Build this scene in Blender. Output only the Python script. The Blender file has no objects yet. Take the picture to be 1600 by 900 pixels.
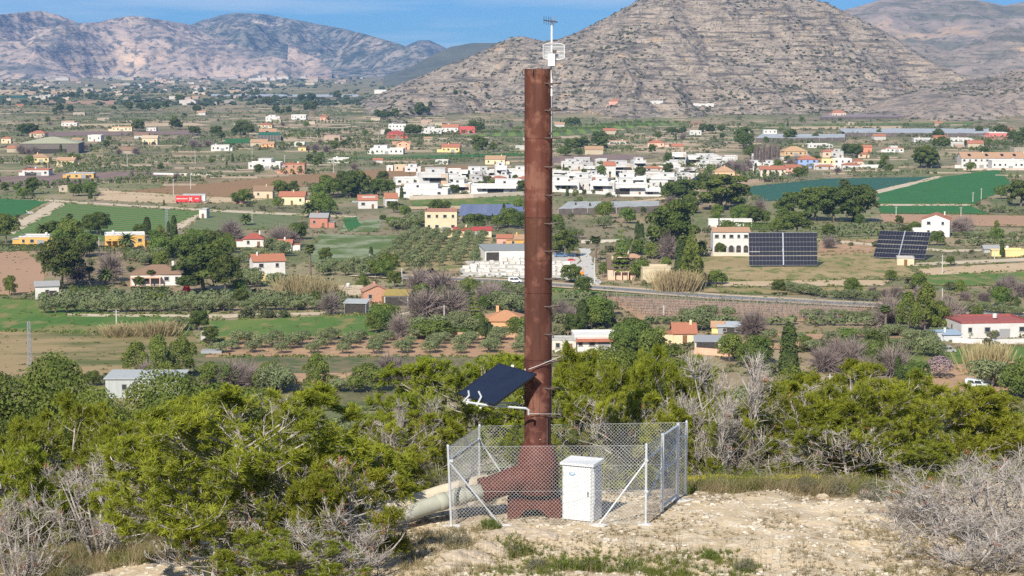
import bpy, math, random
import numpy as np

# ---------------------------------------------------------------- camera, sky, sun, exposure
S = bpy.context.scene
F, CZ, VZ = 3111.0, 11.2, -58.8          # focal length in photo pixels, eye height, valley floor
PITCH = math.atan(355.0 / F)
cam = bpy.data.objects.new('camera', bpy.data.cameras.new('camera'))
S.collection.objects.link(cam)
cam.location = (0, 0, CZ)
cam.rotation_euler = (math.pi / 2 - PITCH, 0, 0)
cam.data.sensor_width = 36.0
cam.data.lens = F / 1600 * 36.0
cam.data.clip_start = 0.5
cam.data.clip_end = 60000
S.camera = cam
SUN_EL, SUN_AZ = math.radians(37), math.radians(20)   # azimuth: to the left of straight behind the camera
W = bpy.data.worlds.new('World'); S.world = W; W.use_nodes = True
nt = W.node_tree; nt.nodes.clear()
wo = nt.nodes.new('ShaderNodeOutputWorld'); bg = nt.nodes.new('ShaderNodeBackground')
sky = nt.nodes.new('ShaderNodeTexSky'); sky.sky_type = 'NISHITA'; sky.sun_disc = False
sky.sun_elevation = SUN_EL; sky.sun_rotation = math.pi + SUN_AZ
sky.altitude = 1500; sky.air_density = 1.0; sky.dust_density = 0.2; sky.ozone_density = 3.0
tc = nt.nodes.new('ShaderNodeTexCoord')
tint = nt.nodes.new('ShaderNodeMixRGB'); tint.blend_type = 'MULTIPLY'; tint.inputs[0].default_value = 1
tint.inputs[2].default_value = (0.27, 0.62, 1.10, 1)
mp = nt.nodes.new('ShaderNodeMapping'); mp.inputs['Scale'].default_value = (3.5, 3.5, 42)
cn = nt.nodes.new('ShaderNodeTexNoise'); cn.inputs['Scale'].default_value = 1.6; cn.inputs['Detail'].default_value = 5
cn.inputs['Roughness'].default_value = 0.55
cr = nt.nodes.new('ShaderNodeValToRGB'); cr.color_ramp.elements[0].position = 0.43; cr.color_ramp.elements[1].position = 0.62
cr.color_ramp.elements[0].color = (0, 0, 0, 1); cr.color_ramp.elements[1].color = (0.65, 0.65, 0.65, 1)
cm = nt.nodes.new('ShaderNodeMixRGB'); cm.inputs[2].default_value = (7.5, 9.2, 10.6, 1)
L = nt.links.new
L(tc.outputs['Generated'], mp.inputs[0]); L(mp.outputs[0], cn.inputs[0]); L(cn.outputs[0], cr.inputs[0])
L(sky.outputs[0], tint.inputs[1]); L(tint.outputs[0], cm.inputs[1]); L(cr.outputs[0], cm.inputs[0])
L(cm.outputs[0], bg.inputs[0]); bg.inputs[1].default_value = 0.066
L(bg.outputs[0], wo.inputs[0])
sl = bpy.data.lights.new('sun', 'SUN'); sl.energy = 5.0; sl.angle = math.radians(0.5); sl.color = (1.0, 0.93, 0.80)
so = bpy.data.objects.new('sun', sl); S.collection.objects.link(so)
so.rotation_euler = (math.pi / 2 - SUN_EL, 0, -SUN_AZ)
S.view_settings.view_transform = 'Standard'; S.view_settings.look = 'None'
S.view_settings.exposure = 0.5; S.view_settings.gamma = 1.0; S.view_settings.use_curve_mapping = False
S.cycles.max_bounces = 5; S.cycles.diffuse_bounces = 2; S.cycles.glossy_bounces = 2; S.cycles.transmission_bounces = 3
S.cycles.transparent_max_bounces = 6; S.cycles.volume_bounces = 0
S.cycles.use_denoising = False
S.cycles.caustics_reflective = False; S.cycles.caustics_refractive = False

# ---------------------------------------------------------------- helpers
rng = np.random.default_rng(7)
R = random.Random(11)
COL = S.collection.objects
cp, sp = math.cos(PITCH), math.sin(PITCH)
def G(px, py, z=VZ):                       # a pixel of the photo -> the place on level ground it shows
    dx, dy, dz = px - 800.0, cp * F + sp * (450 - py), -sp * F + cp * (450 - py)
    t = (z - CZ) / dz
    return np.array((dx * t, dy * t, z))
def D(px, py, d):                          # a pixel of the photo -> the place at distance d
    dx, dy, dz = px - 800.0, cp * F + sp * (450 - py), -sp * F + cp * (450 - py)
    t = d / dy
    return np.array((dx * t, d, CZ + dz * t))
def proj(p):
    v = np.asarray(p, float) - (0, 0, CZ)
    zc = v[1] * cp - v[2] * sp
    return 800 + F * v[0] / zc, 450 - F * (v[1] * sp + v[2] * cp) / zc
def sc(p):                                 # photo pixels per metre at a place
    return F / (p[1] * cp - (p[2] - CZ) * sp)

TAB = np.random.default_rng(3).random((256, 256))
def vn(x, y):
    x = np.asarray(x, float); y = np.asarray(y, float)
    xi = np.floor(x).astype(int); yi = np.floor(y).astype(int)
    fx = x - xi; fy = y - yi; fx = fx * fx * (3 - 2 * fx); fy = fy * fy * (3 - 2 * fy)
    a = TAB[xi & 255, yi & 255]; b = TAB[(xi + 1) & 255, yi & 255]
    c = TAB[xi & 255, (yi + 1) & 255]; d = TAB[(xi + 1) & 255, (yi + 1) & 255]
    return (a + (b - a) * fx) * (1 - fy) + (c + (d - c) * fx) * fy - 0.5
def fbm(x, y, o=5, g=0.5):
    s = 0; a = 1.0
    for i in range(o):
        s = s + a * vn(x * 2 ** i + 17.3 * i, y * 2 ** i + 9.1 * i); a *= g
    return s

def mesh(name, V, Fs, mi=None, mats=(), smooth=False):
    """V (n,3); Fs: list of int arrays (k,3) or (k,4); mi: list of material index per array"""
    me = bpy.data.meshes.new(name)
    V = np.ascontiguousarray(V, dtype=np.float32)
    Fs = [np.asarray(f, dtype=np.int32) for f in Fs]
    keep = [(f, (mi[i] if mi is not None else 0)) for i, f in enumerate(Fs) if len(f)]
    me.vertices.add(len(V)); me.vertices.foreach_set('co', V.ravel())
    loops = np.concatenate([f.ravel() for f, _ in keep])
    tot = np.concatenate([np.full(len(f), f.shape[1], np.int32) for f, _ in keep])
    start = np.concatenate(([0], np.cumsum(tot)[:-1])).astype(np.int32)
    me.loops.add(len(loops)); me.loops.foreach_set('vertex_index', loops)
    me.polygons.add(len(tot)); me.polygons.foreach_set('loop_start', start)
    try: me.polygons.foreach_set('loop_total', tot)
    except Exception: pass
    me.polygons.foreach_set('material_index', np.concatenate([np.full(len(f), m, np.int32) for f, m in keep]))
    me.polygons.foreach_set('use_smooth', np.full(len(tot), bool(smooth)))
    for m in mats: me.materials.append(m)
    me.update(calc_edges=True)
    return me
def rotz(V, a):
    c, s = math.cos(a), math.sin(a); V = np.asarray(V, float)
    return np.stack([V[..., 0] * c - V[..., 1] * s, V[..., 0] * s + V[..., 1] * c, V[..., 2]], -1)
BQ = np.array([(0, 3, 2, 1), (4, 5, 6, 7), (0, 1, 5, 4), (1, 2, 6, 5), (2, 3, 7, 6), (3, 0, 4, 7)])
class MB:                                   # collects shapes of one part; build() links them as one mesh object
    def __init__(s): s.V = []; s.Q = []; s.T = []; s.n = 0
    def add(s, V, Q=(), T=()):
        V = np.asarray(V, float).reshape(-1, 3)
        if len(Q): s.Q.append(np.asarray(Q) + s.n)
        if len(T): s.T.append(np.asarray(T) + s.n)
        s.V.append(V); s.n += len(V); return s
    def box(s, c, d, rz=0.0, taper=1.0):
        x, y, z = np.array(d) / 2
        V = np.array([(-x, -y, -z), (x, -y, -z), (x, y, -z), (-x, y, -z), (-x * taper, -y * taper, z), (x * taper, -y * taper, z), (x * taper, y * taper, z), (-x * taper, y * taper, z)])
        return s.add(rotz(V, rz) + np.array(c), BQ)
    def tube(s, pts, r, n=8, cap=True):
        P = np.asarray(pts, float); k = len(P); r = np.broadcast_to(r, (k,))
        t = np.gradient(P, axis=0); t /= np.linalg.norm(t, axis=1)[:, None] + 1e-9
        up = np.where(np.abs(t[:, 2:3]) > 0.9, np.array([[1.0, 0, 0]]), np.array([[0, 0, 1.0]]))
        a = np.cross(t, up); a /= np.linalg.norm(a, axis=1)[:, None] + 1e-9
        for i in range(1, k):
            if a[i] @ a[i - 1] < 0: pass
            v = a[i - 1] - t[i] * (a[i - 1] @ t[i]); a[i] = v / (np.linalg.norm(v) + 1e-9)
        b = np.cross(t, a)
        th = np.arange(n) * 2 * math.pi / n
        V = P[:, None] + r[:, None, None] * (a[:, None] * np.cos(th)[None, :, None] + b[:, None] * np.sin(th)[None, :, None])
        i = np.arange(k - 1)[:, None] * n; j = np.arange(n)[None]; j2 = (j + 1) % n
        Q = np.stack([i + j, i + j2, i + n + j2, i + n + j], -1).reshape(-1, 4)
        V = V.reshape(-1, 3); T = []
        if cap:
            V = np.concatenate([V, P[:1], P[-1:]]); m = k * n
            T = [(m, (q + 1) % n, q) for q in range(n)] + [(m + 1, m - n + q, m - n + (q + 1) % n) for q in range(n)]
        return s.add(V, Q, T)
    def lathe(s, prof, c=(0, 0, 0), n=32):
        P = np.array(prof, float); th = np.arange(n) * 2 * math.pi / n; k = len(P)
        V = np.stack([P[:, 0:1] * np.cos(th), P[:, 0:1] * np.sin(th), np.repeat(P[:, 1:2], n, 1)], -1).reshape(-1, 3) + np.array(c)
        i = np.arange(k - 1)[:, None] * n; j = np.arange(n)[None]; j2 = (j + 1) % n
        return s.add(V, np.stack([i + j, i + j2, i + n + j2, i + n + j], -1).reshape(-1, 4))
    def prism(s, poly, y0, y1):             # polygon in the xz plane extruded along y (triangle fan: convex)
        n = len(poly); V = [(x, y0, z) for x, z in poly] + [(x, y1, z) for x, z in poly]
        return s.add(V, [(i, (i + 1) % n, n + (i + 1) % n, n + i) for i in range(n)], [(0, i + 1, i) for i in range(1, n - 1)] + [(n, n + i, n + i + 1) for i in range(1, n - 1)])
    def me(s, name, m, smooth=False):
        Fs = []
        if s.Q: Fs.append(np.concatenate(s.Q))
        if s.T: Fs.append(np.concatenate(s.T))
        return mesh(name, np.concatenate(s.V), Fs, None, [m] if m else [], smooth)
    def build(s, name, m, parent=None, smooth=False):
        return obj(name, s.me(name, m, smooth), parent)
def obj(name, me, parent=None, loc=None, rz=0, scl=None):
    o = bpy.data.objects.new(name, me); COL.link(o)
    if parent is not None: o.parent = parent
    if loc is not None: o.location = loc
    if rz: o.rotation_euler[2] = rz
    if scl is not None: o.scale = scl if hasattr(scl, '__len__') else (scl,) * 3
    return o
def empty(name, loc=(0, 0, 0), rz=0, scl=None):
    o = obj(name, None, None, loc, rz, scl); o.empty_display_size = 0.2
    return o
AUTO, LANDMARKS = [], []
def tag(o, label, cat, group=None, short=None, at=None):
    o['label'] = label; o['category'] = cat
    if group: o['group'] = group
    if short: LANDMARKS.append((short, *proj(at if at is not None else o.location)))
    return o
def auto(o, desc, cat, group, at=None):     # described later by the nearest landmark
    o['category'] = cat; o['group'] = group
    AUTO.append((o, desc, proj(at if at is not None else o.location))); return o
def kind(o, k): o['kind'] = k; return o

# ---------------------------------------------------------------- materials
MATS = {}
def mat(name, c1, c2=None, scale=5.0, rough=0.85, bump=0.0, detail=4, metal=0.0, c3=None, stretch=(1, 1, 1), rand=0.0, coords='Object', contrast=(0.35, 0.65), spec=0.3, bscale=None, rotz=0.0):
    if name in MATS: return MATS[name]
    m = bpy.data.materials.new(name); m.use_nodes = True; n = m.node_tree.nodes; l = m.node_tree.links.new
    b = n['Principled BSDF']; b.inputs['Roughness'].default_value = rough; b.inputs['Metallic'].default_value = metal
    b.inputs['Specular IOR Level'].default_value = spec
    out = None
    if c2 is None:
        rgb = n.new('ShaderNodeRGB'); rgb.outputs[0].default_value = (*c1, 1); out = rgb.outputs[0]
    else:
        t = n.new('ShaderNodeTexCoord'); q = n.new('ShaderNodeMapping'); q.inputs['Scale'].default_value = stretch; q.inputs['Rotation'].default_value = (0, 0, rotz)
        l(t.outputs[coords], q.inputs[0])
        z = n.new('ShaderNodeTexNoise'); z.inputs['Scale'].default_value = scale; z.inputs['Detail'].default_value = detail; z.inputs['Roughness'].default_value = 0.62
        l(q.outputs[0], z.inputs[0])
        r = n.new('ShaderNodeValToRGB'); e = r.color_ramp.elements
        e[0].position, e[1].position = contrast; e[0].color = (*c1, 1); e[1].color = (*c2, 1)
        l(z.outputs[0], r.inputs[0]); out = r.outputs[0]
        if c3 is not None:
            z2 = n.new('ShaderNodeTexNoise'); z2.inputs['Scale'].default_value = scale * 4.3; z2.inputs['Detail'].default_value = 5
            l(q.outputs[0], z2.inputs[0])
            r2 = n.new('ShaderNodeValToRGB'); r2.color_ramp.elements[0].position = 0.50; r2.color_ramp.elements[1].position = 0.62
            l(z2.outputs[0], r2.inputs[0]); x = n.new('ShaderNodeMixRGB'); l(r2.outputs[0], x.inputs[0]); l(out, x.inputs[1]); x.inputs[2].default_value = (*c3, 1); out = x.outputs[0]
        if bump:
            z3 = n.new('ShaderNodeTexNoise'); z3.inputs['Scale'].default_value = bscale or scale * 3; z3.inputs['Detail'].default_value = 6
            l(q.outputs[0], z3.inputs[0])
            bp = n.new('ShaderNodeBump'); bp.inputs['Strength'].default_value = bump; bp.inputs['Distance'].default_value = 0.1
            l(z3.outputs[0], bp.inputs['Height']); l(bp.outputs[0], b.inputs['Normal'])
    if rand:
        oi = n.new('ShaderNodeObjectInfo'); mr = n.new('ShaderNodeMapRange'); mr.inputs[3].default_value = 1 - rand; mr.inputs[4].default_value = 1 + rand
        h = n.new('ShaderNodeHueSaturation'); l(oi.outputs['Random'], mr.inputs[0]); l(mr.outputs[0], h.inputs['Value'])
        m2 = n.new('ShaderNodeMapRange'); m2.inputs[3].default_value = 0.5 - rand * 0.06; m2.inputs[4].default_value = 0.5 + rand * 0.06
        mm = n.new('ShaderNodeMath'); mm.operation = 'FRACT'; mu = n.new('ShaderNodeMath'); mu.operation = 'MULTIPLY'; mu.inputs[1].default_value = 7.31
        l(oi.outputs['Random'], mu.inputs[0]); l(mu.outputs[0], mm.inputs[0]); l(mm.outputs[0], m2.inputs[0]); l(m2.outputs[0], h.inputs['Hue'])
        l(out, h.inputs['Color']); out = h.outputs[0]
    l(out, b.inputs['Base Color'])
    m['_'] = 1; MATS[name] = m
    return m
def leaf(name, c1, c2, scale=1.0, trans=0.25, rand=0.15):
    if name in MATS: return MATS[name]
    m = mat(name, c1, c2, scale, 0.7, rand=rand, detail=3, contrast=(0.3, 0.7), spec=0.2)
    n = m.node_tree.nodes; l = m.node_tree.links.new; b = n['Principled BSDF']
    src = b.inputs['Base Color'].links[0].from_socket
    t = n.new('ShaderNodeBsdfTranslucent'); l(src, t.inputs[0]); x = n.new('ShaderNodeMixShader'); x.inputs[0].default_value = trans
    l(b.outputs[0], x.inputs[1]); l(t.outputs[0], x.inputs[2]); l(x.outputs[0], n['Material Output'].inputs[0])
    return m
def wall(c, k=0.10): # painted render with faint staining
    key = 'render_' + '_'.join('%.2f' % v for v in c)
    return mat(key, tuple(v * (1 - 2 * k) for v in c), c, 0.35, 0.9, detail=8, rand=0.07, contrast=(.25, .6))
GLASS = mat('window_glass', (0.03, 0.04, 0.05), rough=0.15, spec=0.5)
FRAME = mat('window_frame', (0.34, 0.31, 0.27), rough=0.6)
WHITE = (0.66, 0.64, 0.61); CREAM = (0.72, 0.60, 0.40); PINK = (0.66, 0.36, 0.28); BEIGE = (0.60, 0.48, 0.34); OCHRE = (0.66, 0.40, 0.12)
ORANGE = (0.80, 0.40, 0.20); GREYW = (0.45, 0.44, 0.42); YEL = (0.78, 0.60, 0.28)
def tile(c): return mat('roof_%.2f_%.2f_%.2f' % c, tuple(v * 0.75 for v in c), c, 2.2, 0.9, stretch=(1, 3, 1), detail=5, rand=0.08)
TERRA = (0.42, 0.17, 0.10); RED = (0.36, 0.09, 0.07); BROWN = (0.27, 0.17, 0.11); TAN = (0.45, 0.28, 0.17); SLATE = (0.05, 0.06, 0.10); GREYR = (0.33, 0.33, 0.33)
BARK = mat('bark', (0.10, 0.075, 0.055), (0.22, 0.18, 0.14), 3.0)
# ---------------------------------------------------------------- the foreground hill
def hillz(x, y, fine=True):
    x = np.asarray(x, float); y = np.asarray(y, float)
    sp_ = lambda v, w: (np.sqrt(v * v + w * w) + v) / 2
    z = 0.08 - 0.25 * sp_(y - 53, 4.0) - 0.19 * sp_(-2.4 - x, 1.2) - 0.05 * sp_(x - 9, 2) - 0.12 * sp_(42 - y, 2)
    far = np.clip((np.hypot(x - 3, y - 48) - 8) / 30, 0, 1)
    z = z + far * 2.0 * fbm(x * 0.05, y * 0.05, 3)
    pad = 1 - 0.85 * np.exp(-(((x - 1.3) / 3.4) ** 4 + ((y - 49.2) / 2.2) ** 4))          # levelled ground inside the fence
    if fine: z = z + pad * (0.22 * fbm(x * 0.35 + 3, y * 0.35, 3) + 0.09 * fbm(x * 1.7, y * 1.7, 4, 0.6) * (1 - far))
    b = np.exp(-(((x - 0.4) / 4.5) ** 2 + ((y - 44.3) / 1.3) ** 2)) * (x < 6)      # rocky lip in front of the fence
    z = z - 0.25 * b * (0.5 + fbm(x * 0.9, y * 0.9, 3))
    return np.maximum(z, VZ - 1.0)
def hz(x, y): return float(hillz(x, y))
def axis(lo, a, b, hi, fine, coarse):
    v = list(np.arange(a, b, fine)); s = fine
    p = b
    while p < hi: v.append(p); s = min(s * 1.25, coarse); p += s
    v.append(hi); s = fine; p = a - fine; w = []
    while p > lo: w.append(p); s = min(s * 1.25, coarse); p -= s
    w.append(lo)
    return np.array(w[::-1] + v)
def grid(X, Y, Z):
    ny, nx = X.shape
    V = np.stack([X, Y, Z], -1).reshape(-1, 3)
    i = np.arange(ny - 1)[:, None] * nx; j = np.arange(nx - 1)[None]
    return V, np.stack([i + j, i + j + 1, i + nx + j + 1, i + nx + j], -1).reshape(-1, 4)
ax = axis(-130, -13, 15, 130, 0.11, 4.0); ay = axis(6, 41, 56, 330, 0.11, 4.0)
X, Y = np.meshgrid(ax, ay)
V, Q = grid(X, Y, hillz(X, Y))
SOIL = mat('dry_marl_soil', (0.41, 0.32, 0.205), (0.60, 0.485, 0.335), 0.55, 0.95, bump=0.55, detail=9, c3=(0.56, 0.475, 0.35), bscale=9.0)
n_ = SOIL.node_tree.nodes; l_ = SOIL.node_tree.links.new          # patches of dry litter and thin weeds between the bare marl
b_ = n_['Principled BSDF']; src = b_.inputs['Base Color'].links[0].from_socket
t_ = n_.new('ShaderNodeTexCoord'); z_ = n_.new('ShaderNodeTexNoise'); z_.inputs['Scale'].default_value = 1.3; z_.inputs['Detail'].default_value = 9; z_.inputs['Roughness'].default_value = 0.72
l_(t_.outputs['Object'], z_.inputs[0]); r_ = n_.new('ShaderNodeValToRGB'); r_.color_ramp.elements[0].position = 0.56; r_.color_ramp.elements[1].position = 0.68
l_(z_.outputs[0], r_.inputs[0]); x_ = n_.new('ShaderNodeMixRGB'); l_(r_.outputs[0], x_.inputs[0]); l_(src, x_.inputs[1]); x_.inputs[2].default_value = (0.21, 0.16, 0.10, 1)
l_(x_.outputs[0], b_.inputs['Base Color'])
kind(obj('hill_ground', mesh('hill_ground', V, [Q], None, [SOIL], True)), 'structure')

# ---------------------------------------------------------------- valley floor
VAL = mat('valley_soil', (0.14, 0.125, 0.06), (0.31, 0.24, 0.145), 0.03, 0.95, detail=10, c3=(0.12, 0.15, 0.045), stretch=(1, 0.45, 1), contrast=(0.38, 0.62))
n_ = VAL.node_tree.nodes; l_ = VAL.node_tree.links.new; b_ = n_['Principled BSDF']; src = b_.inputs['Base Color'].links[0].from_socket   # a patchwork of small plots
t_ = n_.new('ShaderNodeTexCoord'); q_ = n_.new('ShaderNodeMapping'); q_.inputs['Scale'].default_value = (1, 0.5, 1); q_.inputs['Rotation'].default_value = (0, 0, 0.25); l_(t_.outputs['Object'], q_.inputs[0])
v_ = n_.new('ShaderNodeTexVoronoi'); v_.distance = 'CHEBYCHEV'; v_.inputs['Scale'].default_value = 0.019; v_.inputs['Randomness'].default_value = 0.85; l_(q_.outputs[0], v_.inputs[0])
sx_ = n_.new('ShaderNodeSeparateColor'); l_(v_.outputs['Color'], sx_.inputs[0]); r_ = n_.new('ShaderNodeValToRGB'); r_.color_ramp.interpolation = 'CONSTANT'
cols = [(0, (0.15, 0.145, 0.075)), (.18, (0.30, 0.21, 0.125)), (.32, (0.17, 0.19, 0.07)), (.46, (0.30, 0.25, 0.14)), (.58, (0.16, 0.17, 0.07)), (.70, (0.12, 0.15, 0.05)), (.80, (0.38, 0.28, 0.175)), (.90, (0.25, 0.20, 0.13))]
for i, (p_, c_) in enumerate(cols):
    el = r_.color_ramp.elements[i] if i < 2 else r_.color_ramp.elements.new(p_)
    el.position = p_; el.color = (*c_, 1)
l_(sx_.outputs[0], r_.inputs[0]); x_ = n_.new('ShaderNodeMixRGB'); x_.inputs[0].default_value = 0.5; l_(src, x_.inputs[1]); l_(r_.outputs[0], x_.inputs[2]); l_(x_.outputs[0], b_.inputs['Base Color'])
V, Q = grid(*np.meshgrid(np.linspace(-13000, 13000, 27), np.linspace(-400, 13500, 15)), np.full((15, 27), VZ))
kind(obj('valley_ground', mesh('valley_ground', V, [Q], None, [VAL])), 'structure')

FIELDS = []     # pixel polygons, kept so that scrub does not grow on them
def inpoly(px, py, poly):
    r = np.zeros(np.shape(px), bool); n = len(poly); j = n - 1
    for i in range(n):
        (xi, yi), (xj, yj) = poly[i], poly[j]
        if yi != yj: r ^= ((yi > py) != (yj > py)) & (px < (xj - xi) * (py - yi) / (yj - yi) + xi)
        j = i
    return r
LAYER = [0]
def field(name, poly, m, keep=False):
    """a sheet of cultivated ground; the outline gets small irregular steps"""
    LAYER[0] += 1; z = VZ + 0.03 + 0.004 * LAYER[0]
    pts = []
    for i in range(len(poly)):
        a = G(*poly[i], z); b = G(*poly[(i + 1) % len(poly)], z); n = max(1, min(14, int(np.linalg.norm(b - a) / 12)))
        for k in range(n):
            p = a + (b - a) * k / n
            if k: p[:2] += rng.normal(0, 0.7, 2)
            pts.append(p)
    import bmesh
    bm = bmesh.new(); f = bm.faces.new([bm.verts.new(p) for p in pts]); bm.normal_update()
    if f.normal.z < 0: f.normal_flip()
    bmesh.ops.triangulate(bm, faces=[f])
    me = bpy.data.meshes.new(name); bm.to_mesh(me); bm.free(); me.materials.append(m)
    if not keep: FIELDS.append(poly)
    return kind(obj(name, me), 'structure')
def rows(name, c1, c2, pitch, ang, c3=None, soft=0.5):     # crop rows: soil and plants alternate in bands across the field
    m = mat(name, c1, tuple(v * 1.25 for v in c1), 0.02, 0.95, detail=8, contrast=(0.3, 0.7), c3=c3)
    n = m.node_tree.nodes; l = m.node_tree.links.new; b = n['Principled BSDF']; src = b.inputs['Base Color'].links[0].from_socket
    t = n.new('ShaderNodeTexCoord'); q = n.new('ShaderNodeMapping'); q.inputs['Rotation'].default_value = (0, 0, ang)
    l(t.outputs['Object'], q.inputs[0]); w = n.new('ShaderNodeTexWave'); w.inputs['Scale'].default_value = 0.314 / pitch; w.inputs['Distortion'].default_value = 0.6; w.inputs['Detail'].default_value = 3
    w.inputs['Detail Scale'].default_value = 3
    l(q.outputs[0], w.inputs[0]); r = n.new('ShaderNodeValToRGB'); r.color_ramp.elements[0].position = 0.5 - soft / 2; r.color_ramp.elements[1].position = 0.5 + soft / 2
    l(w.outputs['Fac'], r.inputs[0]); x = n.new('ShaderNodeMixRGB'); l(r.outputs[0], x.inputs[0]); l(src, x.inputs[1]); x.inputs[2].default_value = (*c2, 1)
    l(x.outputs[0], b.inputs['Base Color']); return m
PLOUGH = rows('ploughed_soil', (0.36, 0.225, 0.14), (0.32, 0.195, 0.12), 1.5, 0.4)
PLOUGH2 = rows('dark_ploughed_soil', (0.26, 0.155, 0.075), (0.23, 0.135, 0.065), 3.0, 1.2)
GREEN = rows('wheat_green', (0.020, 0.115, 0.022), (0.035, 0.125, 0.03), 4.0, 0.6, c3=(0.03, 0.15, 0.03))
TEAL = rows('bluish_cabbage_green', (0.018, 0.085, 0.055), (0.03, 0.09, 0.06), 5.0, 0.3, c3=(0.03, 0.11, 0.07))
STRIPE = rows('striped_cereal', (0.04, 0.135, 0.025), (0.16, 0.17, 0.05), 9.0, 0.75, soft=0.9)
STRIPE2 = rows('row_crop', (0.035, 0.115, 0.025), (0.23, 0.19, 0.10), 6.0, 0.9, soft=0.5)
MEADOW = mat('meadow_grass', (0.055, 0.135, 0.018), (0.13, 0.18, 0.035), 0.05, 0.95, detail=9, c3=(0.20, 0.18, 0.06), stretch=(1, .4, 1))
FLOWER = mat('flowering_grass', (0.09, 0.135, 0.03), (0.25, 0.27, 0.17), 0.08, 0.95, detail=9, contrast=(0.42, 0.6))
DRYG = mat('dry_field_grass', (0.10, 0.115, 0.03), (0.30, 0.22, 0.11), 0.045, 0.95, detail=9, stretch=(0.45, 1.2, 1), contrast=(0.42, 0.56))
STRAW = mat('straw_grass', (0.26, 0.20, 0.085), (0.36, 0.27, 0.14), 0.05, 0.95, detail=9, c3=(0.16, 0.17, 0.05), stretch=(1, .5, 1))
SAND = mat('sandy_earth', (0.44, 0.32, 0.19), (0.52, 0.40, 0.26), 0.05, 0.95, detail=9)
EARTH = mat('red_earth', (0.34, 0.20, 0.115), (0.42, 0.27, 0.16), 0.06, 0.95, detail=9, c3=(0.30, 0.20, 0.12))
WEEDY = mat('weedy_ground', (0.09, 0.095, 0.04), (0.20, 0.16, 0.085), 0.07, 0.95, detail=9, c3=(0.07, 0.10, 0.03))
DIRT = mat('dirt_track', (0.46, 0.37, 0.26), (0.54, 0.45, 0.33), 0.12, 0.95, detail=8)
LIME = rows('young_citrus_ground', (0.14, 0.19, 0.03), (0.09, 0.13, 0.03), 14, 0.0)
MAUVE = rows('bare_almond_ground', (0.17, 0.12, 0.105), (0.22, 0.15, 0.12), 16, 0.1)
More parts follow.
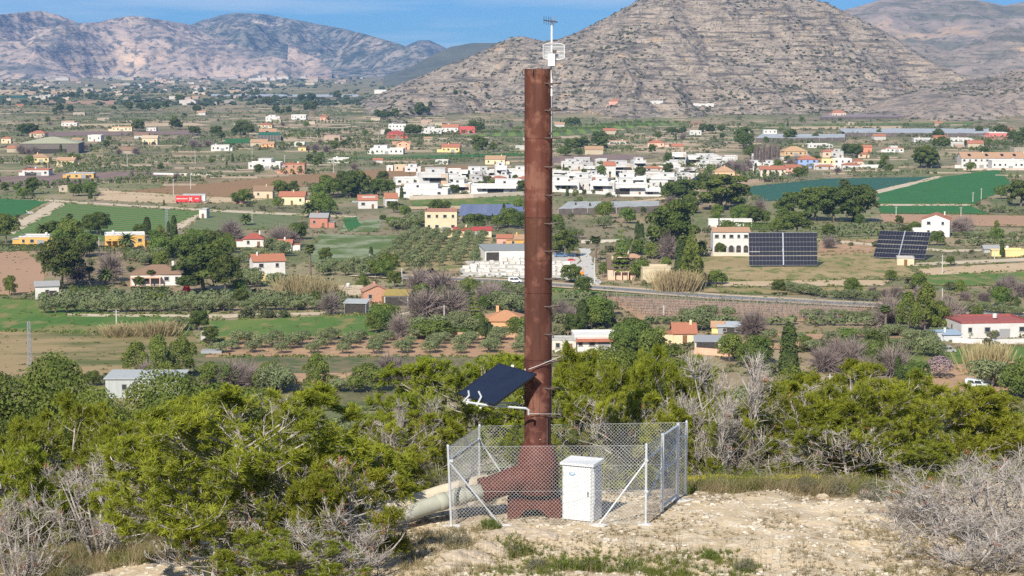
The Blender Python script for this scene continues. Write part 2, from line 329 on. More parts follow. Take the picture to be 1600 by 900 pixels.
for nm, m, pl in [
 ('ploughed_field', PLOUGH, [(-40, 396), (42, 392), (75, 425), (55, 458), (-40, 466)]),
 ('cereal_field', GREEN, [(-60, 307), (76, 314), (10, 347), (-60, 352)]),
 ('cereal_field', STRIPE, [(104, 318), (318, 331), (262, 356), (160, 376), (10, 368)]),
 ('crop_field', STRIPE2, [(330, 328), (472, 335), (462, 357), (285, 362)]),
 ('dirt_track', DIRT, [(84, 315), (104, 318), (22, 366), (5, 358)]), ('dirt_track', DIRT, [(318, 331), (331, 329), (282, 358), (262, 356)]),
 ('dirt_track', DIRT, [(60, 311), (330, 327), (560, 338), (560, 341), (330, 330.5), (60, 314)]),
 ('ploughed_field', PLOUGH2, [(170, 302), (330, 310), (470, 292), (640, 277), (762, 263), (720, 258), (560, 267), (430, 277), (250, 293)]),
 ('sandy_verge', SAND, [(160, 297), (260, 303), (420, 312), (330, 318), (230, 317), (150, 312)]),
 ('sandy_verge', SAND, [(210, 275), (300, 270), (330, 273), (240, 280)]),
 ('flower_meadow', FLOWER, [(500, 366), (655, 368), (585, 407), (478, 412)]), ('flower_meadow', FLOWER, [(540, 345), (600, 342), (590, 362), (530, 362)]),
 ('meadow', GREEN, [(535, 342), (560, 338), (565, 352), (545, 362)]),
 ('olive_grove_ground', STRAW, [(660, 366), (770, 366), (760, 425), (570, 420)]),
 ('meadow', MEADOW, [(-60, 462), (70, 470), (180, 490), (310, 492), (300, 525), (-60, 517)]),
 ('dry_field', DRYG, [(-60, 517), (300, 522), (365, 575), (230, 592), (-60, 596)]),
 ('farm_track', DIRT, [(105, 490), (350, 491), (550, 486), (640, 487), (640, 492), (550, 491), (350, 497), (105, 494)]),
 ('meadow', MEADOW, [(315, 502), (520, 493), (640, 494), (660, 515), (600, 528), (330, 533)]),
 ('olive_grove_ground', EARTH, [(330, 548), (350, 528), (560, 524), (830, 526), (830, 558), (320, 558)]),
 ('fallow_strip', WEEDY, [(310, 558), (800, 558), (800, 590), (300, 590)]), ('bare_earth', EARTH, [(350, 586), (760, 580), (760, 598), (350, 600)]),
 ('vineyard_ground', EARTH, [(935, 462), (1120, 468), (1375, 479), (1300, 503), (1000, 500), (975, 484)]),
 ('vine_verge', MEADOW, [(862, 448), (1120, 464), (1380, 477), (1375, 482), (1120, 471), (862, 455)]),
 ('dry_pasture', STRAW, [(1092, 402), (1160, 398), (1380, 392), (1440, 432), (1270, 440), (1100, 438)]),
 ('bare_earth', EARTH, [(1278, 374), (1375, 374), (1370, 395), (1278, 400)]),
 ('sandy_strip', SAND, [(1110, 440), (1300, 437), (1390, 438), (1380, 446), (1110, 447)]), ('dry_pasture', STRAW, [(1100, 450), (1420, 448), (1400, 458), (1200, 460), (1100, 456)]),
 ('farm_track', DIRT, [(1270, 372), (1480, 390), (1610, 388), (1610, 392), (1480, 394), (1270, 376)]), ('farm_track', DIRT, [(1425, 411), (1610, 402), (1610, 408), (1425, 416)]),
 ('sandy_earth', SAND, [(1430, 420), (1610, 410), (1610, 424), (1450, 430)]), ('vegetable_patch', MEADOW, [(1450, 430), (1610, 424), (1610, 446), (1440, 446)]),
 ('bluish_crop_field', TEAL, [(1166, 292), (1290, 279), (1460, 276), (1362, 300), (1180, 316)]),
 ('cereal_field', GREEN, [(1372, 299), (1465, 278), (1560, 264), (1582, 290), (1520, 319), (1372, 319)]),
 ('cereal_field', GREEN, [(1372, 322), (1515, 321), (1545, 334), (1375, 334)]),
 ('dirt_track', DIRT, [(1360, 299), (1465, 275), (1475, 276), (1374, 302)]), ('dirt_track', DIRT, [(1372, 318.5), (1520, 319), (1520, 321.5), (1372, 321.5)]),
 ('ploughed_field', PLOUGH, [(1376, 334), (1610, 337), (1610, 354), (1480, 352), (1380, 347)]),
 ('citrus_grove_ground', LIME, [(698, 213), (870, 201), (1010, 191), (1085, 193), (990, 200), (880, 213)]),
 ('bare_earth', EARTH, [(1440, 572), (1620, 562), (1620, 612), (1500, 615), (1440, 600)]), ('meadow', MEADOW, [(1330, 552), (1620, 540), (1620, 563), (1440, 573), (1320, 575)]),
 ('bare_earth', EARTH, [(1180, 520), (1420, 524), (1420, 545), (1150, 545)]),
 ('lawn', MEADOW, [(960, 372), (1000, 372), (1010, 395), (965, 395)]), ('gravel_drive', mat('pale_gravel', (0.46, 0.44, 0.40), (0.54, 0.52, 0.48), 0.3, 0.95), [(903, 388), (922, 388), (936, 446), (896, 446)]),
 ('stone_yard', mat('dusty_yard', (0.42, 0.39, 0.34), (0.55, 0.52, 0.46), 0.2, 0.95, detail=8), [(725, 408), (900, 395), (905, 438), (720, 432)]),
 ('side_lane', mat('worn_asphalt', (0.22, 0.21, 0.19), (0.28, 0.26, 0.24), 0.4, 0.9), [(1086, 430), (1096, 430), (1100, 446), (1078, 461), (1062, 459), (1088, 444)]),
 ('almond_ground', MAUVE, [(0, 276), (110, 270), (215, 268), (280, 272), (120, 288), (0, 291)]), ('almond_ground', MAUVE, [(60, 206), (310, 204), (310, 210), (70, 213)]),
 ('almond_ground', MAUVE, [(860, 246), (960, 240), (1030, 246), (950, 252), (860, 256)]),
 ('crop_strip', GREEN, [(350, 217), (440, 215), (440, 222), (350, 224)]), ('crop_strip', GREEN, [(540, 247), (830, 238), (830, 243), (600, 249)]),
 ('crop_strip', TEAL, [(-40, 150), (95, 149), (95, 153), (-40, 154)]), ('sandy_strip', SAND, [(-40, 140), (160, 140), (160, 147), (-40, 148)]), ('sandy_strip', SAND, [(100, 194), (300, 192), (330, 196), (100, 200)]),
 ('pale_field', STRAW, [(160, 145), (330, 146), (330, 149), (160, 150)]), ('pale_field', PLOUGH, [(60, 158), (180, 157), (180, 163), (60, 164)]),
 ('sandy_strip', SAND, [(1235, 198), (1410, 197), (1410, 201), (1235, 202)]), ('crop_strip', MEADOW, [(1270, 193), (1520, 191), (1520, 195), (1270, 196)]),
 ('weedy_plot', MEADOW, [(640, 314), (815, 306), (815, 322), (650, 322)]), ('sandy_verge', SAND, [(630, 323), (815, 320), (800, 326), (640, 327)]),
 ('lane', DIRT, [(862, 264), (920, 259), (1110, 249), (1110, 252), (920, 262), (862, 267)]),
 ('weedy_plot', WEEDY, [(480, 600), (640, 596), (640, 640), (480, 640)]), ('sandy_verge', SAND, [(905, 322), (1040, 308), (1040, 312), (905, 326)])]:
    field(nm, pl, m)
# main road with pale edge strips
ROADC = [(560, 428), (650, 433.5), (760, 438), (860, 444), (960, 451), (1120, 463), (1250, 470), (1400, 478), (1500, 485), (1620, 493)]
def ribbon(name, pts, w, z, m, off=0.0):
    P = np.array([G(*p, z) for p in pts]); t = np.gradient(P, axis=0); nn = np.stack([-t[:, 1], t[:, 0], 0 * t[:, 0]], -1); nn /= np.linalg.norm(nn, axis=1)[:, None]
    V = np.concatenate([P + nn * (off - w / 2), P + nn * (off + w / 2)]); k = len(P); i = np.arange(k - 1)
    return kind(obj(name, mesh(name, V, [np.stack([i, i + 1, k + i + 1, k + i], -1)[:, ::-1]], None, [m])), 'structure')
ribbon('road_shoulder', ROADC, 12.5, VZ + 0.38, SAND)
ribbon('road', ROADC, 7.0, VZ + 0.40, mat('asphalt', (0.15, 0.15, 0.15), (0.20, 0.20, 0.195), 0.2, 0.9))
EDGE = mat('road_paint', (0.75, 0.75, 0.72))
ribbon('road_edge_line', ROADC, 0.3, VZ + 0.42, EDGE, 3.1); ribbon('road_edge_line', ROADC, 0.3, VZ + 0.42, EDGE, -3.1)

# ---------------------------------------------------------------- hills and mountains
def prof(pts): a = np.array(pts, float); return lambda x: np.interp(x, a[:, 0], a[:, 1])
def rock(name, c1, c2, dark, ochre, L_, scrub, dip=0.1, sz=3.2, slo=0.54, bump=0.0):
    m = mat(name, c1, c2, 1.0 / L_ / 1.6, 0.95, detail=10, contrast=(0.35, 0.6))
    n = m.node_tree.nodes; l = m.node_tree.links.new; b = n['Principled BSDF']; src = b.inputs['Base Color'].links[0].from_socket
    t = n.new('ShaderNodeTexCoord')
    def layer(src, scale, lo, hi, col, stretch, rot=(0, 0, 0), det=8, amount=1.0):
        q = n.new('ShaderNodeMapping'); q.inputs['Scale'].default_value = stretch; q.inputs['Rotation'].default_value = rot; l(t.outputs['Object'], q.inputs[0])
        z = n.new('ShaderNodeTexNoise'); z.inputs['Scale'].default_value = scale; z.inputs['Detail'].default_value = det; z.inputs['Roughness'].default_value = 0.65; l(q.outputs[0], z.inputs[0])
        r = n.new('ShaderNodeValToRGB'); r.color_ramp.elements[0].position = lo; r.color_ramp.elements[1].position = hi; r.color_ramp.elements[1].color = (amount,) * 3 + (1,); l(z.outputs[0], r.inputs[0])
        x = n.new('ShaderNodeMixRGB'); l(r.outputs[0], x.inputs[0]); l(src, x.inputs[1]); x.inputs[2].default_value = (*col, 1); return x.outputs[0]
    src = layer(src, 1.0 / L_, 0.50, 0.60, dark, (0.22 if sz > 2 else 0.8, 0.22 if sz > 2 else 0.8, sz), (0, dip, 0))                 # strata
    src = layer(src, 0.35 / L_, 0.60, 0.68, ochre, (0.8, 0.8, 1.6), (0, dip, 0.4), amount=0.8)
    src = layer(src, 3.0 / L_, slo, slo + .08, scrub, (1, 1, 1), amount=0.85)
    if bump:                                 # broken ledges too fine for the mesh
        q = n.new('ShaderNodeMapping'); q.inputs['Scale'].default_value = (.35, .35, 2.0); q.inputs['Rotation'].default_value = (0, dip, 0); l(t.outputs['Object'], q.inputs[0]); z = n.new('ShaderNodeTexNoise'); z.inputs['Scale'].default_value = 1.6 / L_; z.inputs['Detail'].default_value = 9; l(q.outputs[0], z.inputs[0])
        bp = n.new('ShaderNodeBump'); bp.inputs['Strength'].default_value = 1.0; bp.inputs['Distance'].default_value = bump; l(z.outputs[0], bp.inputs['Height']); l(bp.outputs[0], b.inputs['Normal'])
    l(src, b.inputs['Base Color']); return m
def range_mesh(name, ridge, u0, u1, nu, d0, dr, d1, nv, m, base, rough, L_, ledge=0.0, prow=1.0, front=None, gully=0.0):
    """ridge: pixel profile; base: pixel row where the slope meets the plain; d0 foot, dr ridge distance, d1 far foot"""
    rp = prof(ridge); fp = prof(front) if front else None
    u = np.linspace(u0, u1, nu); v = np.linspace(0, 1, nv)
    zr = np.array([D(a, rp(a), dr)[2] for a in u])
    U, Vv = np.meshgrid(u, v)
    dd = np.where(Vv < 0.8, d0 + (dr - d0) * (Vv / 0.8), dr + (d1 - dr) * ((Vv - 0.8) / 0.2))
    if front: d0u = np.array([G(a, fp(a))[1] for a in u]); dd = np.where(Vv < 0.8, d0u[None] + (dr - d0u[None]) * (Vv / 0.8), dd)
    Xp = (U - 800) / F * dd * 1.0
    t = np.clip(Vv / 0.8, 0, 1); s = t ** prow; s = s * s * (3 - 2 * s) * 0.45 + s * 0.55
    s = np.where(Vv > 0.8, 1 - ((Vv - 0.8) / 0.2), s)
    Z = VZ - 3 + (zr[None] - VZ + 3) * s
    env = np.clip(t * 6, 0, 1) * np.clip((1 - t) * 4 + 0.15, 0, 1) * (Vv < 0.83) * np.clip((zr[None] - VZ) / 60, 0.1, 1)
    nse = fbm(Xp / L_, dd / L_ * 0.8, 7, 0.55); rid = .35 - np.abs(fbm(Xp / L_ * 0.7 + 4, dd / L_ * 0.35 + 8, 5)) * 3
    Z = Z + env * (rough * nse + gully * rid)
    if ledge:
        ph = (Z + 0.16 * np.minimum(Xp, 250) + 0.03 * np.maximum(Xp - 250, 0) + 22 * fbm(Xp / 260, dd / 260, 5)) / 9.0
        Z = Z + env * ledge * np.sin(ph * 2 * math.pi) * np.clip(.6 + 1.6 * fbm(Xp / 90 + 7, dd / 60, 3), 0, 1.3)
    lim = CZ + (zr[None] - CZ) * dd / dr; Z = np.where((zr[None] > CZ) & (Vv <= .8), np.minimum(Z, lim + 0.25 * rough * .1 * nse), Z)      # nothing in front stands above the ridge line
    V, Q = grid(Xp, dd, Z)
    return kind(obj(name, mesh(name, V, [Q], None, [m], True)), 'structure'), Xp, dd, Z, U, Vv
BIG = [(480, 196), (540, 172), (600, 142), (650, 120), (700, 99), (740, 86), (770, 73), (795, 60), (818, 56), (850, 63), (870, 60), (900, 50), (930, 36), (960, 21), (1000, -2), (1050, -14), (1120, -18), (1200, -16), (1260, -5), (1290, 5), (1320, 20), (1350, 34), (1400, 60), (1440, 84), (1475, 106), (1520, 122), (1600, 140), (1700, 170)]
LIMESTONE = rock('limestone_hill', (0.22, 0.178, 0.138), (0.36, 0.295, 0.23), (0.108, 0.092, 0.075), (0.46, 0.31, 0.17), 13.0, (0.065, 0.066, 0.047), bump=4.0, slo=.53)
_, HX, HY, HZ, HU, HV = range_mesh('limestone_hill', BIG, 470, 1720, 760, 2300, 3300, 3900, 260, LIMESTONE, 190, 20.0, 150.0, ledge=2.2, prow=1.25, front=[(470, 196), (600, 200), (700, 192), (860, 190), (1000, 186), (1300, 178), (1720, 178)], gully=34.0)
EAST = [(1180, 184), (1260, 176), (1340, 160), (1420, 140), (1480, 128), (1540, 116), (1600, 103), (1700, 90), (1800, 80)]
_, EX, EY, EZ, EU, EV = range_mesh('eroded_hill', EAST, 1180, 1800, 380, 2100, 2900, 3300, 130, rock('eroded_marl_hill', (0.23, 0.18, 0.145), (0.33, 0.265, 0.21), (0.16, 0.135, 0.11), (0.48, 0.34, 0.20), 24.0, (0.075, 0.075, 0.055), 0.25, bump=5.0, slo=.52), 190, 16.0, 160.0, ledge=1.0, prow=1.1, front=[(1180, 186), (1320, 186), (1480, 190), (1800, 188)], gully=26.0)
FARROCK = rock('far_limestone', (0.32, 0.245, 0.20), (0.47, 0.36, 0.28), (0.18, 0.16, 0.14), (0.66, 0.47, 0.32), 130.0, (0.07, 0.08, 0.07), 0.35, 1.4, 0.50, bump=45.0)
FARWOOD = rock('far_wooded_slope', (0.13, 0.135, 0.11), (0.32, 0.27, 0.22), (0.06, 0.075, 0.06), (0.62, 0.47, 0.36), 110.0, (0.04, 0.058, 0.045), 0.35, 1.4, 0.48, bump=45.0)
range_mesh('far_mountain', [(-120, 34), (-40, 26), (0, 24), (40, 20), (70, 17), (100, 25), (130, 37), (160, 35), (190, 28), (215, 25), (255, 31), (300, 38), (340, 60), (400, 80), (470, 100), (520, 112)], -120, 520, 420, 7800, 10200, 11500, 170, FARROCK, 116, 150.0, 700.0, prow=0.9, gully=230.0)
range_mesh('far_mountain', [(180, 100), (250, 60), (300, 40), (322, 30), (345, 22), (375, 19), (420, 22), (480, 34), (540, 45), (590, 59), (628, 70), (665, 88), (740, 108), (800, 116)], 180, 800, 400, 8600, 11400, 12800, 170, FARWOOD, 116, 150.0, 700.0, prow=0.85, gully=230.0)
range_mesh('far_hill', [(560, 108), (600, 92), (630, 74), (655, 63), (672, 62), (695, 72), (730, 96), (800, 110)], 560, 800, 160, 9000, 11800, 12900, 90, FARWOOD, 114, 70.0, 600.0, gully=60.0)
range_mesh('wooded_ridge', [(600, 120), (640, 104), (680, 82), (705, 70), (740, 64), (780, 64), (830, 70), (900, 66), (960, 60), (1050, 60)], 600, 1050, 240, 5600, 6600, 7400, 110, mat('pinewood_slope', (0.075, 0.085, 0.06), (0.13, 0.13, 0.095), 0.006, 0.95, detail=10), 118, 50.0, 420.0, gully=40.0)
range_mesh('eastern_mountain', [(1220, 90), (1280, 40), (1310, 16), (1345, 6), (1370, -4), (1420, -8), (1480, -6), (1530, 2), (1560, 8), (1590, 2), (1640, -6), (1750, 0)], 1220, 1750, 340, 4600, 6200, 7200, 160, rock('eastern_rock', (0.21, 0.17, 0.145), (0.30, 0.24, 0.20), (0.14, 0.135, 0.10), (0.46, 0.32, 0.21), 90.0, (0.085, 0.095, 0.06), 0.3), 130, 80.0, 420.0, prow=0.95, gully=80.0)
range_mesh('eastern_foothill', [(1290, 120), (1350, 84), (1400, 66), (1440, 66), (1480, 80), (1520, 62), (1545, 48), (1570, 40), (1600, 48), (1680, 40), (1760, 60)], 1290, 1760, 260, 3700, 4300, 4800, 100, FARWOOD if False else rock('foothill_rock', (0.20, 0.17, 0.145), (0.29, 0.235, 0.195), (0.13, 0.125, 0.10), (0.44, 0.31, 0.20), 50.0, (0.085, 0.09, 0.065), 0.3), 150, 40.0, 240.0, gully=30.0)

# shrubs dotted over the hills
def blobs(P, r, seed, m, name, flat=0.75):
    """low leafy clumps: each a lumpy eight-sided dome"""
    g = np.random.default_rng(seed); n = len(P); k = 6
    th = np.arange(k) * 2 * math.pi / k
    ring = lambda rr, z: np.stack([np.cos(th) * rr, np.sin(th) * rr, np.full(k, z)], -1)
    T = np.concatenate([ring(0.8, 0.0), ring(1.0, 0.45), ring(0.62, 0.85), [[0, 0, 1.05]]])
    V = P[:, None] + T[None] * (r[:, None, None] * np.array([1, 1, flat])) * (1 + g.normal(0, 0.22, (n, len(T), 1)))
    i = np.arange(k); j = (i + 1) % k
    Q = np.concatenate([np.stack([i, j, k + j, k + i], -1), np.stack([k + i, k + j, 2 * k + j, 2 * k + i], -1)])
    T3 = np.stack([2 * k + i, 2 * k + j, np.full(k, 3 * k)], -1)
    off = (np.arange(n) * len(T))[:, None, None]
    return kind(obj(name, mesh(name, V.reshape(-1, 3), [(Q[None] + off).reshape(-1, 4), (T3[None] + off).reshape(-1, 3)], None, [m])), 'stuff')
HSCRUB = leaf('hill_scrub', (0.045, 0.05, 0.026), (0.10, 0.10, 0.05), 0.03, 0.0)
def dots(Xp, Yp, Zp, Vv, n, seed, rlo, rhi, name, vmax=0.8):
    g = np.random.default_rng(seed); ny, nx = Xp.shape; P = []
    a = g.integers(2, int(ny * vmax) - 1, n * 3); b = g.integers(2, nx - 2, n * 3)
    den = fbm(Xp[a, b] / 130, Yp[a, b] / 130, 3) + g.random(n * 3) * 0.9 - 0.1
    ok = np.argsort(-den)[:n]; a, b = a[ok], b[ok]; t = g.random(n)[:, None]
    A = np.stack([Xp[a, b], Yp[a, b], Zp[a, b]], -1); B = np.stack([Xp[a, b + 1], Yp[a, b + 1], Zp[a, b + 1]], -1); P = A + (B - A) * t
    P[:, 2] -= 0.3
    return blobs(P, rlo + (rhi - rlo) * g.random(n) ** 2.5, seed, HSCRUB, name)
dots(HX, HY, HZ, HV, 9500, 5, 0.6, 3.4, 'hillside_scrub'); dots(EX, EY, EZ, EV, 2800, 6, 0.6, 3.0, 'hillside_scrub')
def hill_at(px, py):                         # nearest place on the big hills (or the plain) shown at a pixel
    best = None
    for Xp, Yp, Zp in ((HX, HY, HZ), (EX, EY, EZ)):
        v = Zp[:int(Zp.shape[0] * 0.8)] - CZ; y = Yp[:v.shape[0]]; zc = y * cp - v * sp
        d = (800 + F * Xp[:v.shape[0]] / zc - px) ** 2 + (450 - F * (y * sp + v * cp) / zc - py) ** 2
        i = np.unravel_index(np.argmin(d), d.shape)
        if d[i] < 40: q = (Yp[i], np.array((Xp[i], Yp[i], Zp[i])))
        else: continue
        if best is None or q[0] < best[0]: best = q
    if py > 96: 
        g = G(px, py)
        if best is None or g[1] < best[0] + 5: best = (g[1], g) if best is None or g[1] < best[0] else best
    return best[1]
# ---------------------------------------------------------------- vegetation
def frames(Dv):                             # orthonormal frames with z along Dv
    Dv = Dv / (np.linalg.norm(Dv, axis=1)[:, None] + 1e-9)
    up = np.where(np.abs(Dv[:, 2:3]) > 0.95, np.array([[1.0, 0, 0]]), np.array([[0, 0, 1.0]]))
    a = np.cross(up, Dv); a /= np.linalg.norm(a, axis=1)[:, None] + 1e-9
    return a, np.cross(Dv, a), Dv
def prisms(A, B, r0, r1, n=3):              # many straight tapered twigs at once
    a, b, _ = frames(B - A); th = np.arange(n) * 2 * math.pi / n
    o = a[:, None] * np.cos(th)[None, :, None] + b[:, None] * np.sin(th)[None, :, None]
    V = np.concatenate([A[:, None] + o * r0[:, None, None], B[:, None] + o * r1[:, None, None]], 1)
    i = np.arange(n); j = (i + 1) % n; q = np.stack([i, j, n + j, n + i], -1)
    return V.reshape(-1, 3), (q[None] + (np.arange(len(A)) * 2 * n)[:, None, None]).reshape(-1, 4)
def brushes(P, Dv, size, g, k=14, width=0.115, spread=0.62):
    """tufts of needles: thin blades fanning out around the twig direction"""
    n = len(P); a, b, d = frames(Dv)
    th = g.random((n, k)) * 2 * math.pi; t = g.random((n, k)); s = size[:, None] * (0.7 + 0.6 * g.random((n, k)))
    out = a[:, None] * np.cos(th)[..., None] + b[:, None] * np.sin(th)[..., None]
    dirn = d[:, None] * (0.9 - 0.35 * g.random((n, k)))[..., None] + out * (spread * (0.5 + g.random((n, k))))[..., None]
    base = P[:, None] - d[:, None] * (t * size[:, None] * 0.9)[..., None]
    side = np.cross(dirn, out + 0.5 * g.normal(size=(n, k, 3))); side /= np.linalg.norm(side, axis=2)[..., None] + 1e-9
    tip = base + dirn * s[..., None]; w = (width * size[:, None] * (0.6 + 0.8 * g.random((n, k))))[..., None]
    V = np.stack([base - side * w * 0.5, base + side * w * 0.5, tip + side * w * 0.35, tip - side * w * 0.35], 2).reshape(-1, 3)
    return V, np.arange(n * k * 4).reshape(-1, 4)
def limb(p, d, length, n, g, up=0.15, wob=0.18):
    pts = [np.array(p, float)]; d = np.array(d, float); d /= np.linalg.norm(d)
    for i in range(n):
        d = d + np.array((0, 0, up / n * 2)) + g.normal(0, wob, 3) / math.sqrt(n); d /= np.linalg.norm(d)
        pts.append(pts[-1] + d * length / n)
    return np.array(pts)
def along(P, t):
    t = t * (len(P) - 1); i = min(int(t), len(P) - 2); f = t - i
    return P[i] * (1 - f) + P[i + 1] * f, P[i + 1] - P[i]
def wild_tree(seed, h, w, tuft=0.125, nb=26, bare=0.0, dead=False, low=0.12, nsec=10, ntw=7, multi=1, orange=0):
    """trunk, curved boughs, side shoots, twigs and needle tufts; returns (wood mesh, needle mesh)"""
    g = np.random.default_rng(seed); wd = MB(); A, B, ra, rb = [], [], [], []; TP, TD = [], []; OP, OD = [], []
    stems = []
    for s_ in range(multi):
        az = 2 * math.pi * s_ / multi + g.random(); lean = 0.0 if multi == 1 else 0.45 + 0.3 * g.random()
        d = (math.cos(az) * lean + g.normal(0, .06), math.sin(az) * lean + g.normal(0, .06), 1)
        st = limb((0, 0, -0.3), d, h * (0.80 if multi == 1 else 0.75 + 0.2 * g.random()), 8, g, 0.3, 0.16)
        r = h * (0.022 if multi == 1 else 0.016); stems.append(st)
        wd.tube(st, np.linspace(r, r * 0.25, len(st)), 6)
    for i in range(nb):
        st = stems[i % len(stems)]; t = low + (0.97 - low) * ((i + g.random()) / nb) ** 0.85
        p, ax_ = along(st, t); az = i * 2.4 + g.normal(0, 0.3) if multi == 1 else g.random() * 2 * math.pi
        zt = p[2] / h
        reach = w / 2 * math.sqrt(max(0.06, 1 - ((zt - 0.38) / 0.72) ** 2)) * (0.75 + 0.45 * g.random()) * (1 if multi == 1 else 0.55)
        el = math.radians(4 + 38 * max(0, zt) ** 1.5 + g.normal(0, 9))
        bd = (math.cos(az) * math.cos(el), math.sin(az) * math.cos(el), math.sin(el))
        bo = limb(p, bd, reach * 1.08, 6, g, 0.28 if not dead else 0.35, 0.22)
        r = 0.007 * h * (0.5 + reach / w); wd.tube(bo, np.linspace(r, r * 0.3, len(bo)), 4, False)
        isbare = g.random() < bare
        for j in range(nsec):
            tt = 0.22 + 0.78 * (j + g.random()) / nsec; q, dv = along(bo, tt); dv = dv / np.linalg.norm(dv)
            sd = dv * 0.7 + g.normal(0, 0.55, 3) + np.array((0, 0, 0.25)); sl_ = reach * (0.42 - 0.2 * tt) * (0.7 + 0.6 * g.random()) + 0.12
            so_ = limb(q, sd, sl_, 3, g, 0.45, 0.25)
            for k in range(3): A.append(so_[k]); B.append(so_[k + 1]); ra.append(r * (0.36 - 0.08 * k)); rb.append(r * (0.28 - 0.08 * k))
            for k in range(ntw):
                u = 0.25 + 0.75 * (k + g.random()) / ntw; q2, dv2 = along(so_, u); dv2 = dv2 / np.linalg.norm(dv2)
                td = dv2 * 0.6 + g.normal(0, 0.5, 3) + np.array((0, 0, 0.38)); td /= np.linalg.norm(td)
                tl = (0.16 + 0.2 * g.random()) * (h / 5) ** 0.5 * (1.3 if dead else 1)
                e = q2 + td * tl; A.append(q2); B.append(e); ra.append(0.0075); rb.append(0.004)
                if dead:
                    for _ in range(2):
                        d3 = td + g.normal(0, 0.5, 3); e2 = q2 + td * tl * 0.5 + d3 * tl * 0.7; A.append(q2 + td * tl * 0.5); B.append(e2); ra.append(0.0045); rb.append(0.003)
                    if orange and g.random() < orange: OP.append(e); OD.append(td)
                elif not isbare and (g.random() < 0.25 + 0.85 * tt):
                    TP.append(e); TD.append(td); 
                    
                    for _ in range(2): TP.append(q2 + td * tl * g.uniform(.3, .9) + g.normal(0, .05, 3)); TD.append(td + g.normal(0, 0.4, 3))
                elif orange and g.random() < orange: OP.append(e); OD.append(td)
    ref = np.array(TP if len(TP) > 50 else B); fz = h / np.quantile(ref[:, 2], .985); fw = w / 2 / np.quantile(np.hypot(ref[:, 0], ref[:, 1]), .94)   # fit the stated size
    def fit(P):                              # scale, then draw stray shoots back to a rounded crown
        P = np.array(P) * (fw, fw, fz); z0 = .32 * h; q = np.sqrt((np.hypot(P[:, 0], P[:, 1]) / (w / 2)) ** 2 + (np.maximum(P[:, 2] - z0, 0) / (h - z0)) ** 2); k = np.where(q > .92, (.92 + (q - .92) * (.35 if not dead else .7)) / np.maximum(q, .01), 1)[:, None]
        return np.concatenate([P[:, :2] * k, np.where(P[:, 2:] > z0, z0 + (P[:, 2:] - z0) * k, P[:, 2:])], 1)
    wd.V = [fit(v) for v in wd.V]; A, B = fit(A), fit(B); TP = list(fit(TP)) if TP else TP; OP = list(fit(OP)) if OP else OP
    V, Q = prisms(A, B, np.array(ra), np.array(rb)); wd.add(V, Q)
    nm = None
    if TP:
        TP, TD = np.array(TP), np.array(TD)
        V, Q = brushes(TP, TD, np.full(len(TP), tuft) * (0.8 + 0.5 * g.random(len(TP))), g)
        Fs, mi, Vs = [Q], [0], [V]
        if OP:
            V2, Q2 = brushes(np.array(OP), np.array(OD), np.full(len(OP), tuft), g, 8); Fs.append(Q2 + len(V)); mi.append(1); Vs.append(V2)
        nm = mesh('needles', np.concatenate(Vs), Fs, mi, [NEEDLE, RUSTN])
    elif OP:
        V, Q = brushes(np.array(OP), np.array(OD), np.full(len(OP), tuft), g, 10); nm = mesh('needles', V, [Q], [0], [RUSTN])
    return wd.me('branches', TWIG), nm
NEEDLE = leaf('pine_needles', (0.165, 0.198, 0.02), (0.34, 0.362, 0.035), 1.1, 0.4, 0.16)
RUSTN = leaf('dead_orange_needles', (0.30, 0.11, 0.045), (0.42, 0.20, 0.09), 2.0)
TWIG = mat('pale_grey_twigs', (0.22, 0.19, 0.165), (0.46, 0.42, 0.385), 3.0, 0.9)
PINES = [wild_tree(21, 5.0, 6.2, nb=42, nsec=11, bare=.08), wild_tree(22, 4.2, 4.6, nb=32, bare=0.12), wild_tree(23, 4.0, 5.4, nb=34, bare=0.3, orange=0.03), wild_tree(24, 3.6, 3.6, nb=26, bare=0.5, orange=0.05)]
PDIM = [(5.0, 6.2), (4.2, 4.6), (4.0, 5.4), (3.6, 3.6)]
DEADS = [wild_tree(31, 2.6, 3.4, dead=True, nb=30, multi=9, low=0.12, nsec=6, ntw=4, orange=0.02), wild_tree(32, 3.6, 2.6, dead=True, nb=28, multi=3, low=0.1, nsec=7, ntw=4, orange=0.006)]
DDIM = [(2.6, 3.4), (3.6, 2.6)]
def put_wild(which, i, px, top, d, wpx, label, cat, rz=None, name=None, base=None, group=None):
    protos, dims = (PINES, PDIM) if which == 'pine' else (DEADS, DDIM)
    t = D(px, top, d); zb = hz(t[0], d) if base is None else base
    h = t[2] - zb; w = wpx / sc((t[0], d, zb))
    e = empty(name or ('aleppo_pine' if which == 'pine' else 'bare_shrub'), (t[0], d, zb), R.random() * 6.28 if rz is None else rz)
    q = 1.14 if which == 'pine' else 1.0; s = (w / dims[i][1] * q, w / dims[i][1] * q, h / dims[i][0] * (1.04 if which == 'pine' else 1))
    obj('trunk', protos[i][0], e, scl=s)
    if protos[i][1]: obj('crown', protos[i][1], e, scl=s)
    tag(e, label, cat, group)
    return e
P_ = lambda i, px, top, d, w, label: put_wild('pine', i, px, top, d, w, label, 'pine tree')
K_ = lambda i, px, top, d, w, label: put_wild('dead', i, px, top, d, w, label, 'dead shrub')
P_(0, 395, 612, 47.5, 450, 'largest round yellow-green pine, filling the lower left foreground')
P_(3, 552, 716, 44.5, 190, 'half bare pine with orange tips in front of the concrete pipe')
P_(2, 468, 705, 46.0, 220, 'low bushy pine at the right foot of the largest pine')
P_(3, 330, 800, 45.0, 190, 'small twiggy pine at the bottom edge under the largest pine')
P_(2, 460, 835, 43.5, 220, 'lowest sparse pine at the bottom edge left of the rocks')
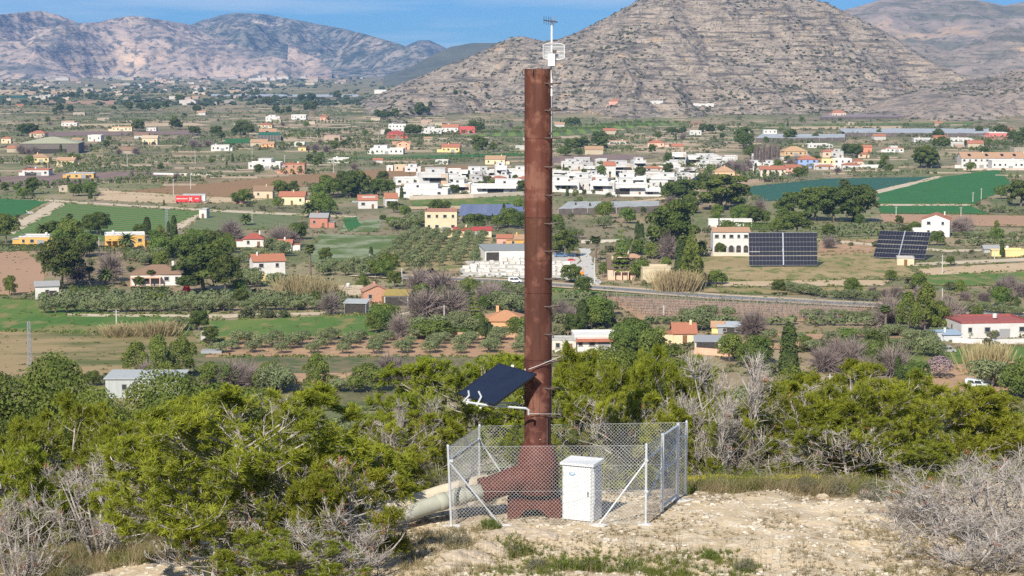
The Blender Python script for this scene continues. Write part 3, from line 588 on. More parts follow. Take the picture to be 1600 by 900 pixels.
P_(1, 95, 628, 64, 230, 'pine with a pointed yellow-green crown near the left edge')
P_(1, 15, 690, 57, 190, 'dense pine cut by the left edge above the bare grey shrub')
P_(2, 235, 668, 58, 250, 'broad pine left of the largest pine')
P_(1, 320, 640, 72, 170, 'dark green pine peeping out above the largest pine to the left')
P_(1, 190, 640, 82, 200, 'pine on the slope below the pale metal shed')
P_(0, 520, 672, 66, 200, 'shaded pine on the slope right of the largest pine')
P_(0, 735, 553, 60, 310, 'wide domed pine behind the solar panel')
P_(2, 640, 645, 56, 190, 'sparse pine above the concrete pipe')
P_(1, 600, 690, 52, 130, 'thin pine just left of the concrete pipe')
P_(1, 925, 545, 61, 170, 'pine right of the rusty column behind the fence')
P_(2, 985, 612, 57, 210, 'pine behind the white cabinet at the back of the fence')
P_(1, 1050, 536, 68, 150, 'tall pine left of the bare grey tree')
P_(0, 880, 610, 58.5, 170, 'low pine directly behind the rusty column')
P_(2, 1245, 600, 60, 230, 'pine with pale inner twigs right of the bare grey tree')
P_(0, 1360, 572, 63, 270, 'broad bright pine above the sandy clearing')
P_(2, 1330, 655, 57.5, 240, 'twiggy pine at the back edge of the sandy clearing')
P_(1, 1475, 592, 70, 240, 'pine right of the broad bright pine')
P_(0, 1565, 622, 72, 170, 'pine near the right edge behind the dead shrubs')
P_(1, 1430, 690, 58, 170, 'low pine left of the dead grey shrubs')
P_(1, 1210, 590, 92, 170, 'slim pine beyond the bare grey tree')
P_(2, 1140, 640, 57.5, 160, 'low pine beside the open gate')
P_(1, 60, 760, 60, 220, 'shaded pine behind the bare shrub at the left edge')
K_(1, 1140, 540, 59, 190, 'tall leafless silver grey tree behind the gate')
K_(1, 1110, 610, 57, 130, 'smaller leafless grey tree next to the gate post')
K_(0, 1500, 722, 47, 300, 'large tangled dead grey shrub at the lower right')
K_(0, 1590, 700, 45.5, 260, 'dead grey shrub cut by the right edge')
K_(0, 1425, 765, 48.5, 170, 'dead shrub with orange tips at the right end of the clearing')
K_(0, 1520, 800, 44, 300, 'lowest dead grey shrub in the bottom right corner')
K_(0, 150, 705, 51.5, 190, 'round leafless grey shrub left of the largest pine')
K_(0, 25, 770, 50, 170, 'leafless grey shrub at the left edge')
K_(0, 545, 800, 44, 210, 'grey twiggy shrub at the foot of the half bare pine')
K_(0, 1220, 690, 57, 150, 'grey leafless shrub at the back of the clearing')
K_(1, 650, 620, 57, 110, 'grey leafless shrub above the concrete pipe')

# ---- prototypes for the middle and far distance: leaf clumps spread over lobes
def cards(lobes, n, size, g, inward=0.35):
    """lobes: (x,y,z,rx,ry,rz); returns leaf-clump quads over the lobes' outer volume"""
    Lb = np.array(lobes, float); wgt = Lb[:, 3] * Lb[:, 4] + Lb[:, 3] * Lb[:, 5]; idx = g.choice(len(Lb), n, p=wgt / wgt.sum())
    d = g.normal(size=(n, 3)); d /= np.linalg.norm(d, axis=1)[:, None]; d[:, 2] = np.where(d[:, 2] < -0.5, -d[:, 2], d[:, 2])
    r = 1 - inward * g.random(n) ** 2
    P = Lb[idx, :3] + d * Lb[idx, 3:] * r[:, None]
    nn = d + g.normal(0, 0.45, (n, 3)); a, b, _ = frames(nn)
    s = (size * (0.6 + 0.8 * g.random(n)))[:, None]; el = 0.55 + 0.5 * g.random((n, 1)); th = g.random((n, 1)) * 6.28
    u = (a * np.cos(th) + b * np.sin(th)) * s; v = (-a * np.sin(th) + b * np.cos(th)) * s * el
    V = np.stack([P - u, P - v * 0.9, P + u * 0.9, P + v], 1).reshape(-1, 3)
    return V, np.arange(n * 4).reshape(-1, 4)
def lobed(g, n, w, h, z0, top=0.75, rl=0.3):
    out = [(0, 0, z0 + (h - z0) * 0.5, w * 0.33, w * 0.33, (h - z0) * 0.42)]
    for i in range(n):
        a = i * 2.4 + g.normal(0, .3); t = (i + 0.5) / n; z = z0 + (h - z0) * (0.12 + 0.76 * t); rr = w / 2 * math.sqrt(max(0.05, 1 - ((t - 0.4) / 0.75) ** 2))
        q = rl * w * (0.65 + 0.5 * g.random()); out.append((math.cos(a) * (rr - q * 0.6), math.sin(a) * (rr - q * 0.6), min(z, h - q * top), q, q, q * top))
    return out
TREES = {}
def proto(key, trunk, crown, h, w, name, cat): TREES.setdefault(key, []).append((trunk, crown, h, w, name, cat))
def trunk_me(g, h, r, limbs=4, spread=0.25, m=None):
    b = MB(); t = limb((0, 0, -0.3), (g.normal(0, .1), g.normal(0, .1), 1), h, 4, g, 0, 0.12); b.tube(t, np.linspace(r, r * 0.45, 5), 6, False)
    for i in range(limbs):
        p, _ = along(t, 0.45 + 0.5 * i / max(1, limbs)); a = i * 2.4; b.tube(limb(p, (math.cos(a) * spread * 3, math.sin(a) * spread * 3, 1), h * 0.55, 3, g, 0.1, 0.2), np.linspace(r * 0.4, r * 0.12, 4), 4, False)
    return b.me('trunk', m or BARK)
LP = leaf('pine_crown', (0.055, 0.085, 0.018), (0.135, 0.165, 0.032), 0.35, 0.2, 0.2); LO = leaf('olive_leaf', (0.135, 0.165, 0.07), (0.25, 0.28, 0.13), 0.5, 0.2, 0.14)
LC = leaf('cypress_leaf', (0.045, 0.075, 0.02), (0.10, 0.125, 0.03), 0.6, 0.15); LB = leaf('broad_leaf', (0.085, 0.13, 0.022), (0.17, 0.215, 0.045), 0.4, 0.25, 0.25)
LPEP = leaf('pepper_leaf', (0.11, 0.15, 0.025), (0.21, 0.245, 0.05), 0.5, 0.25, 0.12); LPALM = leaf('palm_leaf', (0.06, 0.09, 0.022), (0.15, 0.17, 0.05), 0.8, 0.2, 0.2)
LDRY = leaf('dry_palm_skirt', (0.24, 0.16, 0.085), (0.36, 0.26, 0.15), 1.0); LREED = leaf('dry_reed', (0.30, 0.24, 0.12), (0.44, 0.36, 0.20), 1.0, 0.2); LMAUVE = mat('bare_twigs', (0.16, 0.125, 0.11), (0.28, 0.225, 0.20), 0.8, 0.9, rand=0.15)
LALM = leaf('almond_blossom', (0.24, 0.17, 0.17), (0.42, 0.32, 0.33), 0.8, 0.2); LLIME = leaf('citrus_leaf', (0.09, 0.15, 0.02), (0.16, 0.22, 0.03), 0.6, 0.2)
LSCR = leaf('scrub_leaf', (0.075, 0.085, 0.035), (0.16, 0.165, 0.075), 0.3, 0.15, 0.25)
def leafme(lobes, n, size, g, m): V, Q = cards(lobes, n, size, g); return mesh('crown', V, [Q], None, [m])
for s in range(3):
    g = np.random.default_rng(100 + s)
    proto('pine', trunk_me(g, 7, 0.35, 5), leafme(lobed(g, 15, 10 - s, 11, 2.6 - s * 0.7, 0.7, 0.22), 6500, 0.25, g, LP), 11, 10 - s, 'pine_tree', 'pine tree')
    proto('olive', trunk_me(g, 2.2, 0.22, 4), leafme(lobed(g, 7, 4.6, 4.2, 0.9), 2000, 0.155, g, LO), 4.2, 4.6, 'olive_tree', 'olive tree')
    proto('broad', trunk_me(g, 4, 0.25, 4), leafme(lobed(g, 9, 7, 7.5, 1.2), 3200, 0.23, g, LB), 7.5, 7, 'broadleaf_tree', 'tree')
    proto('bush', trunk_me(g, 0.8, 0.1, 3), leafme(lobed(g, 5, 3, 2, -0.1), 420, 0.22, g, LSCR), 2, 3, 'bush', 'bush')
    proto('pepper', trunk_me(g, 4, 0.25, 4), leafme([(x, y, z, rx, rx, rz * 1.5) for x, y, z, rx, ry, rz in lobed(g, 9, 6.5, 8, 0.8, 0.8, .2)], 5000, 0.17, g, LPEP), 8, 6.5, 'pepper_tree', 'tree')
    b = MB()                                # bare winter tree: many fine twigs
    A, B, ra, rb = [], [], [], []
    for i in range(260):
        p0 = np.array((0, 0, 1.3)) + g.normal(0, 0.35, 3); d = g.normal(0, 0.75, 3) + (0, 0, 0.9); d /= np.linalg.norm(d); l0 = 1.5 + 2.2 * g.random(); q = p0 + d * l0 * 0.5
        A.append(p0); B.append(q); ra.append(.06); rb.append(.04)
        for _ in range(4): e = q + (d + g.normal(0, .45, 3)) * l0 * 0.5; A.append(q); B.append(e); ra.append(.04); rb.append(.022)
    b.add(*prisms(np.array(A), np.array(B), np.array(ra), np.array(rb)))
    proto('bare', trunk_me(g, 1.8, 0.22, 3), b.me('crown', LMAUVE), 4.8, 5.6, 'leafless_tree', 'tree')
    V, Q = cards([(0, 0, 4.4, 1.15, 1.15, 4.6), (0, 0, 2.5, 1.35, 1.35, 2.6)], 2600, 0.2, g)
    proto('cypress', trunk_me(g, 1.5, 0.15, 0), mesh('crown', V, [Q], None, [LC]), 9, 2.6, 'cypress', 'cypress')
for s in range(2):                          # larger, finer-leaved trees of the near slope
    g = np.random.default_rng(130 + s)
    proto('slopepine', trunk_me(g, 7, 0.3, 6), leafme(lobed(g, 26, 9, 11, 1.2, 0.75, 0.17), 34000, 0.075, g, LP), 11, 9, 'pine_tree', 'pine tree')
    proto('slopepepper', trunk_me(g, 5, 0.25, 6), leafme([(x, y, z, rx, rx, rz * 1.5) for x, y, z, rx, ry, rz in lobed(g, 22, 8, 9, 0.4, 0.8, .15)], 34000, 0.065, g, LPEP), 9, 8, 'pepper_tree', 'tree')
    proto('slopeolive', trunk_me(g, 2.5, 0.22, 5), leafme(lobed(g, 16, 6.5, 6, 0.6, .8, .2), 24000, 0.06, g, LO), 6, 6.5, 'olive_tree', 'olive tree')
for s in range(3):                          # palms: arching fronds with leaflets; the fan palm keeps a dry skirt
    g = np.random.default_rng(140 + s); b = MB(); tall = s != 2; H = 8.5 if tall else 3.2
    b.tube(limb((0, 0, -0.2), (0.03, 0.02, 1), H, 4, g, 0, 0.04), np.linspace(0.34, 0.24, 5), 7, False); Vs, Qs, ms, n0 = [], [], [], 0
    for i in range(30 if tall else 44):
        a = i * 2.4; el = math.radians(75 - 95 * (i / (30 if tall else 44))); fl = 1.7 if tall else 2.9
        st = limb((0, 0, H), (math.cos(a) * math.cos(el), math.sin(a) * math.cos(el), math.sin(el)), fl, 5, g, -0.55, 0.05)
        wdt = np.array((0.1, 0.28, 0.4, 0.42, 0.3, 0.05)) * (1.5 if tall else 1.1); sd = np.array((-math.sin(a), math.cos(a), 0))
        V = np.concatenate([st - sd * wdt[:, None] + (0, 0, -0.12), st, st + sd * wdt[:, None] + (0, 0, -0.12)]); k = 6; j = np.arange(5)
        Q = np.concatenate([np.stack([j, j + 1, k + j + 1, k + j], -1), np.stack([k + j, k + j + 1, 2 * k + j + 1, 2 * k + j], -1)])
        Vs.append(V); Qs.append(Q + n0); ms.append(0); n0 += len(V)
    if tall:
        V, Q = cards([(0, 0, H - 1.2, 0.75, 0.75, 1.3)], 260, 0.25, g); Vs.append(V); Qs.append(Q + n0); ms.append(1)
    proto('palm' if tall else 'datepalm', b.me('trunk', BARK), mesh('crown', np.concatenate(Vs), Qs, ms, [LPALM, LDRY]), H + 1.7 if tall else H + 2.4, 3.6 if tall else 5.6, 'fan_palm' if tall else 'date_palm', 'palm tree')
g = np.random.default_rng(160)
lob = []
for k in range(9):
    z = 2 + k * 1.05; rr = 2.2 * (1 - k / 10.5)
    for j in range(6): lob.append((math.cos(j * 1.05 + k) * rr * 0.6, math.sin(j * 1.05 + k) * rr * 0.6, z, rr * 0.5, rr * 0.5, 0.22))
proto('araucaria', trunk_me(g, 11, 0.2, 0), leafme(lob, 1800, 0.24, g, LPEP), 11.5, 4.4, 'norfolk_pine', 'tree')
def grasses(g, n, h, w, spread, m):
    P = np.stack([g.normal(0, spread, n), g.normal(0, spread, n), np.zeros(n)], -1); d = np.stack([P[:, 0] * 0.14 / max(spread, .1) + g.normal(0, .13, n), P[:, 1] * .14 / max(spread, .1) + g.normal(0, .13, n), np.ones(n)], -1)
    hh = h * (0.6 + 0.5 * g.random(n)); T = P + d * hh[:, None]; s = np.stack([np.cos(a := g.random(n) * 6.28), np.sin(a), 0 * a], -1) * w
    return mesh('crown', np.stack([P - s, P + s, T + s * .5, T - s * .5], 1).reshape(-1, 3), [np.arange(n * 4).reshape(-1, 4)], None, [m])
for s in range(2): g = np.random.default_rng(170 + s); proto('reed', trunk_me(g, 0.4, 0.1, 0), grasses(g, 900, 4.2, 0.06, 1.3, LREED), 4.2, 6.0, 'reed_clump', 'reeds')
V, Q = cards([(0, 0, 2.6, 2.4, 2.4, 2.2)], 900, 0.2, g); proto('almond', trunk_me(g, 2, .15, 4), mesh('crown', V, [Q], None, [LALM]), 4.8, 4.8, 'almond_tree', 'tree')
V, Q = cards([(0, 0, 1.5, 1.6, 1.6, 1.4)], 500, 0.2, g); proto('citrus', trunk_me(g, 1, .1, 3), mesh('crown', V, [Q], None, [LLIME]), 2.9, 3.2, 'citrus_tree', 'citrus tree')
# far copies carry trunk and crown in one mesh
ONE = {}
def joined(key, i):
    if (key, i) not in ONE:
        t, c = TREES[key][i][:2]; me = []
        nv = 0; Vs, Fs, mi, ms = [], [], [], []
        for m in (t, c):
            v = np.empty(len(m.vertices) * 3, np.float32); m.vertices.foreach_get('co', v); Vs.append(v.reshape(-1, 3))
            tri = {}
            lp = np.empty(len(m.loops), np.int32); m.loops.foreach_get('vertex_index', lp); lt = np.empty(len(m.polygons), np.int32); m.polygons.foreach_get('loop_total', lt)
            pm = np.empty(len(m.polygons), np.int32); m.polygons.foreach_get('material_index', pm); st = np.concatenate(([0], np.cumsum(lt)[:-1]))
            for k in (3, 4):
                for q in np.unique(pm):
                    s_ = st[(lt == k) & (pm == q)]
                    if len(s_): Fs.append(lp[s_[:, None] + np.arange(k)] + nv); mi.append(len(ms) + int(q))
            ms += list(m.materials); nv += len(Vs[-1])
        ONE[(key, i)] = mesh(TREES[key][i][4], np.concatenate(Vs), Fs, mi, ms)
    return ONE[(key, i)]
def tree(key, px, py, hpx, wpx=None, label=None, group=None, desc=None, parts=None, loc=None, i=None):
    i = R.randrange(len(TREES[key])) if i is None else i
    t, c, h, w, nm, cat = TREES[key][i]; p = G(px, py) if loc is None else np.array(loc)
    k = sc(p); s = hpx / k / h; sw = s if wpx is None else wpx / k / w
    if parts is None: parts = hpx > 22
    rz = R.random() * 6.28
    if parts:
        e = empty(nm, p, rz); obj('trunk', t, e, scl=(sw, sw, s)); obj('crown', c, e, scl=(sw, sw, s))
    else: e = obj(nm, joined(key, i), None, p, rz, (sw, sw, s))
    if label: tag(e, label, cat, group)
    else: auto(e, desc or DESC[key], cat, group or GRP[key], p)
    return e
DESC = {'pine': 'dark green pine tree', 'olive': 'grey-green olive tree', 'broad': 'leafy green tree', 'bush': 'small bush', 'pepper': 'pale green weeping tree', 'bare': 'leafless winter tree', 'cypress': 'slim dark cypress', 'palm': 'tall fan palm', 'datepalm': 'squat date palm', 'araucaria': 'tiered conifer', 'reed': 'dry reed clump', 'almond': 'pink almond tree', 'citrus': 'small citrus tree'}
GRP = {k: v + 's of the valley' for k, v in DESC.items()}
# ---------------------------------------------------------------- buildings of the valley
def unit(name, b, m): return b.me(name, m)
WFRAME = MB(); 
for q in (((0, -.04, .55), (1.0, .1, .1)), ((0, -.04, -.55), (1.0, .1, .1)), ((-.45, -.04, 0), (.1, .1, 1.0)), ((.45, -.04, 0), (.1, .1, 1.0))): WFRAME.box(*q)
WFRAME = WFRAME.me('window', FRAME); WPANE = MB().box((0, -.02, 0), (.82, .05, 1.02)).me('pane', GLASS); WSILL = MB().box((0, -.07, -.64), (1.15, .18, .07)).me('sill', FRAME)
DOORM = MB().box((0, -.04, 1.05), (1.1, .1, 2.1)).me('door', mat('door_wood', (0.16, 0.08, 0.04), (0.22, 0.12, 0.06), 2.0)); GARAGE = MB().box((0, -.04, 1.15), (2.8, .1, 2.3)).me('garage_door', mat('grey_shutter', (0.30, 0.30, 0.30)))
BOXM = {}
def win(e, x, y, z, w, h, side=0, sub=True):
    o = obj('window', WFRAME, e, (x, y, z), side, (w, 1, h / 1.2)); p = obj('pane', WPANE, o)
    if sub: obj('sill', WSILL, o)
def roofmesh(kind_, w, d, h, rise, m, over=0.35):
    b = MB(); x, y0, y1 = w / 2 + over, -over, d + over
    if kind_ == 'flat':
        b.box((0, d / 2, h + .06), (w + .1, d + .1, .14)); t = .22
        for c, s in (((0, 0, 0), (w + .16, t)), ((0, d, 0), (w + .16, t)), ((-w / 2, d / 2, 0), (t, d - .25)), ((w / 2, d / 2, 0), (t, d - .25))): b.box((c[0], c[1], h + .33), (s[0], s[1], .46))
    elif kind_ == 'gable':                # ridge parallel to the front
        P = [(y0, h - .12), (d / 2, h + rise), (y1, h - .12), (y1, h + .1), (d / 2, h + rise + .22), (y0, h + .1)]
        V = [(-x, a, c) for a, c in P] + [(x, a, c) for a, c in P]; b.add(V, [(0, 1, 4, 5)[::-1], (1, 2, 3, 4)[::-1], (6, 7, 10, 11), (7, 8, 9, 10), (5, 4, 10, 11)[::-1], (4, 3, 9, 10)[::-1], (0, 1, 7, 6), (1, 2, 8, 7), (0, 5, 11, 6)[::-1], (3, 2, 8, 9)[::-1]])
    elif kind_ == 'front':                # gable faces the viewer
        P = [(-x, h - .12), (0, h + rise), (x, h - .12), (x, h + .1), (0, h + rise + .22), (-x, h + .1)]
        V = [(a, y0, c) for a, c in P] + [(a, y1, c) for a, c in P]; b.add(V, [(0, 1, 4, 5), (1, 2, 3, 4), (6, 7, 10, 11)[::-1], (7, 8, 9, 10)[::-1], (5, 4, 10, 11), (4, 3, 9, 10), (0, 1, 7, 6)[::-1], (1, 2, 8, 7)[::-1], (0, 5, 11, 6), (3, 2, 8, 9)])
    elif kind_ == 'hip':
        r = max(0.3, w / 2 - d / 2); V = [(-x, y0, h), (x, y0, h), (x, y1, h), (-x, y1, h), (-r, d / 2, h + rise), (r, d / 2, h + rise)]
        V += [(a, c, z - .2) for a, c, z in V[:4]]
        b.add(V, [(0, 1, 5, 4), (2, 3, 4, 5), (6, 7, 1, 0), (7, 8, 2, 1), (8, 9, 3, 2), (9, 6, 0, 3), (9, 8, 7, 6)], [(1, 2, 5), (3, 0, 4)])
    elif kind_ == 'shed':
        V = [(-x, y0, h), (x, y0, h), (x, y1, h + rise), (-x, y1, h + rise)]; V += [(a, c, z + .18) for a, c, z in V]; b.add(V, BQ)
    return b.me('roof', m)
WINW = [1.0]; POLEC = mat('white_plastic_tank', (.6, .6, .58))
def bld(x0, x1, yb, yt, roof='flat', wc=WHITE, rc=None, floors=1, label=None, short=None, desc='white house', rot=None, depth=None, rise=None, name='house', cat='house', wins=None, door=True, upper=None, chimney=None, extra=None, at=None, group='houses of the valley', parts=True):
    p = G((x0 + x1) / 2, yb) if at is None else at
    s = sc(p); w = (x1 - x0) / s; h = (yb - yt) / s; d = depth or min(14, max(5, w * 0.75)); rot = R.uniform(-.13, .13) if rot is None else rot
    rise = rise / s if rise else d * 0.22
    e = empty(name, p, rot); W_ = wall(wc) if isinstance(wc, tuple) else wc; roofm = (tile(rc) if isinstance(rc, tuple) else rc) if rc else W_
    b = MB().box((0, d / 2, h / 2 - .3), (w, d, h + .6))
    if roof == 'gable': b.prism([(0, 0)] * 0 or [(-.01, h), (.01, h), (0, h + .01)], 0.01, .02) if False else b.add([(-w / 2, 0, h), (-w / 2, d, h), (-w / 2, d / 2, h + rise), (w / 2, 0, h), (w / 2, d, h), (w / 2, d / 2, h + rise)], [], [(0, 2, 1), (3, 4, 5)])
    if roof == 'front': b.add([(-w / 2, 0, h), (w / 2, 0, h), (0, 0, h + rise), (-w / 2, d, h), (w / 2, d, h), (0, d, h + rise)], [], [(0, 1, 2), (4, 3, 5)])
    if upper:                               # (left fraction, right fraction, height m): a set-back upper storey
        for u0, u1, uh in upper: b.box((w * ((u0 + u1) / 2 - .5), d * .55, h + .13 + uh / 2), (w * (u1 - u0), d * .7, uh + .02))
    b.build('wall', W_, e)
    ro = obj('roof', roofmesh(roof, w, d, h, rise, roofm), e)
    if upper:
        for u0, u1, uh in upper:
            u = MB().box((w * ((u0 + u1) / 2 - .5), d * .55, h + .22 + uh), (w * (u1 - u0) + .3, d * .7 + .3, .2)).build('upper_roof', W_, e)
            if parts and uh > 1.5: win(e, w * ((u0 * .6 + u1 * .4) - .5), d * .2, h + .2 + uh * .5, 1.5, min(1.3, uh * .5), 0, False)
    if chimney: MB().box((w * chimney, d * .5, h + rise + .3), (.7, .7, 1.6)).build('chimney', W_, ro)
    if parts:
        n = wins if wins is not None else max(1, min(7, int(w / 3.4))); fh = h / floors
        for f in range(floors):
            for i in range(n):
                if door and f == 0 and i == n // 2: continue
                win(e, w * ((i + .5) / n - .5), 0, f * fh + fh * .58, (1.1 + .5 * ((i * 7 + f) % 2)) * WINW[0], min(1.3, fh * .45), 0, (x1 - x0) > 26)
        if door and h > 2.3: obj('door', DOORM if n < 4 else GARAGE, e, (w * ((n // 2 + .5) / n - .5), 0, 0))
        sx = 1 if p[0] < 0 else -1
        win(e, sx * w / 2, d * .5, h - min(fh * .45, 1.5), 1.1, min(1.2, fh * .45), sx * math.pi / 2, False)
    if extra: extra(e, w, d, h, s)
    if parts and (x1 - x0) > 24 and name == 'house':          # lean-to and roof clutter as on most farmhouses
        k = R.choice((-1, 1)); aw = R.uniform(2.2, 4); MB().box((k * (w / 2 + aw / 2), d * .45, 1.1), (aw, d * .6, 2.4)).build('annex', W_, e); MB().box((k * (w / 2 + aw / 2 + .1), d * .45, 2.38), (aw + .3, d * .6 + .5, .14)).build('annex_roof', roofm, e)
        if not chimney and roof != 'flat': MB().box((w * R.uniform(-.35, .35), d * .42, h + rise * .9 + .4), (.55, .55, 1.5)).build('chimney', W_, e)
        if roof == 'flat': MB().lathe([(0, 0), (.55, 0), (.6, .9), (.3, 1.1), (0, 1.1)], (w * R.uniform(-.3, .3), d * .5, h + .5), 10).build('water_tank', POLEC, e)
    if label: tag(e, label, cat, None, short, p)
    else: auto(e, desc, cat, group, p)
    return e
def porch(color, x0=-.5, x1=.5, dep=2.6, n=4, hh=2.7):
    def f(e, w, d, h, s):
        b = MB().box((w * (x0 + x1) / 2, -dep / 2, hh), (w * (x1 - x0), dep, .25)); b.build('porch_roof', wall(color), e)
        for i in range(n): MB().box((w * (x0 + (x1 - x0) * (i + .1) / (n - .8)), -dep + .2, hh / 2 - .15), (.3, .3, hh)).build('porch_column', wall(color), e)
    return f
def pvroof(n=4):
    def f(e, w, d, h, s):
        for i in range(n): o = MB().box((0, 0, 0), (1.9, 3.0, .1)).build('solar_module', PV, e); o.location = (w * ((i + .5) / n - .5), d * .22, h + d * .14); o.rotation_euler = (math.atan(.44), 0, 0)
    return f
PV = mat('photovoltaic_cells', (0.010, 0.011, 0.020), (0.018, 0.018, 0.032), 3.0, 0.4, spec=0.3)
CORR = mat('corrugated_sheet', (0.34, 0.36, 0.36), (0.42, 0.44, 0.43), 3.0, 0.6, stretch=(1, 1, .05)); STONE = mat('rubble_stone', (0.34, 0.28, 0.21), (0.52, 0.44, 0.35), 1.5, 0.95, detail=8)
BRICK = mat('bare_brick', (0.40, 0.20, 0.13), (0.55, 0.32, 0.22), 2.5, 0.95, detail=8)
def openfront(col, x0=-.35, x1=.35, hh=2.4):
    def f(e, w, d, h, s): MB().box((w * (x0 + x1) / 2, -.02, hh / 2), (w * (x1 - x0), .1, hh)).build('opening_shade', mat('painted_interior_shade', (0.03, 0.028, 0.025), (0.07, 0.06, 0.05), 1.5), e)  # flat dark panel on the solid wall, coloured as the shade inside
    return f
def arches(col, n, hh=2.6):  # filled arches; the dark ones have the shade behind them put into the colour
    def f(e, w, d, h, s):
        for i in range(n):
            b = MB(); r = w / n * .32; pts = [(-r, 0)] + [(-r * math.cos(a), hh - r + r * math.sin(a)) for a in np.linspace(0, math.pi, 9)] + [(r, 0)]
            o = b.prism(pts, -.12, .02).build('arch', col, e); o.location.x = w * ((i + .5) / n - .5)
    return f
SHADEIN = mat('painted_interior_shade', (0.03, 0.028, 0.025), (0.07, 0.06, 0.05), 1.5)  # dark colour stands in for the shade inside open fronts and arches
bld(165, 283, 622, 592, 'shed', CORR, CORR, 1, 'long corrugated pale metal shed behind the left pines', 'pale metal shed', rise=3, depth=9, rot=0, wins=2, name='metal_shed', cat='shed')
bld(56, 92, 468, 447, 'gable', WHITE, GREYR, 1, 'small white hut with open garage beside the ploughed field', 'small white hut', rot=.25, wins=1, door=False, extra=openfront(0, -.1, .4, 2.6), name='hut', cat='hut')
bld(205, 284, 446, 428, 'hip', WHITE, BROWN, 1, 'low white bungalow with columned porch and brown hipped roof', 'columned bungalow', rise=12, chimney=.3, wins=5, extra=porch((.7, .45, .33), -.5, .1))
bld(396, 446, 438, 408, 'gable', WHITE, TERRA, 2, 'white two-storey house with terracotta roof and arched ochre porch', 'white arched house', rot=.28, depth=8, rise=9, wins=2, extra=arches(wall(YEL), 2))
bld(30, 84, 384, 371, 'flat', OCHRE, (.6, .58, .55), 1, 'ochre flat-roofed house behind a clipped hedge near the left edge', 'left ochre house', rot=0, wins=4)
bld(165, 226, 386, 368, 'flat', OCHRE, WHITE, 1, 'ochre flat-roofed house with porch behind a date palm', 'ochre palm house', rot=.2, wins=4, extra=porch(OCHRE, -.5, .0))
bld(380, 412, 386, 373, 'hip', WHITE, RED, 1, 'white cottage with bright red hipped roof', 'red-roofed cottage', rise=8)
bld(430, 456, 392, 380, 'gable', WHITE, TERRA, 1, 'small white cottage among trees right of the red-roofed cottage')
bld(484, 512, 356, 340, 'gable', (.45, .2, .14), GREYR, 1, 'dark red house with pale curved gable behind a date palm', 'dark red house', rise=6)
bld(311, 323, 341, 328, 'flat', WHITE, GREYW, 1, 'tiny white pump hut between the striped fields', 'pump hut', wins=1, name='pump_hut', cat='hut')
bld(396, 426, 310, 298, 'gable', BEIGE, BROWN, 1, 'beige farmhouse with wide brown roof', 'brown-roofed farmhouse', rise=7); bld(364, 379, 318, 306, 'gable', PINK, TERRA, 1, 'small pink hut left of the beige farmhouse'); bld(436, 476, 320, 307, 'gable', CREAM, TERRA, 1, 'cream house with terracotta roof and red awning', 'cream awning house')
bld(442, 476, 272, 257, 'flat', BRICK, TERRA, 2, 'unfinished two-storey brick house', 'unfinished brick house', wins=3); bld(388, 438, 265, 255, 'flat', WHITE, None, 1, 'white farm building left of the unfinished brick house', 'white farm building', upper=[(.3, .7, 2.5)])
bld(88, 116, 260, 251, 'gable', CREAM, TAN, 1, 'cream cottage left of the long olive plots', 'cream cottage'); bld(35, 76, 275, 266, 'flat', WHITE, TERRA, 1, 'white open pavilion with red roof edge', 'white pavilion', extra=openfront(0, -.4, .1, 2.2)); bld(104, 146, 279, 272, 'flat', OCHRE, GREYW, 1, 'long low ochre shed beside a palm', 'long ochre shed', extra=openfront(0, .1, .35, 2))
bld(92, 116, 300, 292, 'flat', STONE, STONE, 1, 'roofless stone ruin above the bright green field', 'stone ruin', wins=2); bld(32, 122, 240, 224, 'hip', (.16, .14, .12), (.38, .38, .26), 1, 'large barn with a sloping grey-green roof', 'grey-green barn', depth=40, rise=9, rot=.1, wins=0, door=False, extra=openfront(0, -.3, .3, 3.5), name='barn', cat='barn')  # barn walls coloured dark to stand for the shade of its open side
bld(137, 158, 221, 212, 'flat', WHITE, None, 1, 'white house right of the grey-green barn'); bld(222, 246, 226, 216, 'gable', CREAM, BEIGE, 1, 'cream house with an arched front', 'arched cream house', extra=arches(SHADEIN, 2)); bld(330, 358, 236, 228, 'flat', WHITE, None, 1, 'white flat-roofed house left of the tall dark pines', 'white flat house')
bld(44, 76, 254, 246, 'hip', YEL, TAN, 1, 'yellow farmhouse with tan roof'); bld(2, 17, 224, 216, 'hip', CREAM, TERRA, 1, 'cream house with orange roof at the left edge'); bld(46, 70, 215, 208, 'hip', BEIGE, TERRA, 1, 'orange-roofed house behind the barn')
bld(96, 120, 197, 193, 'flat', WHITE, None, 1, 'long white shed beyond the barn'); bld(175, 206, 205, 199, 'flat', CREAM, TAN, 1, 'cream house beyond the bare orchard'); bld(228, 244, 205, 200, 'flat', WHITE, GREYW, 1, 'small white house right of the cream one beyond the bare orchard')
bld(664, 714, 363, 331, 'flat', CREAM, (.42, .22, .16), 2, 'cream two-storey block with four yellow shutters and brown roof edge', 'cream block', rot=0, depth=12, wins=4, name='apartment_house', cat='house')
bld(709, 768, 371, 360, 'gable', CREAM, (.38, .07, .06), 1, 'long low cream building with bright red roof', 'long red-roofed building', rise=4, depth=7, rot=0)
bld(776, 800, 386, 372, 'gable', PINK, TERRA, 1, 'pink house just left of the column'); bld(792, 830, 386, 374, 'gable', OCHRE, TAN, 1, 'orange house half hidden by the column', 'half hidden orange house', rise=6)
bld(758, 830, 408, 391, 'shed', WHITE, (.3, .32, .31), 1, 'white warehouse with grey roof beside the stone yard', 'white warehouse', rise=3, rot=.15, wins=0, door=False, depth=16, extra=openfront(0, -.48, -.2, 3.2), name='warehouse', cat='warehouse')
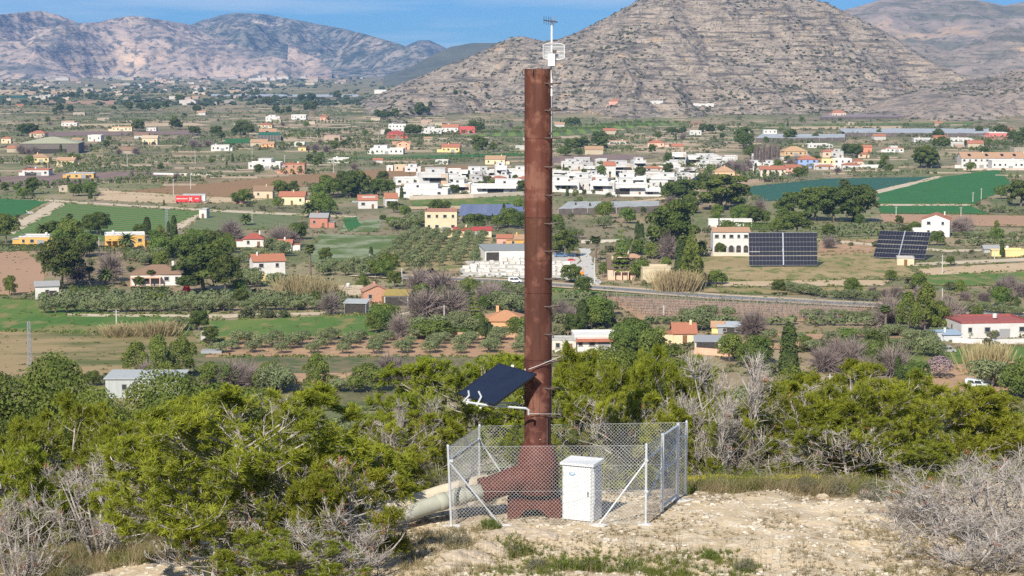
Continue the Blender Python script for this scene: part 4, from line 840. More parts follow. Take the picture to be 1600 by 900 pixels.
bld(568, 610, 474, 455, 'front', BRICK, (.45, .25, .17), 1, 'ruined brick shed with orange gable', 'ruined brick shed', rise=9, rot=.2, wins=2); bld(600, 638, 478, 462, 'shed', GREYW, (.36, .27, .08), 1, 'open lean-to with mossy yellow roof', 'mossy lean-to', rise=6, wins=0, door=False, extra=openfront(0, -.45, .45, 2.6), name='lean_to', cat='shed')
bld(538, 572, 491, 474, 'shed', GREYW, CORR, 1, 'low workshop shelter with metal roof full of scrap', 'scrap shelter', rise=3, wins=0, door=False, extra=openfront(0, -.48, .48, 2.9), name='shelter', cat='shed'); bld(527, 568, 462, 452, 'flat', STONE, STONE, 1, 'plain stone building behind the scrap shelter')
bld(757, 822, 523, 501, 'hip', ORANGE, (.5, .25, .13), 1, 'orange villa with arched porch and chimney left of the column', 'orange villa', rise=13, depth=11, chimney=-.2, wins=3, extra=arches(SHADEIN, 3, 2.1))
bld(898, 988, 549, 527, 'flat', WHITE, None, 1, 'long white house with terracotta band right of the column', 'long white house', rot=.05, depth=10, wins=5, extra=lambda e, w, d, h, s: MB().box((0, -.5, h - .6), (w + .3, 1.0, .7)).build('tiled_band', tile(TERRA), e)); bld(862, 900, 550, 532, 'flat', (.62, .58, .5), GREYW, 1, 'pale grey shed left of the long white house', wins=2, name='shed', cat='shed')
bld(980, 1004, 538, 527, 'gable', PINK, RED, 1, 'small red-roofed annex right of the long white house'); bld(1052, 1088, 537, 521, 'gable', CREAM, TERRA, 1, 'cream cottage with steep terracotta roof', 'steep-roofed cottage', rise=13, depth=8, rot=0); bld(1086, 1126, 550, 534, 'shed', WHITE, (.3, .31, .33), 1, 'grey-roofed carport sheltering a dark red car', 'grey carport', rise=5, wins=0, door=False, extra=openfront(0, -.45, .4, 2.2), name='carport', cat='carport')
bld(1112, 1130, 521, 511, 'gable', YEL, TAN, 1, 'small yellow hut behind the carport'); bld(1122, 1163, 522, 511, 'shed', (.3, .32, .34), (.42, .45, .48), 1, 'blue-grey metal shed behind the carport', 'blue-grey metal shed', rise=4, wins=2, door=False, extra=openfront(0, -.3, .5, 2.0), name='metal_shed', cat='shed')
bld(950, 993, 437, 420, 'gable', (.66, .48, .36), (.17, .12, .09), 1, 'pinkish house with dark roof behind a tall conifer', 'dark-roofed pink house', rise=14, depth=10, rot=0, extra=porch((.66, .5, .38), -.3, .5, 1.5, 4)); bld(1004, 1048, 441, 419, 'flat', (.6, .5, .34), None, 1, 'plain cream windowless shed above dry reeds', 'windowless cream shed', rot=.1, wins=0, door=False, name='shed', cat='shed')
bld(975, 1002, 410, 402, 'hip', BEIGE, TAN, 1, 'beige hut with tan roof beyond the dark-roofed pink house', rise=5)
bld(1114, 1171, 396, 362, 'gable', WHITE, TAN, 2, 'white two-storey farmhouse with arches left of the solar tracker', 'white arched farmhouse', rise=5, depth=9, rot=0, wins=5, chimney=-.4, extra=arches(SHADEIN, 5, 3.0))
for a, b_, lb in ((1107, 1122, 'shortest white trailer, left of three parked beside the pine'), (1125, 1145, 'white trailer in the middle of the three beside the pine'), (1146, 1175, 'longest white trailer, right of the three beside the pine')):
    def wh(e, w, d, h, s):
        for x in (-.4, .3, .4): MB().tube([(w * x, -.1, .1), (w * x, .3, .1)], .5, 10).build('wheel', mat('tyre', (.02, .02, .02)), e)
    bld(a, b_, 354, 344, 'flat', WHITE, None, 1, lb, rot=0, depth=2.6, wins=0, door=False, extra=wh, name='trailer', cat='trailer', parts=False)
bld(1440, 1483, 370, 343, 'front', WHITE, TERRA, 2, 'white two-storey house with small terrace right of the second tracker', 'white gabled house', rise=8, depth=11, rot=-.25, wins=2, extra=lambda e, w, d, h, s: MB().box((-w * .72, 3, 1.6), (w * .45, 6, 3.2)).build('wing', wall(WHITE), e))
bld(1500, 1612, 528, 505, 'flat', WHITE, (.34, .10, .09), 1, 'white villa with flat red roof at the right edge', 'red flat-roofed villa', rot=.12, depth=14, wins=4); bld(1474, 1502, 533, 523, 'shed', (.55, .57, .6), (.3, .4, .5), 1, 'small blue-roofed shelter left of the red flat-roofed villa', rise=3, wins=0, door=False)
bld(1402, 1428, 415, 404, 'flat', CREAM, GREYW, 1, 'cream transformer hut under the second tracker', 'transformer hut', wins=1, name='hut', cat='hut'); bld(1568, 1600, 401, 392, 'flat', YEL, None, 1, 'small cream hut at the right edge above the track', wins=1); bld(1538, 1562, 395, 389, 'gable', GREYW, GREYR, 1, 'low grey-roofed shed among olives near the right edge')
bld(1502, 1556, 263, 247, 'gable', WHITE, TAN, 2, 'left block of the white terraced houses with roof panels', 'terraced houses', rise=8, rot=0, wins=6, extra=pvroof(2)); bld(1557, 1615, 262, 247, 'gable', WHITE, TAN, 2, 'right block of the white terraced houses with roof panels', rise=8, rot=0, wins=6, extra=pvroof(3)); bld(1550, 1600, 259 + 6, 252, 'flat', WHITE, None, 1, 'low white garage block in front of the terraced houses')
bld(1247, 1277, 263, 249, 'hip', (.28, .38, .68), TERRA, 2, 'pale blue house with terracotta roof', 'pale blue house', rise=6); bld(1276, 1284, 262, 250, 'hip', YEL, TERRA, 2, 'narrow yellow house squeezed beside the pale blue one'); bld(1284, 1304, 264, 250, 'flat', YEL, None, 2, 'yellow cube house right of the pale blue one'); bld(1302, 1331, 264, 249, 'flat', WHITE, None, 2, 'white cube house with a carport right of the yellow cube', 'white cube house')
bld(1188, 1228, 276, 265, 'gable', (.7, .62, .5), TERRA, 2, 'pale row house with terracotta roof at the estate entrance', 'estate entrance houses', rise=5); bld(1228, 1252, 272, 262, 'gable', PINK, TERRA, 2, 'pink row house left of the pale blue house', rise=4); bld(1117, 1148, 279, 268, 'hip', (.72, .5, .3), TAN, 1, 'peach house with hipped roof above the big pine', 'peach house', rise=7)
bld(1082, 1114, 293, 282, 'hip', WHITE, SLATE, 1, 'white villa with dark blue pyramid roof', 'blue pyramid-roofed villa', rise=9); bld(1065, 1079, 312, 313 - 10, 'flat', CREAM, None, 1, 'small cream hut left of the big pine'); bld(1225, 1262, 244, 236, 'hip', (.6, .42, .24), (.5, .33, .18), 1, 'ochre chapel-like house with broad tan roof', 'ochre chapel house', rise=7, chimney=.4)
bld(1263, 1297, 231, 226, 'flat', WHITE, None, 1, 'long white wall-like shed beyond the chapel house'); bld(1344, 1362, 238, 230, 'gable', (.75, .25, .17), TERRA, 1, 'salmon red house among pines', 'salmon house'); bld(1384, 1412, 238, 232, 'flat', WHITE, TERRA, 1, 'white bungalow right of the salmon house', 'white bungalow', upper=[(.3, .7, 1.5)])
bld(1428, 1457, 222, 217, 'flat', (.6, .58, .55), None, 1, 'long pale shed left of the mid-field pines'); bld(1484, 1518, 222, 217, 'flat', WHITE, None, 1, 'long white shed right of the mid-field pines'); bld(1545, 1576, 217, 208, 'flat', (.68, .2, .18), WHITE, 1, 'pinkish red villa with white roof edge near the right edge', 'pinkish villa'); bld(1460, 1478, 226 - 4, 215, 'gable', ORANGE, TERRA, 1, 'orange hut between two long sheds')
bld(578, 630, 241, 233, 'flat', WHITE, None, 1, 'long white villa with terrace left of the peach gabled house', 'long white villa', upper=[(.1, .5, 2.4)]); bld(620, 640, 234, 224, 'front', (.72, .42, .28), TERRA, 2, 'peach gabled house beside the long white villa', 'peach gabled house', rise=4); bld(690, 718, 238, 230, 'gable', YEL, TERRA, 1, 'yellow house with red roof right of the peach gabled house', 'yellow red-roofed house'); bld(758, 789, 257, 249, 'gable', CREAM, TAN, 1, 'sand coloured farmhouse left of the column', 'sand farmhouse')
bld(616, 636, 267, 259, 'flat', BEIGE, None, 1, 'plain beige cube beyond the ploughed strip'); bld(604, 614, 267, 260, 'flat', WHITE, None, 1, 'tiny white cube beside the beige cube'); bld(605, 631, 216, 208, 'hip', (.6, .14, .12), RED, 1, 'red farmhouse below the white mansion', 'red farmhouse', rise=4); bld(607, 634, 206, 195, 'flat', WHITE, None, 2, 'white mansion in the pine wood', 'white mansion'); bld(718, 742, 208, 199, 'flat', (.6, .12, .11), None, 1, 'dark pink house left of the citrus rows', 'dark pink house'); bld(690, 716, 206, 199, 'gable', WHITE, TERRA, 1, 'white house with red roof left of the dark pink house'); bld(663, 690, 209, 202, 'flat', WHITE, None, 1, 'white house left of the white red-roofed one by the pine wood', upper=[(.2, .6, 2)])
bld(460, 476, 229, 223, 'flat', WHITE, None, 1, 'white cabin with a yellow shed below it', 'white cabin'); bld(466, 478, 237, 231, 'flat', YEL, TAN, 1, 'yellow shed below the white cabin'); bld(408, 428, 230, 225, 'gable', ORANGE, TAN, 1, 'orange cottage below the green net', 'orange cottage'); bld(520, 545, 255, 248, 'flat', WHITE, None, 1, 'white house with terrace left of the green strip'); bld(680, 700, 257, 251, 'flat', WHITE, None, 1, 'white shed with blue container in the olive plots'); bld(583, 598, 255, 250, 'gable', (.6, .55, .5), TERRA, 1, 'tiny farmhouse above the ploughed strip')
bld(415, 437, 190, 183, 'flat', WHITE, None, 1, 'white villa on the terraced slope', upper=[(.2, .7, 2)]); bld(455, 478, 187, 180, 'flat', WHITE, None, 1, 'long white house beside dark pines on the terraced slope'); bld(403, 425, 200, 195, 'hip', CREAM, TERRA, 1, 'terracotta-roofed house at the foot of the terraces', rise=3); bld(500, 512, 188, 183, 'gable', (.7, .4, .3), TERRA, 1, 'small red-roofed house right of the dark pines'); bld(405, 432, 211, 206, 'gable', CREAM, TAN, 1, 'cream house above the green net')
bld(1193, 1214, 213, 204, 'flat', WHITE, None, 2, 'white modern house beside the big mid-field conifer', 'mid-field white house'); bld(1078, 1096, 211, 205, 'flat', WHITE, None, 1, 'white building with a rounded gable in the scrub', 'rounded white building'); bld(1012, 1038, 230, 223, 'hip', (.7, .45, .34), TERRA, 1, 'peach bungalow with terracotta roof in the scrub', 'peach bungalow', rise=4); bld(954, 984, 226, 221, 'flat', WHITE, TAN, 1, 'long white bungalow left of the peach bungalow'); bld(1200, 1232, 182 - 1, 173, 'hip', (.6, .42, .36), TERRA, 1, 'pink farmhouse at the foot of the limestone hill') if False else None
bld(1300, 1322, 184, 176, 'hip', (.62, .5, .42), TERRA, 1, 'pink farmhouse at the foot of the limestone hill', rise=4)
for a, b_, y0, y1, lb in ((952, 972, 163, 158, 'pale pink farmhouse on the lower hillside'), (1002, 1036, 162, 158, 'long white farm wing left of the hillside pines'), (1072, 1116, 167, 163.5, 'row of white huts right of the hillside pines'), (585, 604, 146, 141, 'white house among hilltop pines')):
    bld(a, b_, y0, y1, 'flat' if 'white' in lb else 'hip', WHITE if 'white' in lb else PINK, None if 'white' in lb else TERRA, 1, lb, at=hill_at((a + b_) / 2, y0), parts=False)
# the white estate: row by row, front to back
EST = [(618, 700, 309, 296, [(.15, .8, 2.6)]), (640, 690, 309, 302, []), (736, 819, 304, 290, [(.45, .9, 3)]), (700, 735, 300, 288, [(.2, .7, 2.5)]), (862, 905, 299, 285, [(0, .6, 3)]), (896, 925, 297, 279, [(.1, .8, 2.4)]), (922, 960, 302, 285, [(.2, .7, 2)]), (962, 1012, 306, 288, [(.1, .55, 3)]), (1004, 1032, 306, 296, []), (655, 700, 290, 272, [(.2, .9, 3)]), (618, 655, 289, 279, []), (700, 728, 286, 277, [(.1, .6, 1.5)]), (718, 752, 279, 268, [(.4, .95, 2.4)]), (748, 775, 276, 267, [(.1, .5, 2)]), (774, 792, 279, 260, [(.2, .8, 2)]), (790, 820, 277, 266, [(.5, 1, 2)]), (776, 819, 290, 283, []), (862, 892, 274, 268, []), (886, 918, 281, 272, []), (912, 936, 268, 262, []), (944, 962, 277, 259, []), (946, 990, 268, 258, [(.2, .8, 2.4)]), (962, 1010, 288, 278, [(.1, .6, 2)]), (990, 1010, 262, 252, [(.2, .8, 2)]), (1010, 1058, 288, 277, [(.4, .9, 2)]), (975, 1030, 278, 271, []), (1010, 1040, 268, 262, []), (1050, 1072, 258, 240, []), (1072, 1095, 257, 246, [(.1, .9, 1.2)]), (1108, 1128, 255, 245, [(.1, .7, 1.2)]), (1128, 1150, 256, 248, []), (1060, 1090, 272, 264, []), (1165, 1190, 264, 256, [(.3, .8, 1.8)]), (1192, 1214, 262, 256, [(.2, .8, 1.8)]), (1232, 1252, 258, 254, []), (560, 590, 326, 313, [(.2, .9, 1.4)]), (602, 622, 322, 310, []), (1322, 1350, 260, 256, []), (925, 950, 284, 276, []), (1030, 1060, 300, 293, [])]
WINW[0] = 1.7
ACC = [wall((.42, .40, .38)), wall((.52, .38, .26)), SHADEIN, PV]
def terrace(i):                              # flat panel coloured dark as terrace shade, stone-clad accent and a low planter
    def f(e, w, d, h, s):
        q = R.uniform(-.3, .1); b = MB().box((w * q, -.03, h * .36), (w * R.uniform(.25, .5), .1, h * .5)); b.build('terrace_shade_panel', SHADEIN, e)
        if i % 3 == 0: MB().box((w * .36, -.06, h * .5), (w * .2, .12, h * .96)).build('accent_cladding', ACC[i % 2], e)
        MB().box((0, -1.2, h * .72), (w * .8, 2.4, .18)).build('canopy', wall((.62, .61, .59)), e)
        MB().box((0, -4, .4), (w * 1.05, .25, 1.1)).build('garden_parapet', wall((.70, .68, .64)), e)
    return f
for i, (a, b_, y0, y1, up) in enumerate(EST):
    rc = None; rf = 'flat'
    if i in (20, 35, 36): rf, rc = 'gable', TERRA
    bld(a, b_, y0, y1, rf, (lambda q: (q, q * .985, q * .955))((.64, .55, .67, .60)[i % 4]), rc, 1, None, None, 'white flat-roofed villa' if rf == 'flat' else 'white villa with small tiled roof', upper=up, depth=10, wins=R.choice((1, 2, 2, 3)), rot=R.uniform(-.2, .2), group='villas of the white estate', name='villa', cat='villa', extra=terrace(i) if i % 5 else None)
WINW[0] = 1.0
for a, b_, y0, y1 in ((764, 788, 277, 271), (800, 822, 275, 270)): bld(a, b_, y0 - 4, y1 - 4, 'hip', WHITE, (.4, .1, .08), 1, None, None, 'white villa with dark red roof', group='villas of the white estate', name='villa', cat='villa', rise=4)
g = np.random.default_rng(301); WINW[0] = 1.6                 # smaller buildings packed between the villas
for i in range(62):
    px, py = (g.uniform(625, 812), g.uniform(268, 300)) if i < 18 else (g.uniform(866, 1065), g.uniform(252, 300)) if i < 44 else (g.uniform(1065, 1345), g.uniform(246, 270))
    w_, h_ = g.uniform(14, 32), g.uniform(5, 9.5); t_ = g.random(); rc = TERRA if (t_ < .18 or (i >= 44 and t_ < .5)) else None; q = g.uniform(.46, .66); c_ = (q, q * .98, q * .95) if i < 44 or t_ > .35 else (.66, .5, .36)
    bld(px, px + w_, py, py - h_, 'hip' if rc else 'flat', c_, rc, 1, None, None, 'small white building' if i < 44 else 'small pale house', wins=2, depth=8, upper=[] if rc or g.random() < .6 else [(.2, .75, 1.8)], group='small buildings of the white estate', name='outbuilding', cat='building', rise=3 if rc else None)
WINW[0] = 1.0
for i in range(64):                          # farmhouses dotted over the plain
    px, py = g.uniform(-10, 1610), 140 + 105 * g.random()
    if (px > 700 and py < 196) or any(inpoly(np.array(px), np.array(py), f) for f in FIELDS): continue
    k_ = (py - 95) / 70; w_, h_ = g.uniform(7, 15) * k_, g.uniform(2.6, 3.8) * k_; t_ = g.random(); c_ = ((.52, .50, .47), (.40, .34, .27), (.44, .32, .25), (.48, .41, .30))[i % 4]; rc = (TERRA, TAN, BROWN)[i % 3] if t_ < .6 else None
    bld(px, px + w_, py, py - h_, 'gable' if rc else 'flat', c_, rc, 1, None, None, ('pale', 'sand coloured', 'pinkish', 'cream')[i % 4] + (' cottage' if rc else ' flat shed'), wins=2, group='farm buildings of the plain', name='farm_building', cat='building', parts=False)
# low clutter walls of the estate and farms: each garden wall is a thing
def gwall(pts, h, m, label, name='garden_wall', t=.3, cat='wall'):
    b = MB(); P = [G(*p) for p in pts]; e = empty(name, P[0])
    for i in range(len(P) - 1):
        a, c = P[i] - P[0], P[i + 1] - P[0]; L_ = np.linalg.norm(c - a); n = max(1, int(L_ / 14)); an = math.atan2(c[1] - a[1], c[0] - a[0])
        for k in range(n): q = a + (c - a) * (k + .5) / n; MB().box((q[0], q[1], h / 2 - .1), (L_ / n - .06, t, h + .2), an).build('wall_panel', m, e)
    return tag(e, label, cat)
WW = wall(WHITE)
for pts, h, m, lb in [([(640, 312), (740, 309), (818, 305)], 2.0, wall((.6, .52, .42)), 'long beige garden wall below the front villas left of the column'), ([(876, 300), (930, 303), (962, 305)], 1.6, WW, 'white garden wall below the front villas right of the column'), ([(880, 272), (960, 272), (1050, 274)], 1.8, WW, 'white boundary wall through the middle of the estate'),
  ([(1115, 265), (1170, 264)], 2, WW, 'white boundary wall at the far right of the estate'), ([(1085, 553), (1128, 556), (1176, 556)], 1.6, mat('salmon_wall', (.62, .32, .22), (.7, .42, .3), .5), 'low salmon garden wall in front of the grey carport'), ([(1488, 535), (1540, 538), (1612, 536)], 1.2, WW, 'white railing wall by the pool at the right edge'),
  ([(908, 380), (1000, 378), (1035, 384)], 1.2, wall((.6, .56, .48)), 'pale wall behind the lawn with olives'), ([(1076, 392), (1115, 400), (1172, 401)], 1.4, wall((.62, .55, .45)), 'pale wall in front of the white arched farmhouse'), ([(835, 528), (700, 527), (640, 529)], 1.3, wall((.55, .35, .22)), 'low terracotta wall behind the diagonal olive rows'), ([(240, 273), (290, 274), (330, 274)], 1.2, WW, 'long white wall among the left olive plots'), ([(1300, 264), (1340, 262), (1375, 262)], 2, WW, 'white wall of the estate beside the bluish field'), ([(1505, 266), (1612, 266)], 1.5, wall((.55, .45, .38)), 'wall below the terraced houses'), ([(1140, 289), (1200, 284), (1240, 276)], 2.2, wall((.66, .5, .36)), 'ochre wall along the bluish field')]:
    gwall(pts, h, m, lb)
# clipped hedges
def hedge(p0, p1, h, w, label, m=None, n=None):
    a, b = G(*p0), G(*p1); L_ = np.linalg.norm(b - a); g = np.random.default_rng(int(p0[0] * 7 + p0[1])); n = n or int(min(2600, L_ * h * 14))
    P = np.stack([g.random(n) * L_, (g.random(n) - .5) * w, g.random(n) ** .6 * h], -1); face = g.random(n) < .75; P[face, 1] = -w / 2 * (.9 + .2 * g.random(face.sum())); top = g.random(n) < .35; P[top, 2] = h * (.95 + .1 * g.random(top.sum()))
    A, B_, _ = frames(np.where(top[:, None], [[0, 0, 1.]], [[0, -1., 0]]) + g.normal(0, .4, (n, 3))); s = .28 * (.6 + .8 * g.random((n, 1)))
    V = rotz(np.stack([P - A * s, P - B_ * s, P + A * s, P + B_ * s], 1).reshape(-1, 3), math.atan2(b[1] - a[1], b[0] - a[0]))
    e = obj('hedge', mesh('hedge', V, [np.arange(n * 4).reshape(-1, 4)], None, [m or LC]), None, a); return tag(e, label, 'hedge')
hedge((-20, 392), (66, 392), 2.4, 1.2, 'clipped dark hedge in front of the left ochre house'); hedge((118, 392), (200, 393), 2.0, 1, 'clipped hedge below the ochre palm house'); hedge((115, 459), (172, 458), 2.2, 1.2, 'clipped hedge left of the columned bungalow'); hedge((206, 459), (264, 459), 2.0, 1.2, 'clipped hedge in front of the columned bungalow')
hedge((545, 219), (720, 215), 4, 3, 'long dark green hedge line below the red farmhouse'); hedge((1140, 358), (1210, 360), 3, 2, 'green hedge right of the white trailers', LB); hedge((645, 524), (760, 526), 2.2, 1.2, 'hedge left of the orange villa', LB)

# ---------------------------------------------------------------- trees of the valley, one by one
for k, px, py, h, w, lb in [
 ('pine', 97, 452, 82, 70, 'large dense pine beside the ploughed field at left'), ('pine', 318, 458, 84, 88, 'large umbrella pine right of the columned bungalow'), ('pine', 352, 462, 66, 50, 'dark pine hugging the large umbrella pine'), ('pine', 1052, 404, 96, 78, 'tall rounded pine in the centre right above the conifer garden'), ('pine', 1130, 328, 60, 78, 'broad dark pine left of the bluish field'), ('pine', 1065, 320, 42, 56, 'pine left of the broad dark pine by the bluish field'), ('pine', 1245, 368, 40, 48, 'round pine behind the first solar tracker'),
 ('pine', 1238, 338, 40, 44, 'leftmost pine of the wood below the bluish field'), ('pine', 1275, 345, 56, 52, 'second pine of the wood below the bluish field'), ('pine', 1305, 346, 58, 56, 'tallest pine of the wood below the bluish field'), ('pine', 1340, 348, 60, 62, 'rightmost pine of the wood below the bluish field'), ('pine', 1595, 322, 44, 44, 'dark pine cut by the right edge above the ploughed field'), ('pine', 10, 380, 46, 42, 'dark trees at the left edge above the clipped hedge'),
 ('pine', 882, 402, 46, 40, 'round pine right of the column beside the gravel drive'), ('broad', 745, 357, 24, 36, 'bright green round tree beside the cream block'), ('olive', 655, 428, 32, 34, 'single olive with a visible trunk beside the road'), ('palm', 485, 430, 52, 22, 'tall shaggy fan palm right of the white arched house'), ('palm', 109, 362, 30, 16, 'tall fan palm above the left ochre house'), ('datepalm', 68, 372, 24, 34, 'date palm behind the left ochre house'), ('datepalm', 198, 390, 28, 34, 'date palm in front of the ochre palm house'), ('datepalm', 484, 340, 26, 34, 'date palm above the dark red house'), ('datepalm', 384, 352, 20, 26, 'date palm above the row crop field'),
 ('datepalm', 165, 446, 30, 30, 'date palm left of the columned bungalow'), ('palm', 236, 446, 26, 18, 'fan palm in front of the columned bungalow porch'), ('palm', 141, 448, 34, 22, 'fan palm left of the date palm at the bungalow'), ('palm', 205, 440, 24, 18, 'fan palm behind the columned bungalow'), ('palm', 1383, 518, 44, 26, 'fan palm below the vineyard in front of dark trees'), ('palm', 780, 354, 20, 14, 'fan palm right of the bright green round tree'), ('palm', 877, 372, 20, 12, 'slim palm right of the column beyond the drive'), ('palm', 930, 408, 42, 26, 'leaning fan palm beside the gravel drive'), ('datepalm', 1260, 306, 14, 24, 'date palm below the bluish field'), ('datepalm', 1318, 292, 14, 22, 'date palm among the pines right of the cube house'),
 ('araucaria', 740, 516, 62, 30, 'tiered conifer left of the orange villa'), ('araucaria', 970, 436, 82, 34, 'tall loose conifer in front of the dark-roofed pink house'), ('pine', 893, 442, 30, 32, 'small leaning pine at the entrance of the stone yard'), ('broad', 1000, 438, 34, 30, 'dark round tree beside the dark-roofed pink house'), ('pepper', 1080, 452, 80, 36, 'tall yellow-green tree beside the side lane'), ('cypress', 1062, 440, 66, 18, 'tall pale cypress left of the yellow-green tree'), ('bare', 1045, 406, 40, 34, 'leafless grey tree below the tall rounded pine'),
 ('cypress', 1232, 600, 98, 32, 'tall cypress standing above the pines right of centre'), ('cypress', 1408, 500, 44, 16, 'cypress rising among the dark trees below the vineyard'), ('cypress', 230, 372, 34, 14, 'cypress right of the ochre palm house'), ('cypress', 272, 376, 40, 12, 'dark cypress beside the lattice mast'), ('pepper', 1418, 520, 60, 36, 'left tree of the dense dark green clump below the vineyard'), ('pepper', 1445, 520, 72, 44, 'tallest tree of the dense dark green clump below the vineyard'), ('pepper', 1468, 518, 44, 34, 'right tree of the dense dark green clump below the vineyard'),
 ('pepper', 212, 590, 52, 44, 'left weeping tree behind the pale metal shed'), ('pepper', 250, 595, 66, 42, 'middle weeping tree behind the pale metal shed'), ('pepper', 285, 592, 62, 44, 'right weeping tree behind the pale metal shed'), ('bare', 228, 600, 34, 30, 'leafless purple tree between the weeping trees'), ('pepper', 495, 612, 56, 46, 'taller light green weeping tree in the middle left'), ('pepper', 575, 615, 44, 60, 'wide light green weeping tree in the middle left'), ('olive', 530, 614, 24, 36, 'grey olive between the two light green trees'), ('reed', 470, 466, 34, 60, 'tall dry reed clump right of the white arched house'), ('reed', 500, 470, 30, 50, 'second dry reed clump left of the ruined brick shed'), ('reed', 1052, 456, 32, 56, 'dry reed clump below the windowless cream shed'), ('reed', 1080, 452, 26, 30, 'smaller dry reed clump beside the side lane'), ('reed', 1542, 580, 42, 60, 'large dry reed clump near the right edge'), ('reed', 190, 524, 16, 60, 'dry reeds at the edge of the dry field, left part'), ('reed', 245, 524, 20, 60, 'dry reeds at the edge of the dry field, right part'),
 ('almond', 1468, 592, 36, 44, 'pink blossoming almond tree near the right edge'), ('bare', 120, 442, 40, 40, 'reddish leafless tree left of the columned bungalow'), ('bare', 175, 440, 44, 40, 'brownish leafless tree behind the palms of the bungalow'), ('bare', 655, 462, 40, 44, 'leafless tree left of the tiered conifer, back'), ('bare', 690, 470, 44, 60, 'widest leafless tree left of the tiered conifer'), ('bare', 665, 500, 46, 60, 'leafless tree in front of the hedge left of the orange villa'), ('bare', 705, 500, 48, 56, 'leafless tree touching the tiered conifer'), ('bare', 625, 528, 36, 36, 'small purple leafless tree above the diagonal olive rows'), ('broad', 675, 530, 30, 60, 'wide dark evergreen left of the orange villa'), ('bare', 1395, 590, 48, 50, 'pruned thick-trunked pale tree stump at right'), ('bare', 1350, 592, 34, 34, 'pruned pale tree left of the thick pale stump'), ('bare', 515, 492, 34, 34, 'leafless tree left of the scrap shelter')]:
    tree(k, px, py, h, w, lb)
# slope below the foreground pines
for k, px, top, d, w, lb in [('slopepine', 18, 556, 150, 150, 'dark tree at the left edge above the foreground pines'), ('slopepepper', 85, 596, 175, 110, 'pale weeping tree left of the metal shed'), ('slopepine', 320, 576, 140, 120, 'dark conifer in front of the metal shed'), ('slopepepper', 250, 605, 150, 90, 'weeping tree hiding the right end of the metal shed'), ('slopepine', 30, 640, 120, 130, 'bluish dark pine on the slope at the left'), ('slopepepper', 150, 640, 130, 130, 'leafy tree on the slope below the metal shed'), ('slopeolive', 560, 648, 180, 120, 'grey-green tree on the slope in the middle left'), ('slopeolive', 640, 655, 190, 110, 'second grey-green tree on the slope in the middle left'), ('slopepine', 1000, 528, 165, 80, 'dark round tree right of the long white house'), ('slopepepper', 940, 572, 150, 120, 'green tree hiding the long white house'), ('slopepine', 1290, 612, 120, 130, 'dark green tree behind the broad bright pine'), ('slopepepper', 1240, 600, 110, 130, 'fresh green tree below the tall cypress'), ('slopepine', 1500, 622, 130, 150, 'dark tree right of the broad bright pine'), ('slopepepper', 1580, 640, 110, 120, 'leafy tree at the right edge above the dead shrubs'), ('slopeolive', 1190, 600, 120, 110, 'olive behind the bare grey tree')]:
    q = D(px, top, d); zb = float(max(hillz(q[0], d), VZ)); p = (q[0], d, zb); hp = (q[2] - zb) * sc(p); tree(k, px, 0, hp, max(w, hp * .72), lb, loc=p)
NUM = 'first second third fourth fifth sixth seventh eighth ninth tenth eleventh twelfth thirteenth fourteenth fifteenth sixteenth seventeenth eighteenth nineteenth twentieth'.split()
def num(i): return NUM[i] if i < 20 else ('twenty-' + NUM[i - 20] if i < 29 else ('thirty-' + NUM[i - 30] if 30 <= i < 39 else str(i + 1) + 'th'))
def grove(k, rows_, n, h, text, w=None, jx=2.0, jy=0.6, rowword='row'):
    """rows_: ((px0,py0),(px1,py1)) per row, near end first"""
    for r, (a, b) in enumerate(rows_):
        for i in range(n):
            t = (i + .5) / n; A, B = G(*a), G(*b); p = A + (B - A) * t; px, py = proj(p)
            px += R.gauss(0, jx); py += R.gauss(0, jy); p = G(px, py)
            hh = h * sc(p) * R.uniform(.8, 1.2)
            tree(k, px, py, hh, w and hh * w, 'olive tree, %s from the front in %s row %s' % (num(i), num(r), text), 'trees ' + text)
NAME1 = {'olive': 'olive tree', 'citrus': 'citrus tree', 'palm': 'fan palm'}; MASS = []
def strip(k, a, b, n, h, text, w=None, jy=.5, mass=False):
    if mass:
        for i in range(n): t = (i + .5) / n; MASS.append((G(a[0] + (b[0] - a[0]) * t + R.gauss(0, 2), a[1] + (b[1] - a[1]) * t + R.gauss(0, jy)), h * R.uniform(.75, 1.2)))
        return
    for i in range(n):
        px = a[0] + (b[0] - a[0]) * (i + .5) / n + R.gauss(0, 2); py = a[1] + (b[1] - a[1]) * (i + .5) / n + R.gauss(0, jy); p = G(px, py); hh = h * sc(p) * R.uniform(.75, 1.2)
        tree(k, px, py, hh, w and hh * w, '%s, %s from left in %s' % (NAME1[k], num(i), text), k + ' trees in ' + text)
grove('olive', [((578 + 27 * r, 421 - r * .6), (652 + 17 * r, 367)) for r in range(7)], 10, 3.8, 'of the grove by the stone yard', 1.02)
grove('olive', [((343 + 46.5 * r, 556), (392 + 43.5 * r, 529)) for r in range(11)], 4, 3.1, 'of the diagonal olive rows', 1.35)
for y, t, h in ((489, 'the front row of the long olive belt', 3.7), (481, 'the middle row of the long olive belt', 3.6), (474, 'the back row of the long olive belt', 3.6)): strip('olive', (62, y), (538, y - 5), 29, h, t, 1.25, mass=y < 485)
